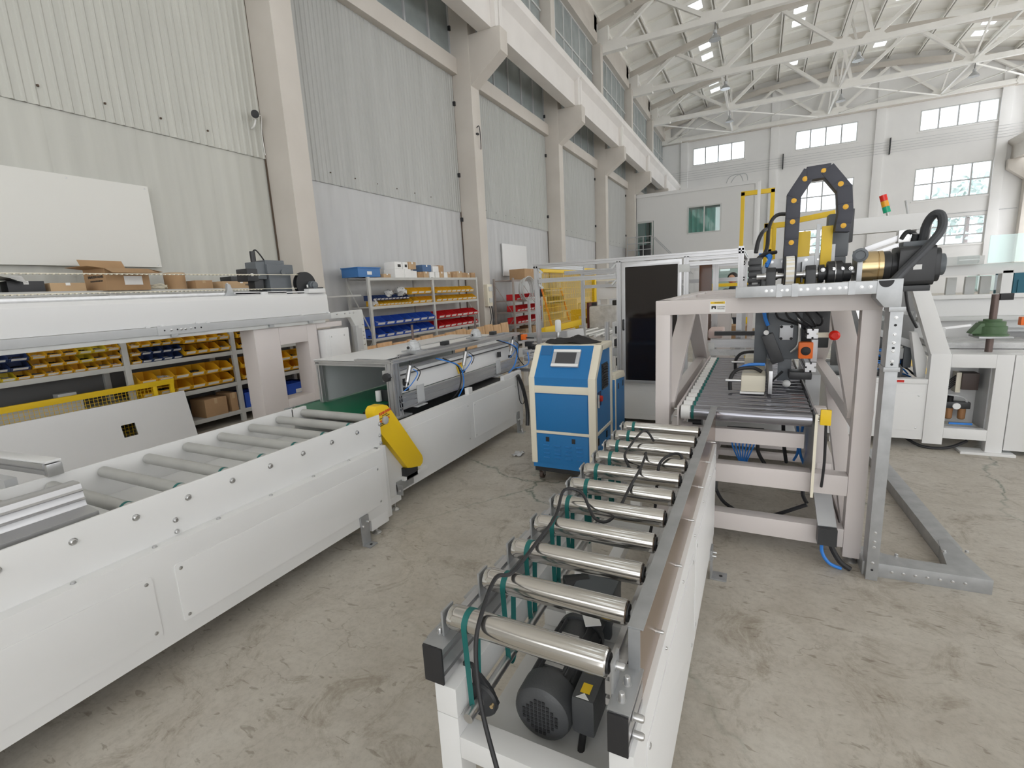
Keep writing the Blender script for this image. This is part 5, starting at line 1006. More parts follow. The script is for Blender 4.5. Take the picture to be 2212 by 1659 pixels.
bin_row(XF+0.00, 1.66, 2.00, 3, 0.985, YELBIN2, 0.2, 0.085, 'bottom row of the top small-bin stack', g1)
bin_row(XF+0.00, 2.00, 2.90, 8, 0.985, YELBIN, 0.2, 0.085, 'bottom row of the top small-bin stack', g1, 3)
bin_row(XF+0.01, 1.66, 2.12, 3, 1.078, NAVYBIN, 0.2, 0.085, 'middle row of the top small-bin stack', g1)
bin_row(XF+0.01, 2.13, 2.90, 6, 1.078, [YELBIN,YELBIN,YELBIN,YELBIN2,YELBIN,YELBIN], 0.2, 0.085, 'middle row of the top small-bin stack', g1, 3)
bin_row(XF+0.02, 1.66, 2.12, 3, 1.170, NAVYBIN, 0.2, 0.085, 'upper row of the top small-bin stack', g1)
bin_row(XF+0.02, 2.13, 2.90, 6, 1.170, [YELBIN,YELBIN,YELBIN,YELBIN2,YELBIN2,YELBIN], 0.2, 0.085, 'upper row of the top small-bin stack', g1, 3)
bin_row(XF+0.00, 2.99, 3.10, 1, 0.985, YELBIN, 0.2, 0.085, 'bottom row in the middle bay under the beam', g1)
bin_row(XF+0.00, 3.10, 3.56, 4, 0.985, NAVYBIN, 0.2, 0.085, 'bottom row in the middle bay under the beam', g1, 1)
bin_row(XF+0.01, 2.99, 3.10, 1, 1.078, YELBIN, 0.2, 0.085, 'middle row in the middle bay under the beam', g1)
bin_row(XF+0.01, 3.10, 3.56, 4, 1.078, NAVYBIN, 0.2, 0.085, 'middle row in the middle bay under the beam', g1, 1)
bin_row(XF+0.02, 2.99, 3.56, 5, 1.170, YELBIN, 0.2, 0.085, 'upper row in the middle bay under the beam', g1)
bin_row(XF+0.02, 3.58, 4.18, 4, 1.01, YELBIN, 0.26, 0.12, 'lower row of large bins under the beam', g1); bin_row(XF+0.03, 3.58, 4.18, 4, 1.155, YELBIN, 0.26, 0.12, 'upper row of large bins under the beam', g1)
bin_row(XF+0.02, 3.02, 4.16, 6, 0.575, YELBIN, 0.3, 0.13, 'lower row of large bins above the white leaning panel', g1); bin_row(XF+0.04, 3.02, 4.16, 6, 0.735, YELBIN, 0.3, 0.13, 'upper row of large bins above the white leaning panel', g1)
bin_row(XF+0.02, 4.30, 5.50, 6, 1.01, YELBIN, 0.26, 0.12, 'lower row beside the portal leg', g1); bin_row(XF+0.03, 4.30, 5.50, 6, 1.155, YELBIN, 0.26, 0.12, 'upper row beside the portal leg', g1)
bin_row(XF+0.02, 4.30, 5.50, 6, 0.575, YELBIN, 0.3, 0.13, 'lower row seen through the portal', g1); bin_row(XF+0.04, 4.30, 5.50, 6, 0.735, YELBIN, 0.3, 0.13, 'upper row seen through the portal', g1)
def carton(label, x0, x1, y0, y1, z0, z1, m=CARD, rz=0.0, lab=None, cat='carton', name='carton', group=None, openflap=False):
    c = thing(name, label, cat, ((x0+x1)/2, (y0+y1)/2, z0), rz, group)
    hx, hy, hz = (x1-x0)/2, (y1-y0)/2, z1-z0; t = 0.005
    def loc(b): b.xf(MW[c]); return b
    if openflap:
        loc(MB().ring([(-hx,-hy),(hx,-hy),(hx,hy),(-hx,hy)], [(-hx+t,-hy+t),(hx-t,-hy+t),(hx-t,hy-t),(-hx+t,hy-t)], 'z', 0, hz)).build('box_walls', m, c); loc(MB().box(-hx+t, hx-t, -hy+t, hy-t, 0, t)).build('box_bottom', m, c)
        f = min(hx, hy)*0.9; sl = 0.35*f
        for vs in ([(hx,-hy,hz),(hx,hy,hz),(hx+f,hy+0.02,hz-sl),(hx+f,-hy-0.02,hz-sl)], [(-hx,-hy,hz),(-hx,hy,hz),(-hx-f*0.4,hy,hz+f*0.7),(-hx-f*0.4,-hy,hz+f*0.7)], [(-hx,-hy,hz),(hx,-hy,hz),(hx+0.02,-hy-f,hz+sl*0.3),(-hx,-hy-f,hz+sl*0.3)], [(-hx,hy,hz),(hx,hy,hz),(hx+0.02,hy+f,hz-sl*0.6),(-hx,hy+f,hz-sl*0.6)]):
            v2 = [(a, b, cc-0.004) for a, b, cc in vs]
            loc(MB().add(vs+v2, [(0,1,2,3),(7,6,5,4),(0,4,5,1),(1,5,6,2),(2,6,7,3),(3,7,4,0)])).build('flap', m, c)
    else:
        loc(MB().box(-hx, hx, -hy, hy, 0, hz)).build('box_body', m, c, 0.003)
        loc(MB().box(-hx-0.0005, hx+0.0005, -0.02, 0.02, hz*0.7, hz+0.0008)).build('tape', CARD2 if m is CARD else PAPER, c)
    if lab: loc(MB().box(hx, hx+0.001, -hy*0.2, hy*0.65, hz*0.25, hz*0.65)).build('label', lab, c)
    return c
ZT = 1.83
carton('large open cardboard carton with raised flaps on the left rack top', -6.72, -6.36, 2.84, 3.30, ZT, ZT+0.24, CARD, 0.12, PAPER, openflap=True)
bcx = [o for o in bpy.data.objects if o.name.startswith('carton')][-1]
for k in range(2): strokes(MW[bcx] @ face_M((0.02,-0.2306,0.15-0.045*k), (1,0,0), (0,0,1)), 0.26-0.05*k, 0.030-0.012*k, PRINT, bcx, 40+k)
c_ = carton('low brown carton left of the open carton on the rack', -6.70, -6.45, 2.42, 2.72, ZT, ZT+0.09, CARD2)
carton('black flat package with sagging lid on the left rack top', -6.70, -6.45, 2.10, 2.38, ZT, ZT+0.11, BLACKP, cat='package', name='flat_package')
carton('dark rounded case under clear film at the far left of the rack', -6.72, -6.48, 1.80, 2.06, ZT, ZT+0.12, BLACKP, cat='case', name='dark_case')
carton('small yellow-brown carton at the very left of the rack top', -6.70, -6.50, 1.62, 1.78, ZT, ZT+0.16, CARD2)
fm = thing('plastic_film', 'clear plastic film draped over the dark case on the rack', 'film', (-6.55, 1.95, ZT+0.125))
MB().add([(-6.75+0.06*i, 1.70+0.065*j, ZT+0.135+0.05*math.sin(1.3*i+j)*0.5+0.05*(1-j/8)+(0 if 1 < i < 6 else -0.03)) for j in range(9) for i in range(8)], [(j*8+i, j*8+i+1, (j+1)*8+i+1, (j+1)*8+i) for j in range(8) for i in range(7)]).build('film_sheet', WRAP, fm)
dr_ = thing('cardboard_drum', 'round cardboard drum standing on the left rack top', 'drum', (-6.6, 3.72, ZT)); MB().lathe((-6.6,3.72,ZT), (0,0,1), [(0.115,0),(0.115,0.19),(0.11,0.192)], 28).build('drum_shell', CARD, dr_); MB().lathe((-6.6,3.72,ZT+0.192), (0,0,1), [(0.118,0),(0.118,0.014),(0.112,0.016)], 28).build('drum_lid', CARD2, dr_)
carton('small open brown box right of the cardboard drum', -6.68, -6.48, 3.90, 4.12, ZT, ZT+0.11, CARD, openflap=False)
fcx = carton('flat brown carton with printed end carrying a black case', -6.70, -6.42, 4.22, 4.76, ZT, ZT+0.095, CARD2); strokes(face_M((-6.4192,4.62,ZT+0.045), (0,1,0), (0,0,1)), 0.15, 0.028, PRINT, fcx, 50)
carton('black case lying on the flat brown carton', -6.68, -6.44, 4.36, 4.62, ZT+0.0955, ZT+0.16, BLACKP, cat='case', name='dark_case')
carton('narrow brown carton at the right end of the left rack top', -6.70, -6.46, 4.85, 5.10, ZT, ZT+0.10, CARD)
tc = thing('twine_coil', 'loose coil of pale cord between carton and drum', 'cord', (-6.5, 3.45, ZT))
for k in range(4): MB().tube([(-6.52+0.09*math.cos(a*0.785+k), 3.46+0.10*math.sin(a*0.785+k), ZT+0.02+0.012*k+0.012*math.sin(a*2)) for a in range(8)], 0.006, 6, 4, True).build('cord_loop', CREAM, tc)
carton('brown carton with printed figures on the lowest shelf of the left rack', -6.75, -6.43, 3.72, 4.02, 0.16, 0.40, CARD, 0, None)
carton('small white box on the lowest shelf of the left rack', -6.60, -6.43, 3.36, 3.52, 0.16, 0.26, PAPER, name='small_box', cat='box')
carton('small brown box beside the white box, lowest shelf', -6.62, -6.44, 3.18, 3.34, 0.16, 0.245, CARD2, name='small_box', cat='box')
carton('tall brown carton behind the rack post on the lowest shelf', -6.75, -6.44, 4.08, 4.18, 0.16, 0.42, CARD)
def crate(label, x0, x1, y0, y1, z0, z1, m=BLUEBIN):
    c = thing('plastic_crate', label, 'crate', ((x0+x1)/2, (y0+y1)/2, z0)); t = 0.006
    MB().ring([(x0,y0),(x1,y0),(x1,y1),(x0,y1)], [(x0+t,y0+t),(x1-t,y0+t),(x1-t,y1-t),(x0+t,y1-t)], 'z', z0, z1).build('crate_walls', m, c, 0.001); B(x0+t, x1-t, y0+t, y1-t, z0, z0+t).build('crate_bottom', m, c)
    MB().ring([(x0-0.012,y0-0.012),(x1+0.012,y0-0.012),(x1+0.012,y1+0.012),(x0-0.012,y1+0.012)], [(x0+t,y0+t),(x1-t,y0+t),(x1-t,y1-t),(x0+t,y1-t)], 'z', z1-0.02, z1).build('crate_rim', m, c, 0.001)
    B(x1, x1+0.004, (y0+y1)/2-0.06, (y0+y1)/2+0.06, z0+0.04, z0+0.10).build('crate_label', PAPER, c)
    return c
crate('blue plastic crate on the lowest shelf, right of the portal leg', -6.85, -6.45, 5.02, 5.40, 0.16, 0.36); crate('blue plastic crate half hidden left of the portal leg', -6.80, -6.45, 4.30, 4.56, 0.16, 0.38)
carton('orange-red small box beside the blue crate, lowest shelf', -6.6, -6.45, 4.82, 4.98, 0.16, 0.24, ORANGE, name='small_box', cat='box')
ss = thing('steel_section', 'grey folded steel section lying on the empty middle shelf', 'steel section', (-6.55, 2.0, 0.555)); MB().prism([(-6.70,0.556),(-6.45,0.556),(-6.45,0.70),(-6.458,0.70),(-6.458,0.565),(-6.70,0.565)], 'y', 1.66, 2.48).build('folded_sheet', LGREYP, ss); B(-6.62, -6.50, 2.30, 2.46, 0.57, 0.78).build('grey_block', GREYP, ss, 0.01)

# white leaning panel and yellow mesh guard in front of the rack
wp = thing('leaning_board', 'white sheet panel with a small rectangular hole leaning low against the left rack', 'panel', (-6.22, 2.4, 0))
def lean(y, v, h=0.0): return Vector((-6.19-0.13*v/0.60-h*0.0, y, 0.004+v*0.976))
P = lambda y, v, d: tuple(lean(y, v)+Vector((d, 0, d*0.2)))
def lring(o_, i_, d0, d1):
    n = len(o_); vs = [P(y,v,d) for d in (d0,d1) for y, v in list(o_)+list(i_)]; fs = []
    for i in range(n):
        j = (i+1) % n; fs += [(i,n+i,n+j,j),(2*n+i,2*n+j,3*n+j,3*n+i),(i,j,2*n+j,2*n+i),(n+i,3*n+i,3*n+j,n+j)]
    return MB().add(vs, fs)
lring([(-0.2,0.0),(3.44,0.0),(3.44,0.61),(-0.2,0.61)], [(2.69,0.22),(2.83,0.22),(2.83,0.36),(2.69,0.36)], -0.012, 0.0).build('panel_sheet', WHITE2, wp)
ym = thing('mesh_guard', 'yellow wire-mesh guard panel leaning behind the white panel', 'guard panel', (-6.33, 2.4, 0))
for z in (0.735, 0.05): B(-6.385, -6.345, -0.2, 3.36, z-0.03, z+0.03).build('frame_bar', YEL, ym, 0.003)
for y in (3.33, 3.14): B(-6.385, -6.345, y-0.02, y+0.02, 0.07, 0.71).build('frame_bar', YEL, ym, 0.003)
wm = MB()
for k in range(88): wm.box(-6.368, -6.364, -0.2+k*0.038, -0.197+k*0.038, 0.07, 0.71)
for k in range(17): wm.box(-6.364, -6.360, -0.2, 3.33, 0.07+k*0.038, 0.073+k*0.038)
tag(wm.build('wire_mesh', YEL, ym), kind='stuff')

# boards and camera on the wall
wbd = thing('wall_board', 'large blank white board mounted high on the cream corrugated wall', 'board', (-7.05, 3.0, 2.14)); B(-7.08, -7.045, 0.6, 3.84, 2.14, 3.145).build('board_face', mat('white_board_face', (0.74,0.735,0.70), 0.5), wbd, 0.002); bolts(wbd, [(-7.045,y,2.17) for y in (1.0,2.0,3.0,3.8)]+[(-7.045,y,3.11) for y in (1.0,2.0,3.0,3.8)], (1,0,0), 0.008, 0.004)
wbd = thing('wall_board', 'small blank white board on the far grey wall panel above the coiled hose', 'board', (-7.05, 14.5, 2.06)); B(-7.08, -7.045, 13.6, 15.35, 2.06, 3.03).build('board_face', WHITE2, wbd, 0.002)
sc_ = thing('security_camera', 'small black-faced security camera on the wall by the first column', 'camera', (-6.95, 5.5, 4.3))
MB().lathe((-7.0,5.53,4.42), (0.8,-0.6,-0.12), [(0.03,0),(0.05,0.01),(0.055,0.12),(0.05,0.15)], 16).build('camera_body', PAPER, sc_); MB().lathe((-6.875,5.44,4.40), (0.8,-0.6,-0.12), [(0.056,0),(0.056,0.02),(0.045,0.025)], 16).build('lens_face', BLACK, sc_); MB().tube([(-7.08,5.5,4.25),(-6.99,5.49,4.27),(-6.97,5.51,4.36)], 0.012, 8).build('camera_arm', PAPER, sc_)
MB().tube([(-6.97,5.56,4.42),(-7.0,5.64,4.44),(-7.06,5.66,4.2),(-7.06,5.67,3.9)], 0.006, 6).build('camera_wire', PAPER, sc_)
sb = thing('switch_box', 'cream electrical switch box with sockets on the second column', 'switch box', (-6.52, 11.68, 1.2)); B(-6.57, -6.46, 11.48, 11.74, 1.22, 1.80).build('box_body', CREAM, sb, 0.008)
for z in (1.62, 1.32): B(-6.46, -6.43, 11.54, 11.70, z, z+0.12).build('socket', LGREYP, sb, 0.01)
for k in range(2): MB().tube([(-6.48,11.58+0.1*k,1.22),(-6.47,11.62+0.12*k,0.9),(-6.50,11.5+0.2*k,0.55),(-6.5,11.6+0.3*k,0.02)], 0.012, 6).build('cable', BLACKP, sb)
tp = thing('wall_tap', 'small wall hook with wire on the second column shaft', 'hook', (-6.55, 11.7, 5.2)); MB().tube([(-6.57,11.62,5.7),(-6.5,11.62,5.72),(-6.5,11.66,5.55),(-6.52,11.70,5.3),(-6.54,11.72,5.2)], 0.012, 6).build('hook_wire', BLACKP, tp); B(-6.57, -6.52, 11.56, 11.64, 5.52, 5.56).build('hook_bar', BLACKP, tp)

# middle rack
r2 = rack('storage_rack', 'grey two-bay storage rack with blue, yellow and red bins behind the belt conveyor', XF, -6.97, [7.0, 9.0, 10.88], [0.22, 0.84, 1.44, 1.97], 1.985)
MB().bar((-6.97,6.35,1.66),(-6.6,6.95,1.66), 0.04, 0.03).build('side_stay', RACK, r2)
g2 = 'bins on the middle rack'
bin_row(XF+0.02, 7.05, 8.92, 7, 0.845, BLUEBIN, 0.38, 0.17, 'lower blue row on the middle rack', g2, content=0.6); bin_row(XF+0.05, 7.05, 8.92, 7, 1.075, BLUEBIN, 0.38, 0.17, 'upper blue row on the middle rack', g2, content=0.6)
bin_row(XF+0.02, 9.06, 10.80, 7, 0.845, REDBIN, 0.38, 0.16, 'lower red row on the middle rack', g2, content=0.5); bin_row(XF+0.05, 9.06, 10.80, 7, 1.07, REDBIN, 0.38, 0.16, 'upper red row on the middle rack', g2, content=0.5)
bin_row(XF+0.02, 9.06, 10.80, 8, 1.445, YELBIN, 0.3, 0.14, 'lower yellow row, right bay of the middle rack', g2, content=0.5); bin_row(XF+0.05, 9.06, 10.65, 8, 1.635, YELBIN, 0.3, 0.14, 'upper yellow row, right bay of the middle rack', g2, content=0.5)
bin_row(XF+0.02, 8.22, 8.90, 3, 1.445, YELBIN, 0.3, 0.14, 'lower yellow row beside the rack centre post', g2); bin_row(XF+0.05, 8.15, 8.85, 3, 1.635, YELBIN, 0.3, 0.14, 'upper yellow row beside the rack centre post', g2)
bin_row(XF+0.00, 7.12, 8.20, 10, 1.445, YELBIN, 0.24, 0.10, 'lower small row, left bay of the middle rack', g2); bin_row(XF+0.01, 7.06, 8.14, 10, 1.55, NAVYBIN, 0.24, 0.10, 'upper small row, left bay of the middle rack', g2)
ZR = 1.972
crate('blue plastic crate with white label on the left end of the middle rack top', -6.85, -6.45, 6.78, 7.36, ZR+0.015, ZR+0.19, mat('faded_blue_crate', (0.05,0.18,0.45), 0.5))
bx = [('white', 7.78, 8.08, 0, 0.17, PAPER), ('white', 7.80, 8.02, 0.171, 0.31, PAPER), ('white', 8.09, 8.28, 0, 0.17, PAPER), ('white', 8.06, 8.22, 0.171, 0.31, PAPER), ('white', 8.30, 8.50, 0, 0.14, PAPER), ('brown', 8.24, 8.48, 0.171, 0.32, CARD2), ('brown', 8.54, 8.72, 0, 0.12, CARD), ('brown', 8.73, 8.90, 0, 0.13, CARD2),
      ('white', 8.92, 9.10, 0, 0.12, PAPER), ('blue', 8.72, 9.02, 0.131, 0.27, mat('faded_blue_box', (0.08,0.16,0.32), 0.6)), ('white', 9.04, 9.26, 0.121, 0.25, PAPER), ('white', 9.12, 9.28, 0, 0.12, PAPER), ('brown', 9.28, 9.48, 0.131, 0.27, CARD), ('brown', 9.30, 9.44, 0, 0.13, CARD2), ('white', 9.46, 9.60, 0, 0.12, PAPER),
      ('brown', 9.62, 9.80, 0, 0.13, CARD2), ('brown', 9.82, 9.98, 0, 0.11, CARD), ('brown', 10.0, 10.22, 0, 0.15, CARD2), ('brown', 10.26, 10.46, 0, 0.12, CARD), ('brown', 10.48, 10.60, 0, 0.11, CARD2), ('brown', 10.64, 10.84, 0, 0.12, CARD), ('brown', 7.42, 7.62, 0, 0.07, CARD2)]
cnt = {}
for cn, ya, yb_, za, zb, m in sorted(bx, key=lambda t: t[1]):
    lv = 'upper' if za > 0 else 'lower'; k = (cn, lv); cnt[k] = cnt.get(k, 0)+1
    carton('small %s box, %s from the left in the %s layer on the middle rack top' % (cn, ORD[cnt[k]-1], lv), -6.72, -6.44+random.uniform(-0.02,0.02), ya, yb_, ZR+za+0.002, ZR+zb, m, random.uniform(-0.04,0.04), PRINT if cn == 'white' and zb > 0.3 else None, 'box', 'small_box', 'boxes on the middle rack top')
for i, (y, z, s_) in enumerate(((7.6,1.67,0.09),(7.95,1.70,0.13),(7.15,1.50,0.08))):
    pb = thing('plastic_bag', '%s crumpled plastic bag among the small bins of the middle rack' % ('smaller','biggest','lowest')[i], 'bag', (-6.5, y, z)); rr = random.Random(i)
    mb = MB().ball((-6.5,y,z), s_, 8, 0.7); mb.v = [(a+rr.uniform(-1,1)*0.02, b+rr.uniform(-1,1)*0.02, c+rr.uniform(-1,1)*0.02) for a, b, c in mb.v]; mb.build('bag_film', WRAP, pb)
# far rack with red bins and hose coil
r3 = rack('storage_rack', 'narrow steel rack with red bins and cartons beyond the second column', -6.15, -6.8, [12.45, 14.35], [0.12, 0.66, 1.0, 1.32, 1.9], 1.95, True, mat('rusty_grey_rack', (0.36,0.31,0.28), 0.6))
g3 = 'red bins on the far rack'
for z, w in ((1.325,'top'),(1.005,'middle'),(0.665,'bottom')): bin_row(-6.12, 12.55, 14.25, 7, z, REDBIN, 0.34, 0.17, '%s row of the far red rack' % w, g3, content=0.4)
carton('big brown carton on top of the far red rack', -6.7, -6.2, 13.3, 14.3, 1.905, 2.22, CARD)
for i, (y, w) in enumerate(((12.55,0.5),(13.1,0.45),(13.6,0.4))): carton('%s brown carton on the bottom shelf of the far red rack' % ORD[i], -6.6, -6.15, y, y+w, 0.121, 0.42+0.05*i, (CARD, CARD2)[i % 2])
hc = thing('hose_coil', 'grey hose coil hanging on the far red rack', 'hose', (-6.0, 13.0, 1.6))
for k in range(6): MB().tube([(-6.08+0.03*k, 13.0+(0.40+0.02*(k % 3))*math.cos(a*0.524), 1.62+(0.30+0.012*k)*math.sin(a*0.524)) for a in range(12)], 0.012, 6, 3, True).build('hose_loop', LGREYP, hc)
# plywood boards leaning along the aisle
for i in range(13):
    y = 5.55+i*0.385; h = 0.86+0.02*math.sin(i*2.1)
    pw = thing('plywood_board', '%s leaning plywood board from the left behind the belt conveyor' % ORD[i], 'board', (-5.42, y, 0), random.uniform(-0.015,0.015), 'plywood boards leaning in a row')
    MB().add([(-5.36,y,0),(-5.338,y,0.006),(-5.338,y+0.375,0.006),(-5.36,y+0.375,0),(-5.442,y+0.01,h),(-5.42,y+0.01,h+0.006),(-5.42,y+0.37,h+0.006),(-5.442,y+0.37,h)], [(3,2,1,0),(4,5,6,7),(0,1,5,4),(1,2,6,5),(2,3,7,6),(3,0,4,7)]).build('board_face', PLY, pw)
st = thing('plywood_stack', 'low pile of plywood sheets lying behind the tunnel cover', 'plywood', (-4.6, 6.4, 0))
for k in range(14): B(-5.25+0.01*math.sin(k), -4.2+0.01*math.cos(k*2), 5.35+0.02*math.sin(k*3), 7.4+0.02*math.cos(k), 0.05*k+0.02, 0.05*k+0.066).build('sheet', PLY, st)
B(-5.2, -4.25, 5.5, 5.6, 0, 0.02).build('batten', PLY, st); B(-5.2, -4.25, 7.1, 7.2, 0, 0.02).build('batten', PLY, st)

# ---------------- right-hand white machine
rm_ = thing('packing_machine', 'big white machine with sloping post, green spindle jack and open valve bay, at right', 'machine', (1.5, 6.0, 0))
RY0, RY1 = 5.40, 6.9
def rb(x0, x1, y0, y1, z0, z1, nm='frame', m=WHITE, bev=0.004): return B(x0, x1, y0, y1, z0, z1).build(nm, m, rm_, bev)
rb(0.62, 1.36, RY0, RY0+0.05, 0.09, 0.60, 'front_cabinet'); cover(rm_, RY0, 0.66, 0.93, 0.17, 0.52, 0.004, WHITE, -1, 'y'); cover(rm_, RY0, 0.95, 1.33, 0.17, 0.52, 0.004, WHITE, -1, 'y')
rb(0.62, 0.68, RY0+0.05, RY1, 0.09, 0.60, 'side_wall'); rb(0.62, 1.36, RY1-0.05, RY1, 0.09, 0.60, 'rear_wall'); rb(0.62, 1.36, RY0-0.004, RY0+0.09, 0.601, 0.645, 'top_rail')
B(1.10, 1.19, RY0-0.007, RY0-0.0045, 0.612, 0.632).build('red_label', REDPRINT, rm_)
rb(1.36, 1.50, RY0-0.01, RY0+0.08, 0.06, 0.87, 'upright'); rb(1.79, 1.90, RY0-0.01, RY0+0.08, 0.0, 0.87, 'upright'); rb(1.50, 1.79, RY0-0.01, RY0+0.08, 0.755, 0.87, 'top_rail'); rb(1.50, 1.79, RY0-0.01, RY0+0.08, 0.12, 0.215, 'bottom_rail')
rb(1.50, 1.79, RY0+0.30, RY0+0.33, 0.2, 0.78, 'bay_back'); rb(1.78, 1.80, RY0+0.05, RY0+0.33, 0.2, 0.78, 'bay_side', GREYP)
rb(1.91, 2.75, RY0, RY0+0.05, 0.045, 0.865, 'side_door'); rb(1.36, 2.75, RY0+0.081, RY1, 0.84, 0.869, 'table_top'); rb(2.70, 2.75, RY0+0.05, RY1, 0.0, 0.84, 'side_wall')
B(1.62, 1.98, RY0-0.05, RY0+0.10, 0.0, 0.022).build('foot_plate', WHITE, rm_, 0.003); B(0.66, 0.80, RY0+0.02, RY0+0.2, 0, 0.09).build('foot', WHITE, rm_, 0.004); B(0.9, 1.9, RY0+0.5, RY0+0.56, 0.0, 0.11).build('skid', WHITE, rm_)
MB().tube([(1.22,RY0+0.2,0.10),(1.36,RY0+0.05,0.02),(1.55,RY0+0.04,0.02),(1.70,RY0+0.1,0.08)], 0.013, 8).build('floor_cable', BLACK, rm_)
# valve bay contents
vb = B(1.60, 1.635, RY0+0.18, RY0+0.28, 0.50, 0.68).build('valve_manifold', CREAM, rm_, 0.003); B(1.635, 1.75, RY0+0.16, RY0+0.29, 0.53, 0.68).build('valve_stack', mat('dark_brown_plastic', (0.06,0.04,0.035), 0.5), vb, 0.008)
for k in range(5): MB().tube([(1.60,RY0+0.2,0.65-0.02*k),(1.55,RY0+0.15,0.62-0.02*k),(1.49,RY0+0.12,0.58-0.02*k)], 0.006, 6).build('hose', BLACK, vb)
MB().tube([(1.50,RY0+0.15,0.49),(1.60,RY0+0.13,0.48),(1.67,RY0+0.15,0.45),(1.69,RY0+0.16,0.38)], 0.009, 8).build('hose', GREYP, vb)
fr_ = B(1.54, 1.71, RY0+0.14, RY0+0.22, 0.36, 0.42).build('filter_regulator', BLACKP, rm_, 0.012)
for x in (1.57, 1.66): MB().lathe((x,RY0+0.17,0.26), (0,0,1), [(0.02,0),(0.028,0.01),(0.028,0.10)], 16).build('filter_bowl', mat('amber_bowl', (0.32,0.16,0.07), 0.25), fr_); MB().cyl((1.565,RY0+0.16,0.42),(1.565,RY0+0.16,0.47), 0.026, 14).build('regulator_knob', BLACK, fr_)
MB().cyl((1.61,RY0+0.14,0.385),(1.61,RY0+0.125,0.385), 0.028, 18).build('pressure_gauge', PAPER, fr_); MB().bar((1.56,RY0+0.1,0.235),(1.72,RY0+0.1,0.235), 0.016, 0.016).build('blue_fitting', BLUEHOSE, fr_)
# open mechanism at left
B(0.70, 1.34, RY0+0.2, RY1-0.1, 0.40, 0.58).build('inner_tray', BLACKP, rm_)
for k in range(14):
    rr = random.Random(k); x0 = 1.0+0.3*rr.random(); y0 = RY0+0.1+0.35*rr.random(); z0 = 0.62+0.22*rr.random()
    MB().tube([(x0-0.25,y0,z0+0.03),(x0-0.08,y0-0.05,z0+0.08*rr.random()),(x0+0.05,y0+0.04,z0-0.05),(x0+0.12,y0+0.1,z0-0.12)], 0.007, 6, 4).build('air_hose', BLUEHOSE if k % 3 else BLACK, rm_)
for x, z in ((0.98,0.70),(1.20,0.83),(1.05,0.93)): B(x-0.1, x+0.1, RY0+0.3, RY0+0.5, z-0.05, z+0.05).build('valve_unit', (LGREYP,BLACKP,GREYP)[int(x*10) % 3], rm_, 0.01)
MB().lathe((1.10,RY0+0.10,0.70), (0,-1,0), [(0.09,0),(0.09,0.03),(0.05,0.032),(0.05,0.04)], 24).build('sprocket', BLACKP, rm_)
MB().bar((0.95,RY0+0.3,1.07),(1.32,RY0+0.25,0.90), 0.05, 0.06).build('slide_bar', GREYP, rm_, 0.004); MB().bar((0.95,RY0+0.35,1.28),(1.28,RY0+0.35,1.20), 0.04, 0.04).build('slide_bar', STEEL, rm_); MB().bar((0.85,RY0+0.4,1.30),(1.0,RY0+0.4,0.84), 0.05, 0.05).build('slide_bar', STEEL, rm_)
B(0.92, 1.25, RY0+0.55, RY0+0.60, 1.12, 1.17).build('acrylic_plate', CLEAR, rm_); MB().bar((0.75,RY0+0.55,0.80),(1.33,RY0+0.5,0.80), 0.04, 0.03).build('slide_bar', ALU, rm_)
MB().prism([(1.36,0.86),(1.50,0.86),(1.245,1.60),(1.13,1.60)], 'y', RY0, RY0+0.10).build('sloping_post', WHITE, rm_, 0.005); MB().tube([(1.13,RY0-0.01,1.45),(1.17,RY0-0.01,1.25),(1.24,RY0-0.01,1.10)], 0.012, 6).build('post_cable', BLACK, rm_)
MB().prism([(1.30,0.64),(1.36,0.64),(1.36,0.82),(1.27,1.05),(1.23,1.05)], 'y', RY0+0.1, RY0+0.2).build('post_foot', WHITE, rm_, 0.004)
# upper structure
rb(0.72, 1.42, 6.25, 6.28, 0.62, 1.50, 'inner_back', mat('mid_grey_sheet', (0.22,0.22,0.22), 0.5))
for k in range(6): rb(0.78+0.09*k, 0.84+0.09*k, 5.62+0.03*(k % 3), 5.75, 0.66+0.04*(k % 2), 0.80+0.05*(k % 3), 'valve_unit', (BLACKP, GREYP, MOTORG)[k % 3], 0.006)
rb(0.72, 1.52, 6.45, 6.6, 2.0, 2.16, 'upper_beam', WHITE); rb(1.40, 1.52, 6.46, 6.59, 0.87, 2.0, 'upper_post', WHITE)
rb(1.45, 3.2, 6.40, 6.55, 1.52, 1.62, 'cross_beam', WHITE); rb(1.45, 3.2, 6.40, 6.5, 0.87, 1.32, 'back_panel', WHITE); rb(1.45, 3.2, 6.36, 6.42, 1.29, 1.33, 'panel_ledge', WHITE); rb(2.08, 2.16, 6.40, 6.5, 1.30, 1.55, 'panel_post', WHITE)
rb(1.45, 3.2, 6.30, 6.40, 1.08, 1.12, 'lower_ledge', LGREYP); rb(1.9, 3.2, 6.2, 6.8, 0.98, 1.0, 'grey_table', GREYP); rb(1.45, 3.0, 5.75, 6.2, 0.875, 0.93, 'steel_deck', WRAP)
for x in (1.75, 1.9, 2.02): rb(x, x+0.08, 6.7, 6.75, 1.32, 1.50, 'back_bottle', LGREYP)
B(1.93, 2.9, 6.30, 6.31, 1.625, 1.88).build('glass_guard', PALEGL, rm_); rb(1.62, 1.90, 6.28, 6.38, 1.62, 1.70, 'actuator', LGREYP); MB().cyl((1.70,6.27,1.665),(1.85,6.27,1.665), 0.04, 14).build('clear_hose', CLEAR, rm_)
B(2.05, 2.25, 6.9, 7.2, 1.34, 1.50).build('pale_window', PALEGL, rm_)
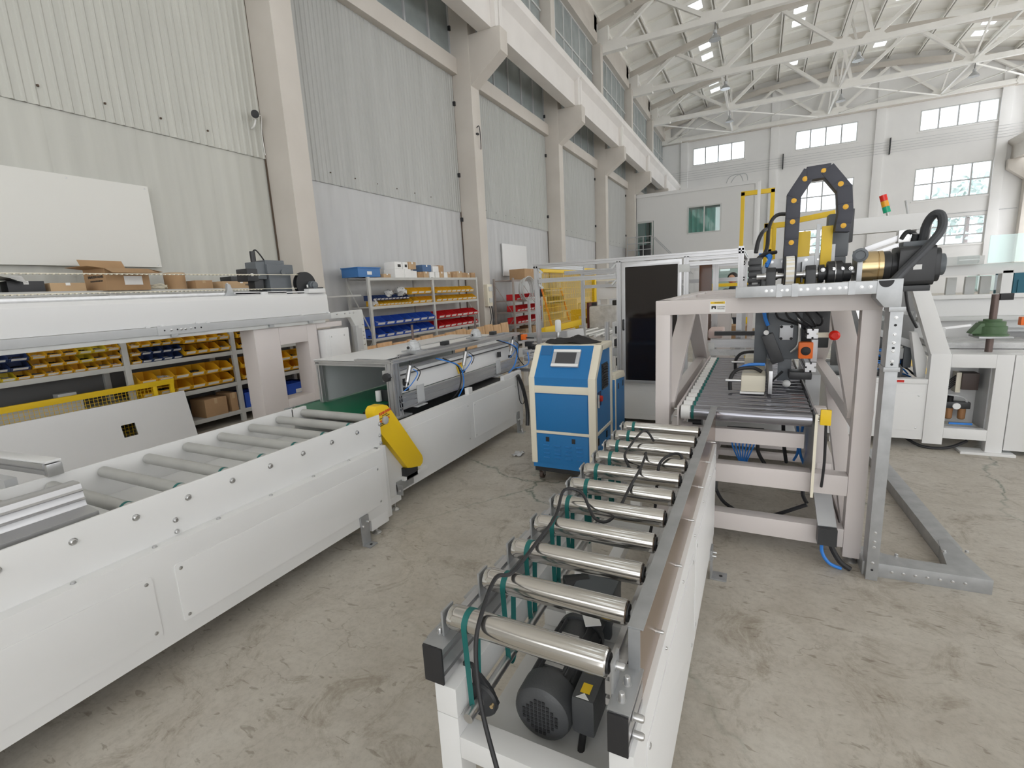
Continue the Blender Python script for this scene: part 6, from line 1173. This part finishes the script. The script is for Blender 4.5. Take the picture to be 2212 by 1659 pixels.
# green spindle jack
J = MB().lathe((1.79,RY0+0.18,1.01), (0,0,1), [(0.115,0),(0.115,0.015),(0.10,0.02),(0.10,0.08),(0.088,0.085),(0.088,0.12),(0.06,0.125),(0.06,0.14)], 28).build('jack_body', GREENJ, rm_)
B(1.68, 1.90, RY0+0.06, RY0+0.30, 0.995, 1.012).build('jack_plate', GALV, J, 0.002); MB().cyl((1.79,RY0+0.18,0.86),(1.79,RY0+0.18,1.36), 0.026, 14).build('jack_spindle', BROWNPIPE, J); B(1.815, 1.90, RY0+0.16, RY0+0.2, 1.31, 1.365).build('spindle_stop', BLACK, J, 0.004); MB().prism([(1.64,1.03),(1.72,1.03),(1.74,1.12),(1.70,1.12)], 'y', RY0+0.12, RY0+0.24).build('worm_cover', GREENJ, J, 0.01)
B(1.985, 2.05, RY0+0.22, RY0+0.28, 1.09, 1.16).build('orange_sensor', ORANGE, rm_, 0.008); MB().bar((1.42,RY0+0.25,1.06),(1.66,RY0+0.2,1.10), 0.02, 0.02).build('steel_link', STEEL, rm_); B(1.40, 1.48, RY0+0.15, RY0+0.25, 0.90, 1.08).build('grey_unit', LGREYP, rm_, 0.006)
# robot-like aluminium arm
MB().bar((0.85,5.6,1.80),(1.13,5.6,1.90), 0.05, 0.05).build('aluminium_arm', ALU, rm_, 0.004); MB().bar((0.85,5.6,1.74),(1.10,5.6,1.83), 0.03, 0.03).build('aluminium_arm', ALU, rm_); B(1.08, 1.17, 5.55, 5.65, 1.84, 1.95).build('arm_joint', STEEL, rm_, 0.01)
MB().tube([(1.10,5.55,1.87),(1.14,5.54,1.93),(1.20,5.54,1.89),(1.22,5.54,1.75),(1.23,5.54,1.62)], 0.018, 8).build('black_conduit', BLACK, rm_); MB().bar((1.10,5.6,1.85),(1.13,5.6,1.45), 0.02, 0.02).build('arm_stay', STEEL, rm_); MB().tube([(0.84,5.58,1.77),(0.90,5.57,1.73),(0.93,5.57,1.64)], 0.014, 8).build('black_conduit', BLACK, rm_)
MB().bar((1.20,5.62,1.85),(1.22,5.62,1.45), 0.03, 0.03).build('arm_stay', ALU, rm_)
sl_ = thing('stack_light', 'red, amber and green signal tower light tilted on top of the right machine', 'signal light', (1.16, 6.5, 2.16)); sax = Vector((-0.28,0,1)).normalized(); p0 = Vector((1.165,6.52,2.16))
MB().cyl(p0, p0+sax*0.04, 0.012, 10).build('lamp_stem', STEEL, sl_)
for k, m in enumerate((GREENL, AMBER, REDLAMP)): MB().cyl(p0+sax*(0.04+0.062*k), p0+sax*(0.10+0.062*k), 0.033, 20).build('lamp_segment', m, sl_)
MB().cyl((1.33,6.52,2.16),(1.30,6.52,2.30), 0.01, 8).build('antenna_post', GREYP, sl_)

# ---------------- things behind the enclosure and gantry
def simple(name, label, cat, parts, loc, group=None):
    t = thing(name, label, cat, loc, 0, group)
    for nm, mb, m, bev in parts: mb.build(nm, m, t, bev)
    return t
# yellow framed mesh guard
yf = thing('mesh_guard', 'upright yellow-framed mesh guard with amber panel behind the enclosure', 'guard panel', (-3.0, 8.4, 0))
for y in (9.75,): B(-3.04, -2.97, y-0.05, y+0.05, 0.0 if y > 9 else 0.9, 1.93).build('frame_bar', YEL, yf, 0.004)
for z in (1.90, 0.955): B(-3.04, -2.97, 7.05, 9.75, z-0.05, z+0.05).build('frame_bar', YEL, yf, 0.004)
B(-3.04, -2.97, 7.0, 7.1, 0.0, 0.9).build('frame_bar', ALU, yf)
wm = MB()
for k in range(54): wm.box(-3.012, -3.006, 7.1+k*0.05, 7.104+k*0.05, 1.0, 1.86)
for k in range(9): wm.box(-3.006, -3.0, 7.1, 9.7, 1.0+k*0.1, 1.004+k*0.1)
tag(wm.build('wire_mesh', YEL, yf), kind='stuff')
B(-3.025, -3.02, 7.1, 9.7, 1.0, 1.86).build('amber_panel', AMBERGL, yf)
# clutter behind that guard
oc = thing('orange_trolley', 'orange-railed trolley loaded with machine parts behind the yellow mesh guard', 'trolley', (-5.2, 13.0, 0))
for y in (12.2, 13.6): MB().bar((-5.6,y,0),(-5.6,y,1.4), 0.06, 0.06).build('post', GREYP, oc); MB().bar((-4.8,y,0),(-5.2,y,1.6), 0.04, 0.04).build("rail", ORANGE, oc)
for k in range(6): MB().bar((-4.85-0.06*k,12.2,0.35+0.30*k),(-4.85-0.06*k,13.6,0.35+0.30*k), 0.05, 0.04).build('rung', GREYP, oc)
for k in range(7):
    rr = random.Random(50+k); y = 12.25+rr.random()*1.1; z = 0.3+0.22*k
    B(-5.5, -4.95-0.04*k, y, y+0.35, z, z+0.2).build('machine_part', (BLACKP, GREYP, CREAM, CARD, BLACKP)[k % 5], oc, 0.02)
ac = thing('electrical_cabinet', 'cream wall cabinet with brown grille behind the yellow mesh guard', 'cabinet', (-5.5, 15.5, 0))
B(-6.0, -5.2, 15.0, 16.6, 0.0, 1.25).build('body', CREAM, ac, 0.01); B(-5.2, -5.19, 15.1, 16.5, 0.35, 1.1).build('grille', BROWN, ac)
for k in range(12): B(-5.19, -5.17, 15.12+k*0.115, 15.17+k*0.115, 0.38, 1.07).build('slat', CREAM, ac)
yb_ = thing('yellow_box', 'small yellow machine guard box seen through the mesh', 'guard box', (-3.6, 11.0, 0))
B(-3.9, -3.4, 10.8, 11.0, 0.55, 1.10).build('box_panel', YEL, yb_, 0.01); B(-3.85, -3.45, 10.9, 11.6, 0.0, 0.55).build('box_base', GREYP, yb_, 0.01); B(-3.7, -3.42, 10.78, 10.8, 0.6, 0.95).build('cream_panel', CREAM, yb_); MB().bar((-3.9,10.77,1.05),(-3.5,10.77,0.62), 0.04, 0.02).build('brace', YEL, yb_)
# far machine: white beam with belt pulley, wrapped unit, roller table
fb_ = thing('beam_gantry', 'distant white beam with black pulley seen between mesh guard and smoked door', 'gantry', (-2.7, 10.5, 0))
B(-3.3, -1.6, 10.4, 10.6, 1.32, 1.56).build('beam', WHITE2, fb_, 0.006); B(-2.35, -2.05, 10.4, 10.6, 1.56, 1.95).build('head_block', WHITE2, fb_, 0.02); MB().cyl((-2.28,10.36,1.72),(-2.28,10.30,1.72), 0.16, 24).build('pulley', BLACK, fb_); B(-2.95, -2.6, 10.35, 10.55, 1.56, 1.68).build('bearing', STEEL, fb_, 0.02); MB().bar((-3.3,10.38,1.72),(-2.3,10.38,1.72), 0.01, 0.03).build('belt', CREAM, fb_)
for x in (-3.2, -1.75): B(x-0.08, x+0.08, 10.42, 10.58, 0, 1.32).build('leg', WHITE2, fb_, 0.006)
wu = thing('wrapped_unit', 'machine unit wrapped in clear film beneath the distant white beam', 'package', (-2.5, 9.4, 0)); mb = MB().box(-2.89, -2.1, 9.0, 9.6, 0.72, 1.24); mb.build('film_wrap', WRAP, wu, 0.06); B(-2.85, -2.75, 9.05, 9.1, 1.24, 1.30).build('handle_a', BLACK, wu, 0.01); B(-2.45, -2.25, 9.05, 9.2, 1.24, 1.33).build('handle_b', BLACK, wu, 0.02); B(-2.94, -2.90, 9.05, 9.6, 0.6, 1.3).build('maroon_panel', mat('maroon_paint', (0.10,0.015,0.015), 0.5), wu); B(-2.9, -2.15, 9.05, 9.55, 0, 0.72).build('stand', WHITE, wu)
rt = thing('roller_conveyor', 'distant low roller table with pale rollers below the wrapped unit', 'conveyor', (-2.7, 7.8, 0))
for x in (-3.5, -2.0): B(x-0.02, x+0.02, 7.3, 8.7, 0.74, 0.86).build('side_rail', WHITE, rt); B(x-0.03, x+0.03, 7.35, 7.41, 0, 0.74).build('leg', WHITE, rt); B(x-0.03, x+0.03, 8.6, 8.66, 0, 0.74).build('leg', WHITE, rt)
for k in range(13): MB().cyl((-3.47+0.11*k,7.32,0.84),(-3.40+0.11*k,8.68,0.84), 0.024, 12).build('roller', PAPER if k % 2 else STEEL, rt)
bt_ = thing('air_lubricator', 'white bottle-shaped lubricator on a stem above the black cloth', 'lubricator', (-2.25, 5.62, 0)); MB().lathe((-2.25,5.75,1.06), (0,0,1), [(0.03,0),(0.038,0.02),(0.038,0.13),(0.03,0.15),(0.012,0.155)], 18).build('bottle', PAPER, bt_); MB().cyl((-2.25,5.75,0.0),(-2.25,5.75,1.0), 0.012, 10).build('stem', STEEL, bt_); MB().lathe((-2.25,5.75,0.98), (0,0,1), [(0.025,0),(0.03,0.03),(0.02,0.08)], 14).build('valve', STEEL, bt_)
sd_ = thing('white_chute', 'long white sloping side rail left of the enclosure', 'rail', (-3.0, 6.3, 0))
MB().bar((-3.6,6.0,0.86),(-2.2,6.6,0.98), 0.03, 0.10).build('rail_a', WHITE2, sd_); MB().bar((-3.4,5.75,0.74),(-2.1,6.3,0.80), 0.03, 0.12).build('rail_b', WHITE2, sd_); extr((-3.5,6.1,0.95),(-2.3,6.2,0.99), 0.04, 0.08, nh=2).build('profile_rail', ALU, sd_)
for x in (-3.4, -2.3): MB().bar((x,6.15,0),(x,6.15,0.92), 0.04, 0.04).build('leg', ALU, sd_)
# background machine behind the gantry: white frame, cartons
bm_ = thing('white_machine', 'pale machine frame with thin posts standing behind the roller gantry', 'machine', (-0.3, 7.0, 0))
B(-0.69, -0.34, 7.45, 7.65, 0.34, 1.46).build('side_panel', GANTRY, bm_, 0.005); B(-0.335, -0.11, 7.45, 7.65, 1.08, 1.46).build('side_panel', GANTRY, bm_, 0.005); B(0.115, 0.23, 7.55, 7.63, 0.0, 1.43).build('post', GANTRY, bm_, 0.004); B(-0.69, -0.58, 7.45, 7.55, 0, 0.34).build('post', GANTRY, bm_, 0.004); B(-0.33, 0.69, 7.5, 7.57, 0.71, 0.77).build('rail', LGREYP, bm_); B(-0.64, -0.56, 7.44, 7.449, 0.92, 1.03).build('grey_plate', mat('mauve_grey', (0.34,0.30,0.31), 0.5), bm_)
B(-0.86, -0.10, 7.66, 7.82, 1.75, 1.98).build('top_beam', WHITE2, bm_, 0.005); B(-0.86, -0.76, 7.66, 7.82, 0, 1.75).build('post', WHITE2, bm_, 0.005); MB().lathe((0.25,7.53,0.77), (0,0,1), [(0.034,0),(0.043,0.015),(0.043,0.125),(0.02,0.145)], 14).build('bottle', PAPER, bm_)
for i, (lab, x0, x1, y0, y1, z0, z1, m, op) in enumerate((
    ('wide brown carton on the left of the pile behind the gantry', -0.62,-0.12,7.9,8.3,0.62,0.92,CARD,False), ('open brown carton with spread flaps in the pile behind the gantry', -0.02,0.20,8.45,8.75,0.92,1.15,CARD,True), ('brown carton right of the post in the pile behind the gantry', 0.20,0.55,8.0,8.4,0.62,0.95,CARD2,True),
    ('flat brown carton under the pile behind the gantry', -0.60,-0.05,8.5,8.9,0.62,0.80,CARD2,False), ('tall brown carton at the back of the pile behind the gantry', 0.30,0.60,8.6,9.0,0.62,1.22,CARD,False))):
    carton(lab, x0, x1, y0, y1, z0, z1, m, 0.0, openflap=op)
pt = thing('pallet_table', 'low worktable carrying the carton pile behind the gantry', 'table', (0, 8.4, 0)); B(-0.75, 0.75, 7.85, 9.1, 0.57, 0.62).build('table_top', WHITE, pt)
for x in (-0.7, 0.65):
    for y in (7.9, 9.0): B(x, x+0.05, y, y+0.05, 0, 0.57).build('leg', WHITE, pt)
for i, (x, y, z, s_) in enumerate(((-0.02,8.02,0.69,0.10),(0.10,8.4,1.18,0.09))):
    pb = thing('plastic_bag', '%s in the carton pile behind the gantry' % ('pale crumpled bag low', 'white foam lump on the open carton')[i], 'bag', (x, y, z)); rr = random.Random(9+i)
    mb = MB().ball((x,y,z), s_, 8, 0.8); mb.v = [(a+rr.uniform(-1,1)*0.015, b+rr.uniform(-1,1)*0.015, c+rr.uniform(-1,1)*0.015) for a, b, c in mb.v]; mb.build('bag_film', (WRAP, PAPER)[i], pb)
yfr = thing('yellow_guard_rail', 'yellow guard rail in front of the worker', 'guard rail', (-0.6, 10.2, 0))
for z in (1.50, 1.36): B(-1.0, -0.2, 10.2, 10.24, z-0.03, z+0.03).build('rail', YEL, yfr, 0.004)
for x in (-0.98, -0.80, -0.2): B(x-0.03, x+0.03, 10.2, 10.24, 0, 1.50).build('post', YEL, yfr, 0.004)
wrk = thing('glass_booth', 'white window-fronted booth behind the worker', 'booth', (-0.6, 12.5, 0)); B(-1.3, 0.2, 12.4, 12.5, 0.0, 1.35).build('lower_panel', WHITE2, wrk); B(-1.3, 0.2, 12.4, 12.5, 2.0, 2.2).build('upper_panel', WHITE2, wrk); B(-1.2, 0.1, 12.44, 12.46, 1.35, 2.0).build('pane', PALEGL, wrk)
for x in (-1.25, 0.15): B(x-0.05, x+0.05, 12.4, 12.5, 0, 2.2).build('post', WHITE2, wrk)
# worker standing behind the rail (only head and shoulders show)
def person(loc, rz):
    p = thing('person', 'person with short black hair in a dark jacket standing behind the gantry', 'person', loc, rz)
    M = MW[p]
    V = {'pel':(0,0,0.92),'w':(0,0.01,1.08),'ch':(0,0.0,1.27),'nk':(0,0.02,1.43),'hd0':(0,0.035,1.50),
         'hl':(-0.09,0,0.86),'kl':(-0.10,0.02,0.48),'al':(-0.10,-0.02,0.09),'tl':(-0.11,0.14,0.04),'hr':(0.09,0,0.86),'kr':(0.10,0.02,0.48),'ar':(0.10,-0.02,0.09),'tr':(0.11,0.14,0.04),
         'sl':(-0.19,0,1.38),'el':(-0.24,0.05,1.12),'wl':(-0.18,0.26,1.06),'sr':(0.19,0,1.38),'er':(0.24,0.05,1.12),'wr':(0.18,0.26,1.06)}
    Rr_ = {'pel':0.15,'w':0.14,'ch':0.16,'nk':0.065,'hd0':0.055,'hl':0.09,'kl':0.065,'al':0.05,'tl':0.045,'hr':0.09,'kr':0.065,'ar':0.05,'tr':0.045,'sl':0.075,'el':0.055,'wl':0.04,'sr':0.075,'er':0.055,'wr':0.04}
    E_ = [('pel','w'),('w','ch'),('ch','nk'),('nk','hd0'),('pel','hl'),('hl','kl'),('kl','al'),('al','tl'),('pel','hr'),('hr','kr'),('kr','ar'),('ar','tr'),('ch','sl'),('sl','el'),('el','wl'),('ch','sr'),('sr','er'),('er','wr')]
    ks = list(V); me = bpy.data.meshes.new('body'); me.from_pydata([V[k] for k in ks], [(ks.index(a), ks.index(b)) for a, b in E_], [])
    o = bpy.data.objects.new('body', me); col.objects.link(o); o.parent = p; MW[o] = M
    sk = o.modifiers.new('skin', 'SKIN'); 
    for i, k in enumerate(ks): me.skin_vertices[0].data[i].radius = (Rr_[k], Rr_[k]*0.8); me.skin_vertices[0].data[i].use_root = (k == 'pel')
    ss_ = o.modifiers.new('sub', 'SUBSURF'); ss_.levels = 2; ss_.render_levels = 2
    me.materials.append(mat('dark_work_jacket', (0.03,0.035,0.05), 0.8))
    hd = MB().ball((0,0.05,1.60), 0.092, 12, 1.28); hd.v = [(x*(0.86 if z < 1.56 else 0.95), y, z) for x, y, z in hd.v]; h_ = hd.xf(M).build('head', SKIN, p)
    MB().prism([(0.0,0)]*0+[(0.135,1.615),(0.165,1.575),(0.135,1.57)], 'x', -0.012, 0.012).xf(M).build('nose', SKIN, h_)
    for s in (-1, 1): MB().ball((s*0.033,0.128,1.625), 0.011, 6).xf(M).build('eye', HAIR, h_); MB().ball((s*0.088,0.045,1.60), 0.024, 6, 1.4).xf(M).build('ear', SKIN, h_)
    MB().box(-0.025, 0.025, 0.125, 0.138, 1.538, 1.546).xf(M).build('mouth', REDPRINT, h_)
    hr = MB().ball((0,0.035,1.635), 0.102, 12, 1.05); hr.v = [(x, min(y, 0.105), max(z, 1.60 if y > 0.02 else 1.54)) for x, y, z in hr.v]; hr.xf(M).build('hair', HAIR, h_)
    for s in (-1, 1):
        b0 = Vector((s*0.18,0.26,1.06)); hb = MB(); hb.bar(b0, b0+Vector((-s*0.01,0.09,-0.005)), 0.08, 0.03)
        for k in range(4): q = b0+Vector((s*(-0.03+0.02*k),0.085,-0.005)); hb.tube([q, q+Vector((0,0.04,0.0)), q+Vector((0,0.06+0.008*(k in (1,2)),-0.03))], 0.0085, 6, 3)
        q = b0+Vector((-s*0.04,0.02,0)); hb.tube([q, q+Vector((-s*0.03,0.03,-0.005)), q+Vector((-s*0.035,0.06,-0.015))], 0.010, 6, 3)
        hb.xf(M).build('hand', SKIN, p)
    return p
person((-0.50, 11.3, 0.0), math.radians(165))
# ---------------- office box, door, stair, yellow frame
of = thing('office_box', 'white two-storey office box with curtained window and stair door at the far left', 'office', (-3.5, 32, 0))
OY = 29.95; wx0, wx1, wz0, wz1 = -3.78, -2.02, 4.2, 5.68
for x0, x1, z0, z1 in ((-6.68,wx0,0,3.0),(-5.62,wx0,3.0,6.5),(wx0,wx1,0,wz0),(wx0,wx1,wz1,6.5),(wx1,-0.27,0,6.5),(-6.68,-6.6,3.0,6.5),(-6.68,-5.62,5.15,6.5)): B(x0, x1, OY, OY+0.12, z0, z1).build('wall_panel', mat('office_white', (0.74,0.74,0.735), 0.6), of)
B(-0.39, -0.27, OY+0.12, OY+8, 0, 6.5).build('side_panel', mat('office_white'), of); B(-6.68, -0.27, OY, OY+8, 6.5, 6.62).build('roof_slab', mat('office_white'), of); B(-6.7, -0.2, OY-0.06, OY, 6.46, 6.64).build('fascia', WHITE2, of); B(-0.42, -0.22, OY-0.05, OY+0.05, 3.4, 6.5).build('corner_trim', WHITE2, of)
wn = MB().ring([(wx0,wz0),(wx1,wz0),(wx1,wz1),(wx0,wz1)], [(wx0+0.07,wz0+0.07),(wx1-0.07,wz0+0.07),(wx1-0.07,wz1-0.07),(wx0+0.07,wz1-0.07)], 'y', OY-0.03, OY+0.1).build('office_window', LGREYP, of)
B(wx0+0.85, wx0+0.91, OY, OY+0.06, wz0, wz1).build('mullion', LGREYP, wn); B(wx0+0.05, wx1-0.05, OY+0.03, OY+0.035, wz0+0.05, wz1-0.05).build('pane', PALEGL, wn)
cv = [(wx0+0.05+i*0.045, OY+0.25+0.05*math.sin(i*1.1), z) for z in (wz0, wz1-0.15) for i in range(38)]; MB().add(cv, [(i,i+1,38+i+1,38+i) for i in range(37)]).build('curtain', CURTAIN, wn)
B(-6.6, -0.4, OY+2.5, OY+2.6, 3.0, 6.5).build('inner_wall', CURTAIN, of)
od = MB().ring([(-6.6,3.05),(-5.65,3.05),(-5.65,5.14),(-6.6,5.14)], [(-6.52,3.12),(-5.73,3.12),(-5.73,5.06),(-6.52,5.06)], 'y', OY-0.02, OY+0.08).build('office_door', LGREYP, of); B(-6.52, -5.73, OY+0.02, OY+0.03, 3.12, 5.06).build('door_pane', PALEGL, od); B(-6.05, -5.9, OY+0.05, OY+0.4, 3.1, 5.1).build('dark_post', BLACKP, od)
ld = B(-6.9, -5.4, OY-1.3, OY-0.02, 2.9, 3.0).build('landing', GREYP, of)
for z in (3.5, 3.85, 4.2): MB().bar((-6.85,OY-1.27,z),(-5.5,OY-1.27,z), 0.04, 0.04).build('rail', GREYP, ld)
for x in (-6.85, -6.4, -5.95, -5.5): MB().bar((x,OY-1.27,3.0),(x,OY-1.27,4.2), 0.04, 0.04).build('baluster', GREYP, ld)
B(-6.2, -5.6, OY-1.1, OY-0.5, 3.0, 3.75).build('stored_gear', BLACKP, ld, 0.05)
for k in range(2): MB().bar((-5.5,OY-1.27+0.9*k,4.2),(-3.4,OY-1.27+0.9*k,2.0), 0.05, 0.05).build('stair_handrail', GREYP, of); MB().bar((-5.5,OY-1.27+0.9*k,2.95),(-2.8,OY-1.27+0.9*k,0.05), 0.06, 0.2).build('stair_stringer', GREYP, of)
for k in range(14): B(-5.4+0.19*k, -5.2+0.19*k, OY-1.25, OY-0.4, 2.72-0.205*k, 2.75-0.205*k).build('stair_tread', GREYP, of)
for k in range(2): MB().tube([(-1.9+0.2*k,OY+0.6,6.62),(-1.7+0.3*k,OY+0.6,7.05),(-1.2+0.3*k,OY+0.6,7.1),(-1.0+0.2*k,OY+0.6,6.62)], 0.02, 6).build('roof_conduit', GREYP, of)
yd = thing('yellow_portal', 'tall yellow steel portal frame in front of the office corner', 'frame', (-0.15, 16, 0))
for x in (-0.53, 0.22): B(x-0.05, x+0.05, 16.0, 16.1, 0, 4.0).build('post', YEL, yd, 0.005)
B(-0.58, 0.27, 16.0, 16.1, 3.9, 4.02).build('crossbar', YEL, yd, 0.005)
wpost = thing('white_post', 'slim white post standing in front of the yellow portal', 'post', (-0.12, 15.5, 0)); B(-0.16, -0.08, 15.5, 15.58, 0, 4.15).build('post_shaft', WHITE2, wpost, 0.004); B(-0.25, 0.01, 15.42, 15.66, 0, 0.02).build('base_plate', WHITE2, wpost)
tcab = thing('teal_cabinet', 'teal steel cabinet at the right edge behind the white machine', 'cabinet', (3.2, 9.0, 0)); B(2.98, 4.0, 8.8, 9.4, 0, 1.5).build('body', TEALDOOR, tcab, 0.01); B(3.02, 3.48, 8.785, 8.80, 0.1, 1.4).build('cabinet_door', TEALDOOR, tcab, 0.004); B(3.50, 3.96, 8.785, 8.80, 0.1, 1.4).build('cabinet_door', TEALDOOR, tcab, 0.004)
# ---------------- high-bay lamps
LP = [(-2.05,23.9,'nearest on the left row'),(-2.0,29.9,'second on the left row'),(-2.1,35.85,'farthest on the left row'),(3.68,29.9,'nearer one in the middle row'),(3.72,35.85,'farther one in the middle row'),(9.5,35.85,'right row')]
for x, y, w in LP:
    l = thing('pendant_lamp', 'unlit glass high-bay lamp hanging from the roof truss, %s' % w, 'lamp', (x, y, 11.9), 0, 'high-bay lamps')
    MB().cyl((x,y,11.92),(x,y,11.62), 0.015, 8).build('hanger', BLACKP, l); MB().lathe((x,y,11.50), (0,0,1), [(0.05,0),(0.08,0.03),(0.08,0.13),(0.04,0.15)], 16).build('gear_case', GREYP, l)
    MB().lathe((x,y,11.28), (0,0,1), [(0.24,0),(0.20,0.08),(0.12,0.17),(0.07,0.23)], 24).build('shade', mat('smoked_lamp_glass', (0.45,0.46,0.47), 0.2, 0.5), l)
# plastic scrap on the floor
sp = thing('plastic_scrap', 'crumpled scrap of clear plastic on the floor by the blue cabinet', 'scrap', (-2.1, 4.15, 0)); rr = random.Random(3)
MB().add([(-2.13+0.02*i+0.006*rr.random(), 4.05+0.025*j, 0.004+0.022*rr.random()) for j in range(6) for i in range(6)], [(j*6+i,j*6+i+1,(j+1)*6+i+1,(j+1)*6+i) for j in range(5) for i in range(5)]).build('film', WRAP, sp)
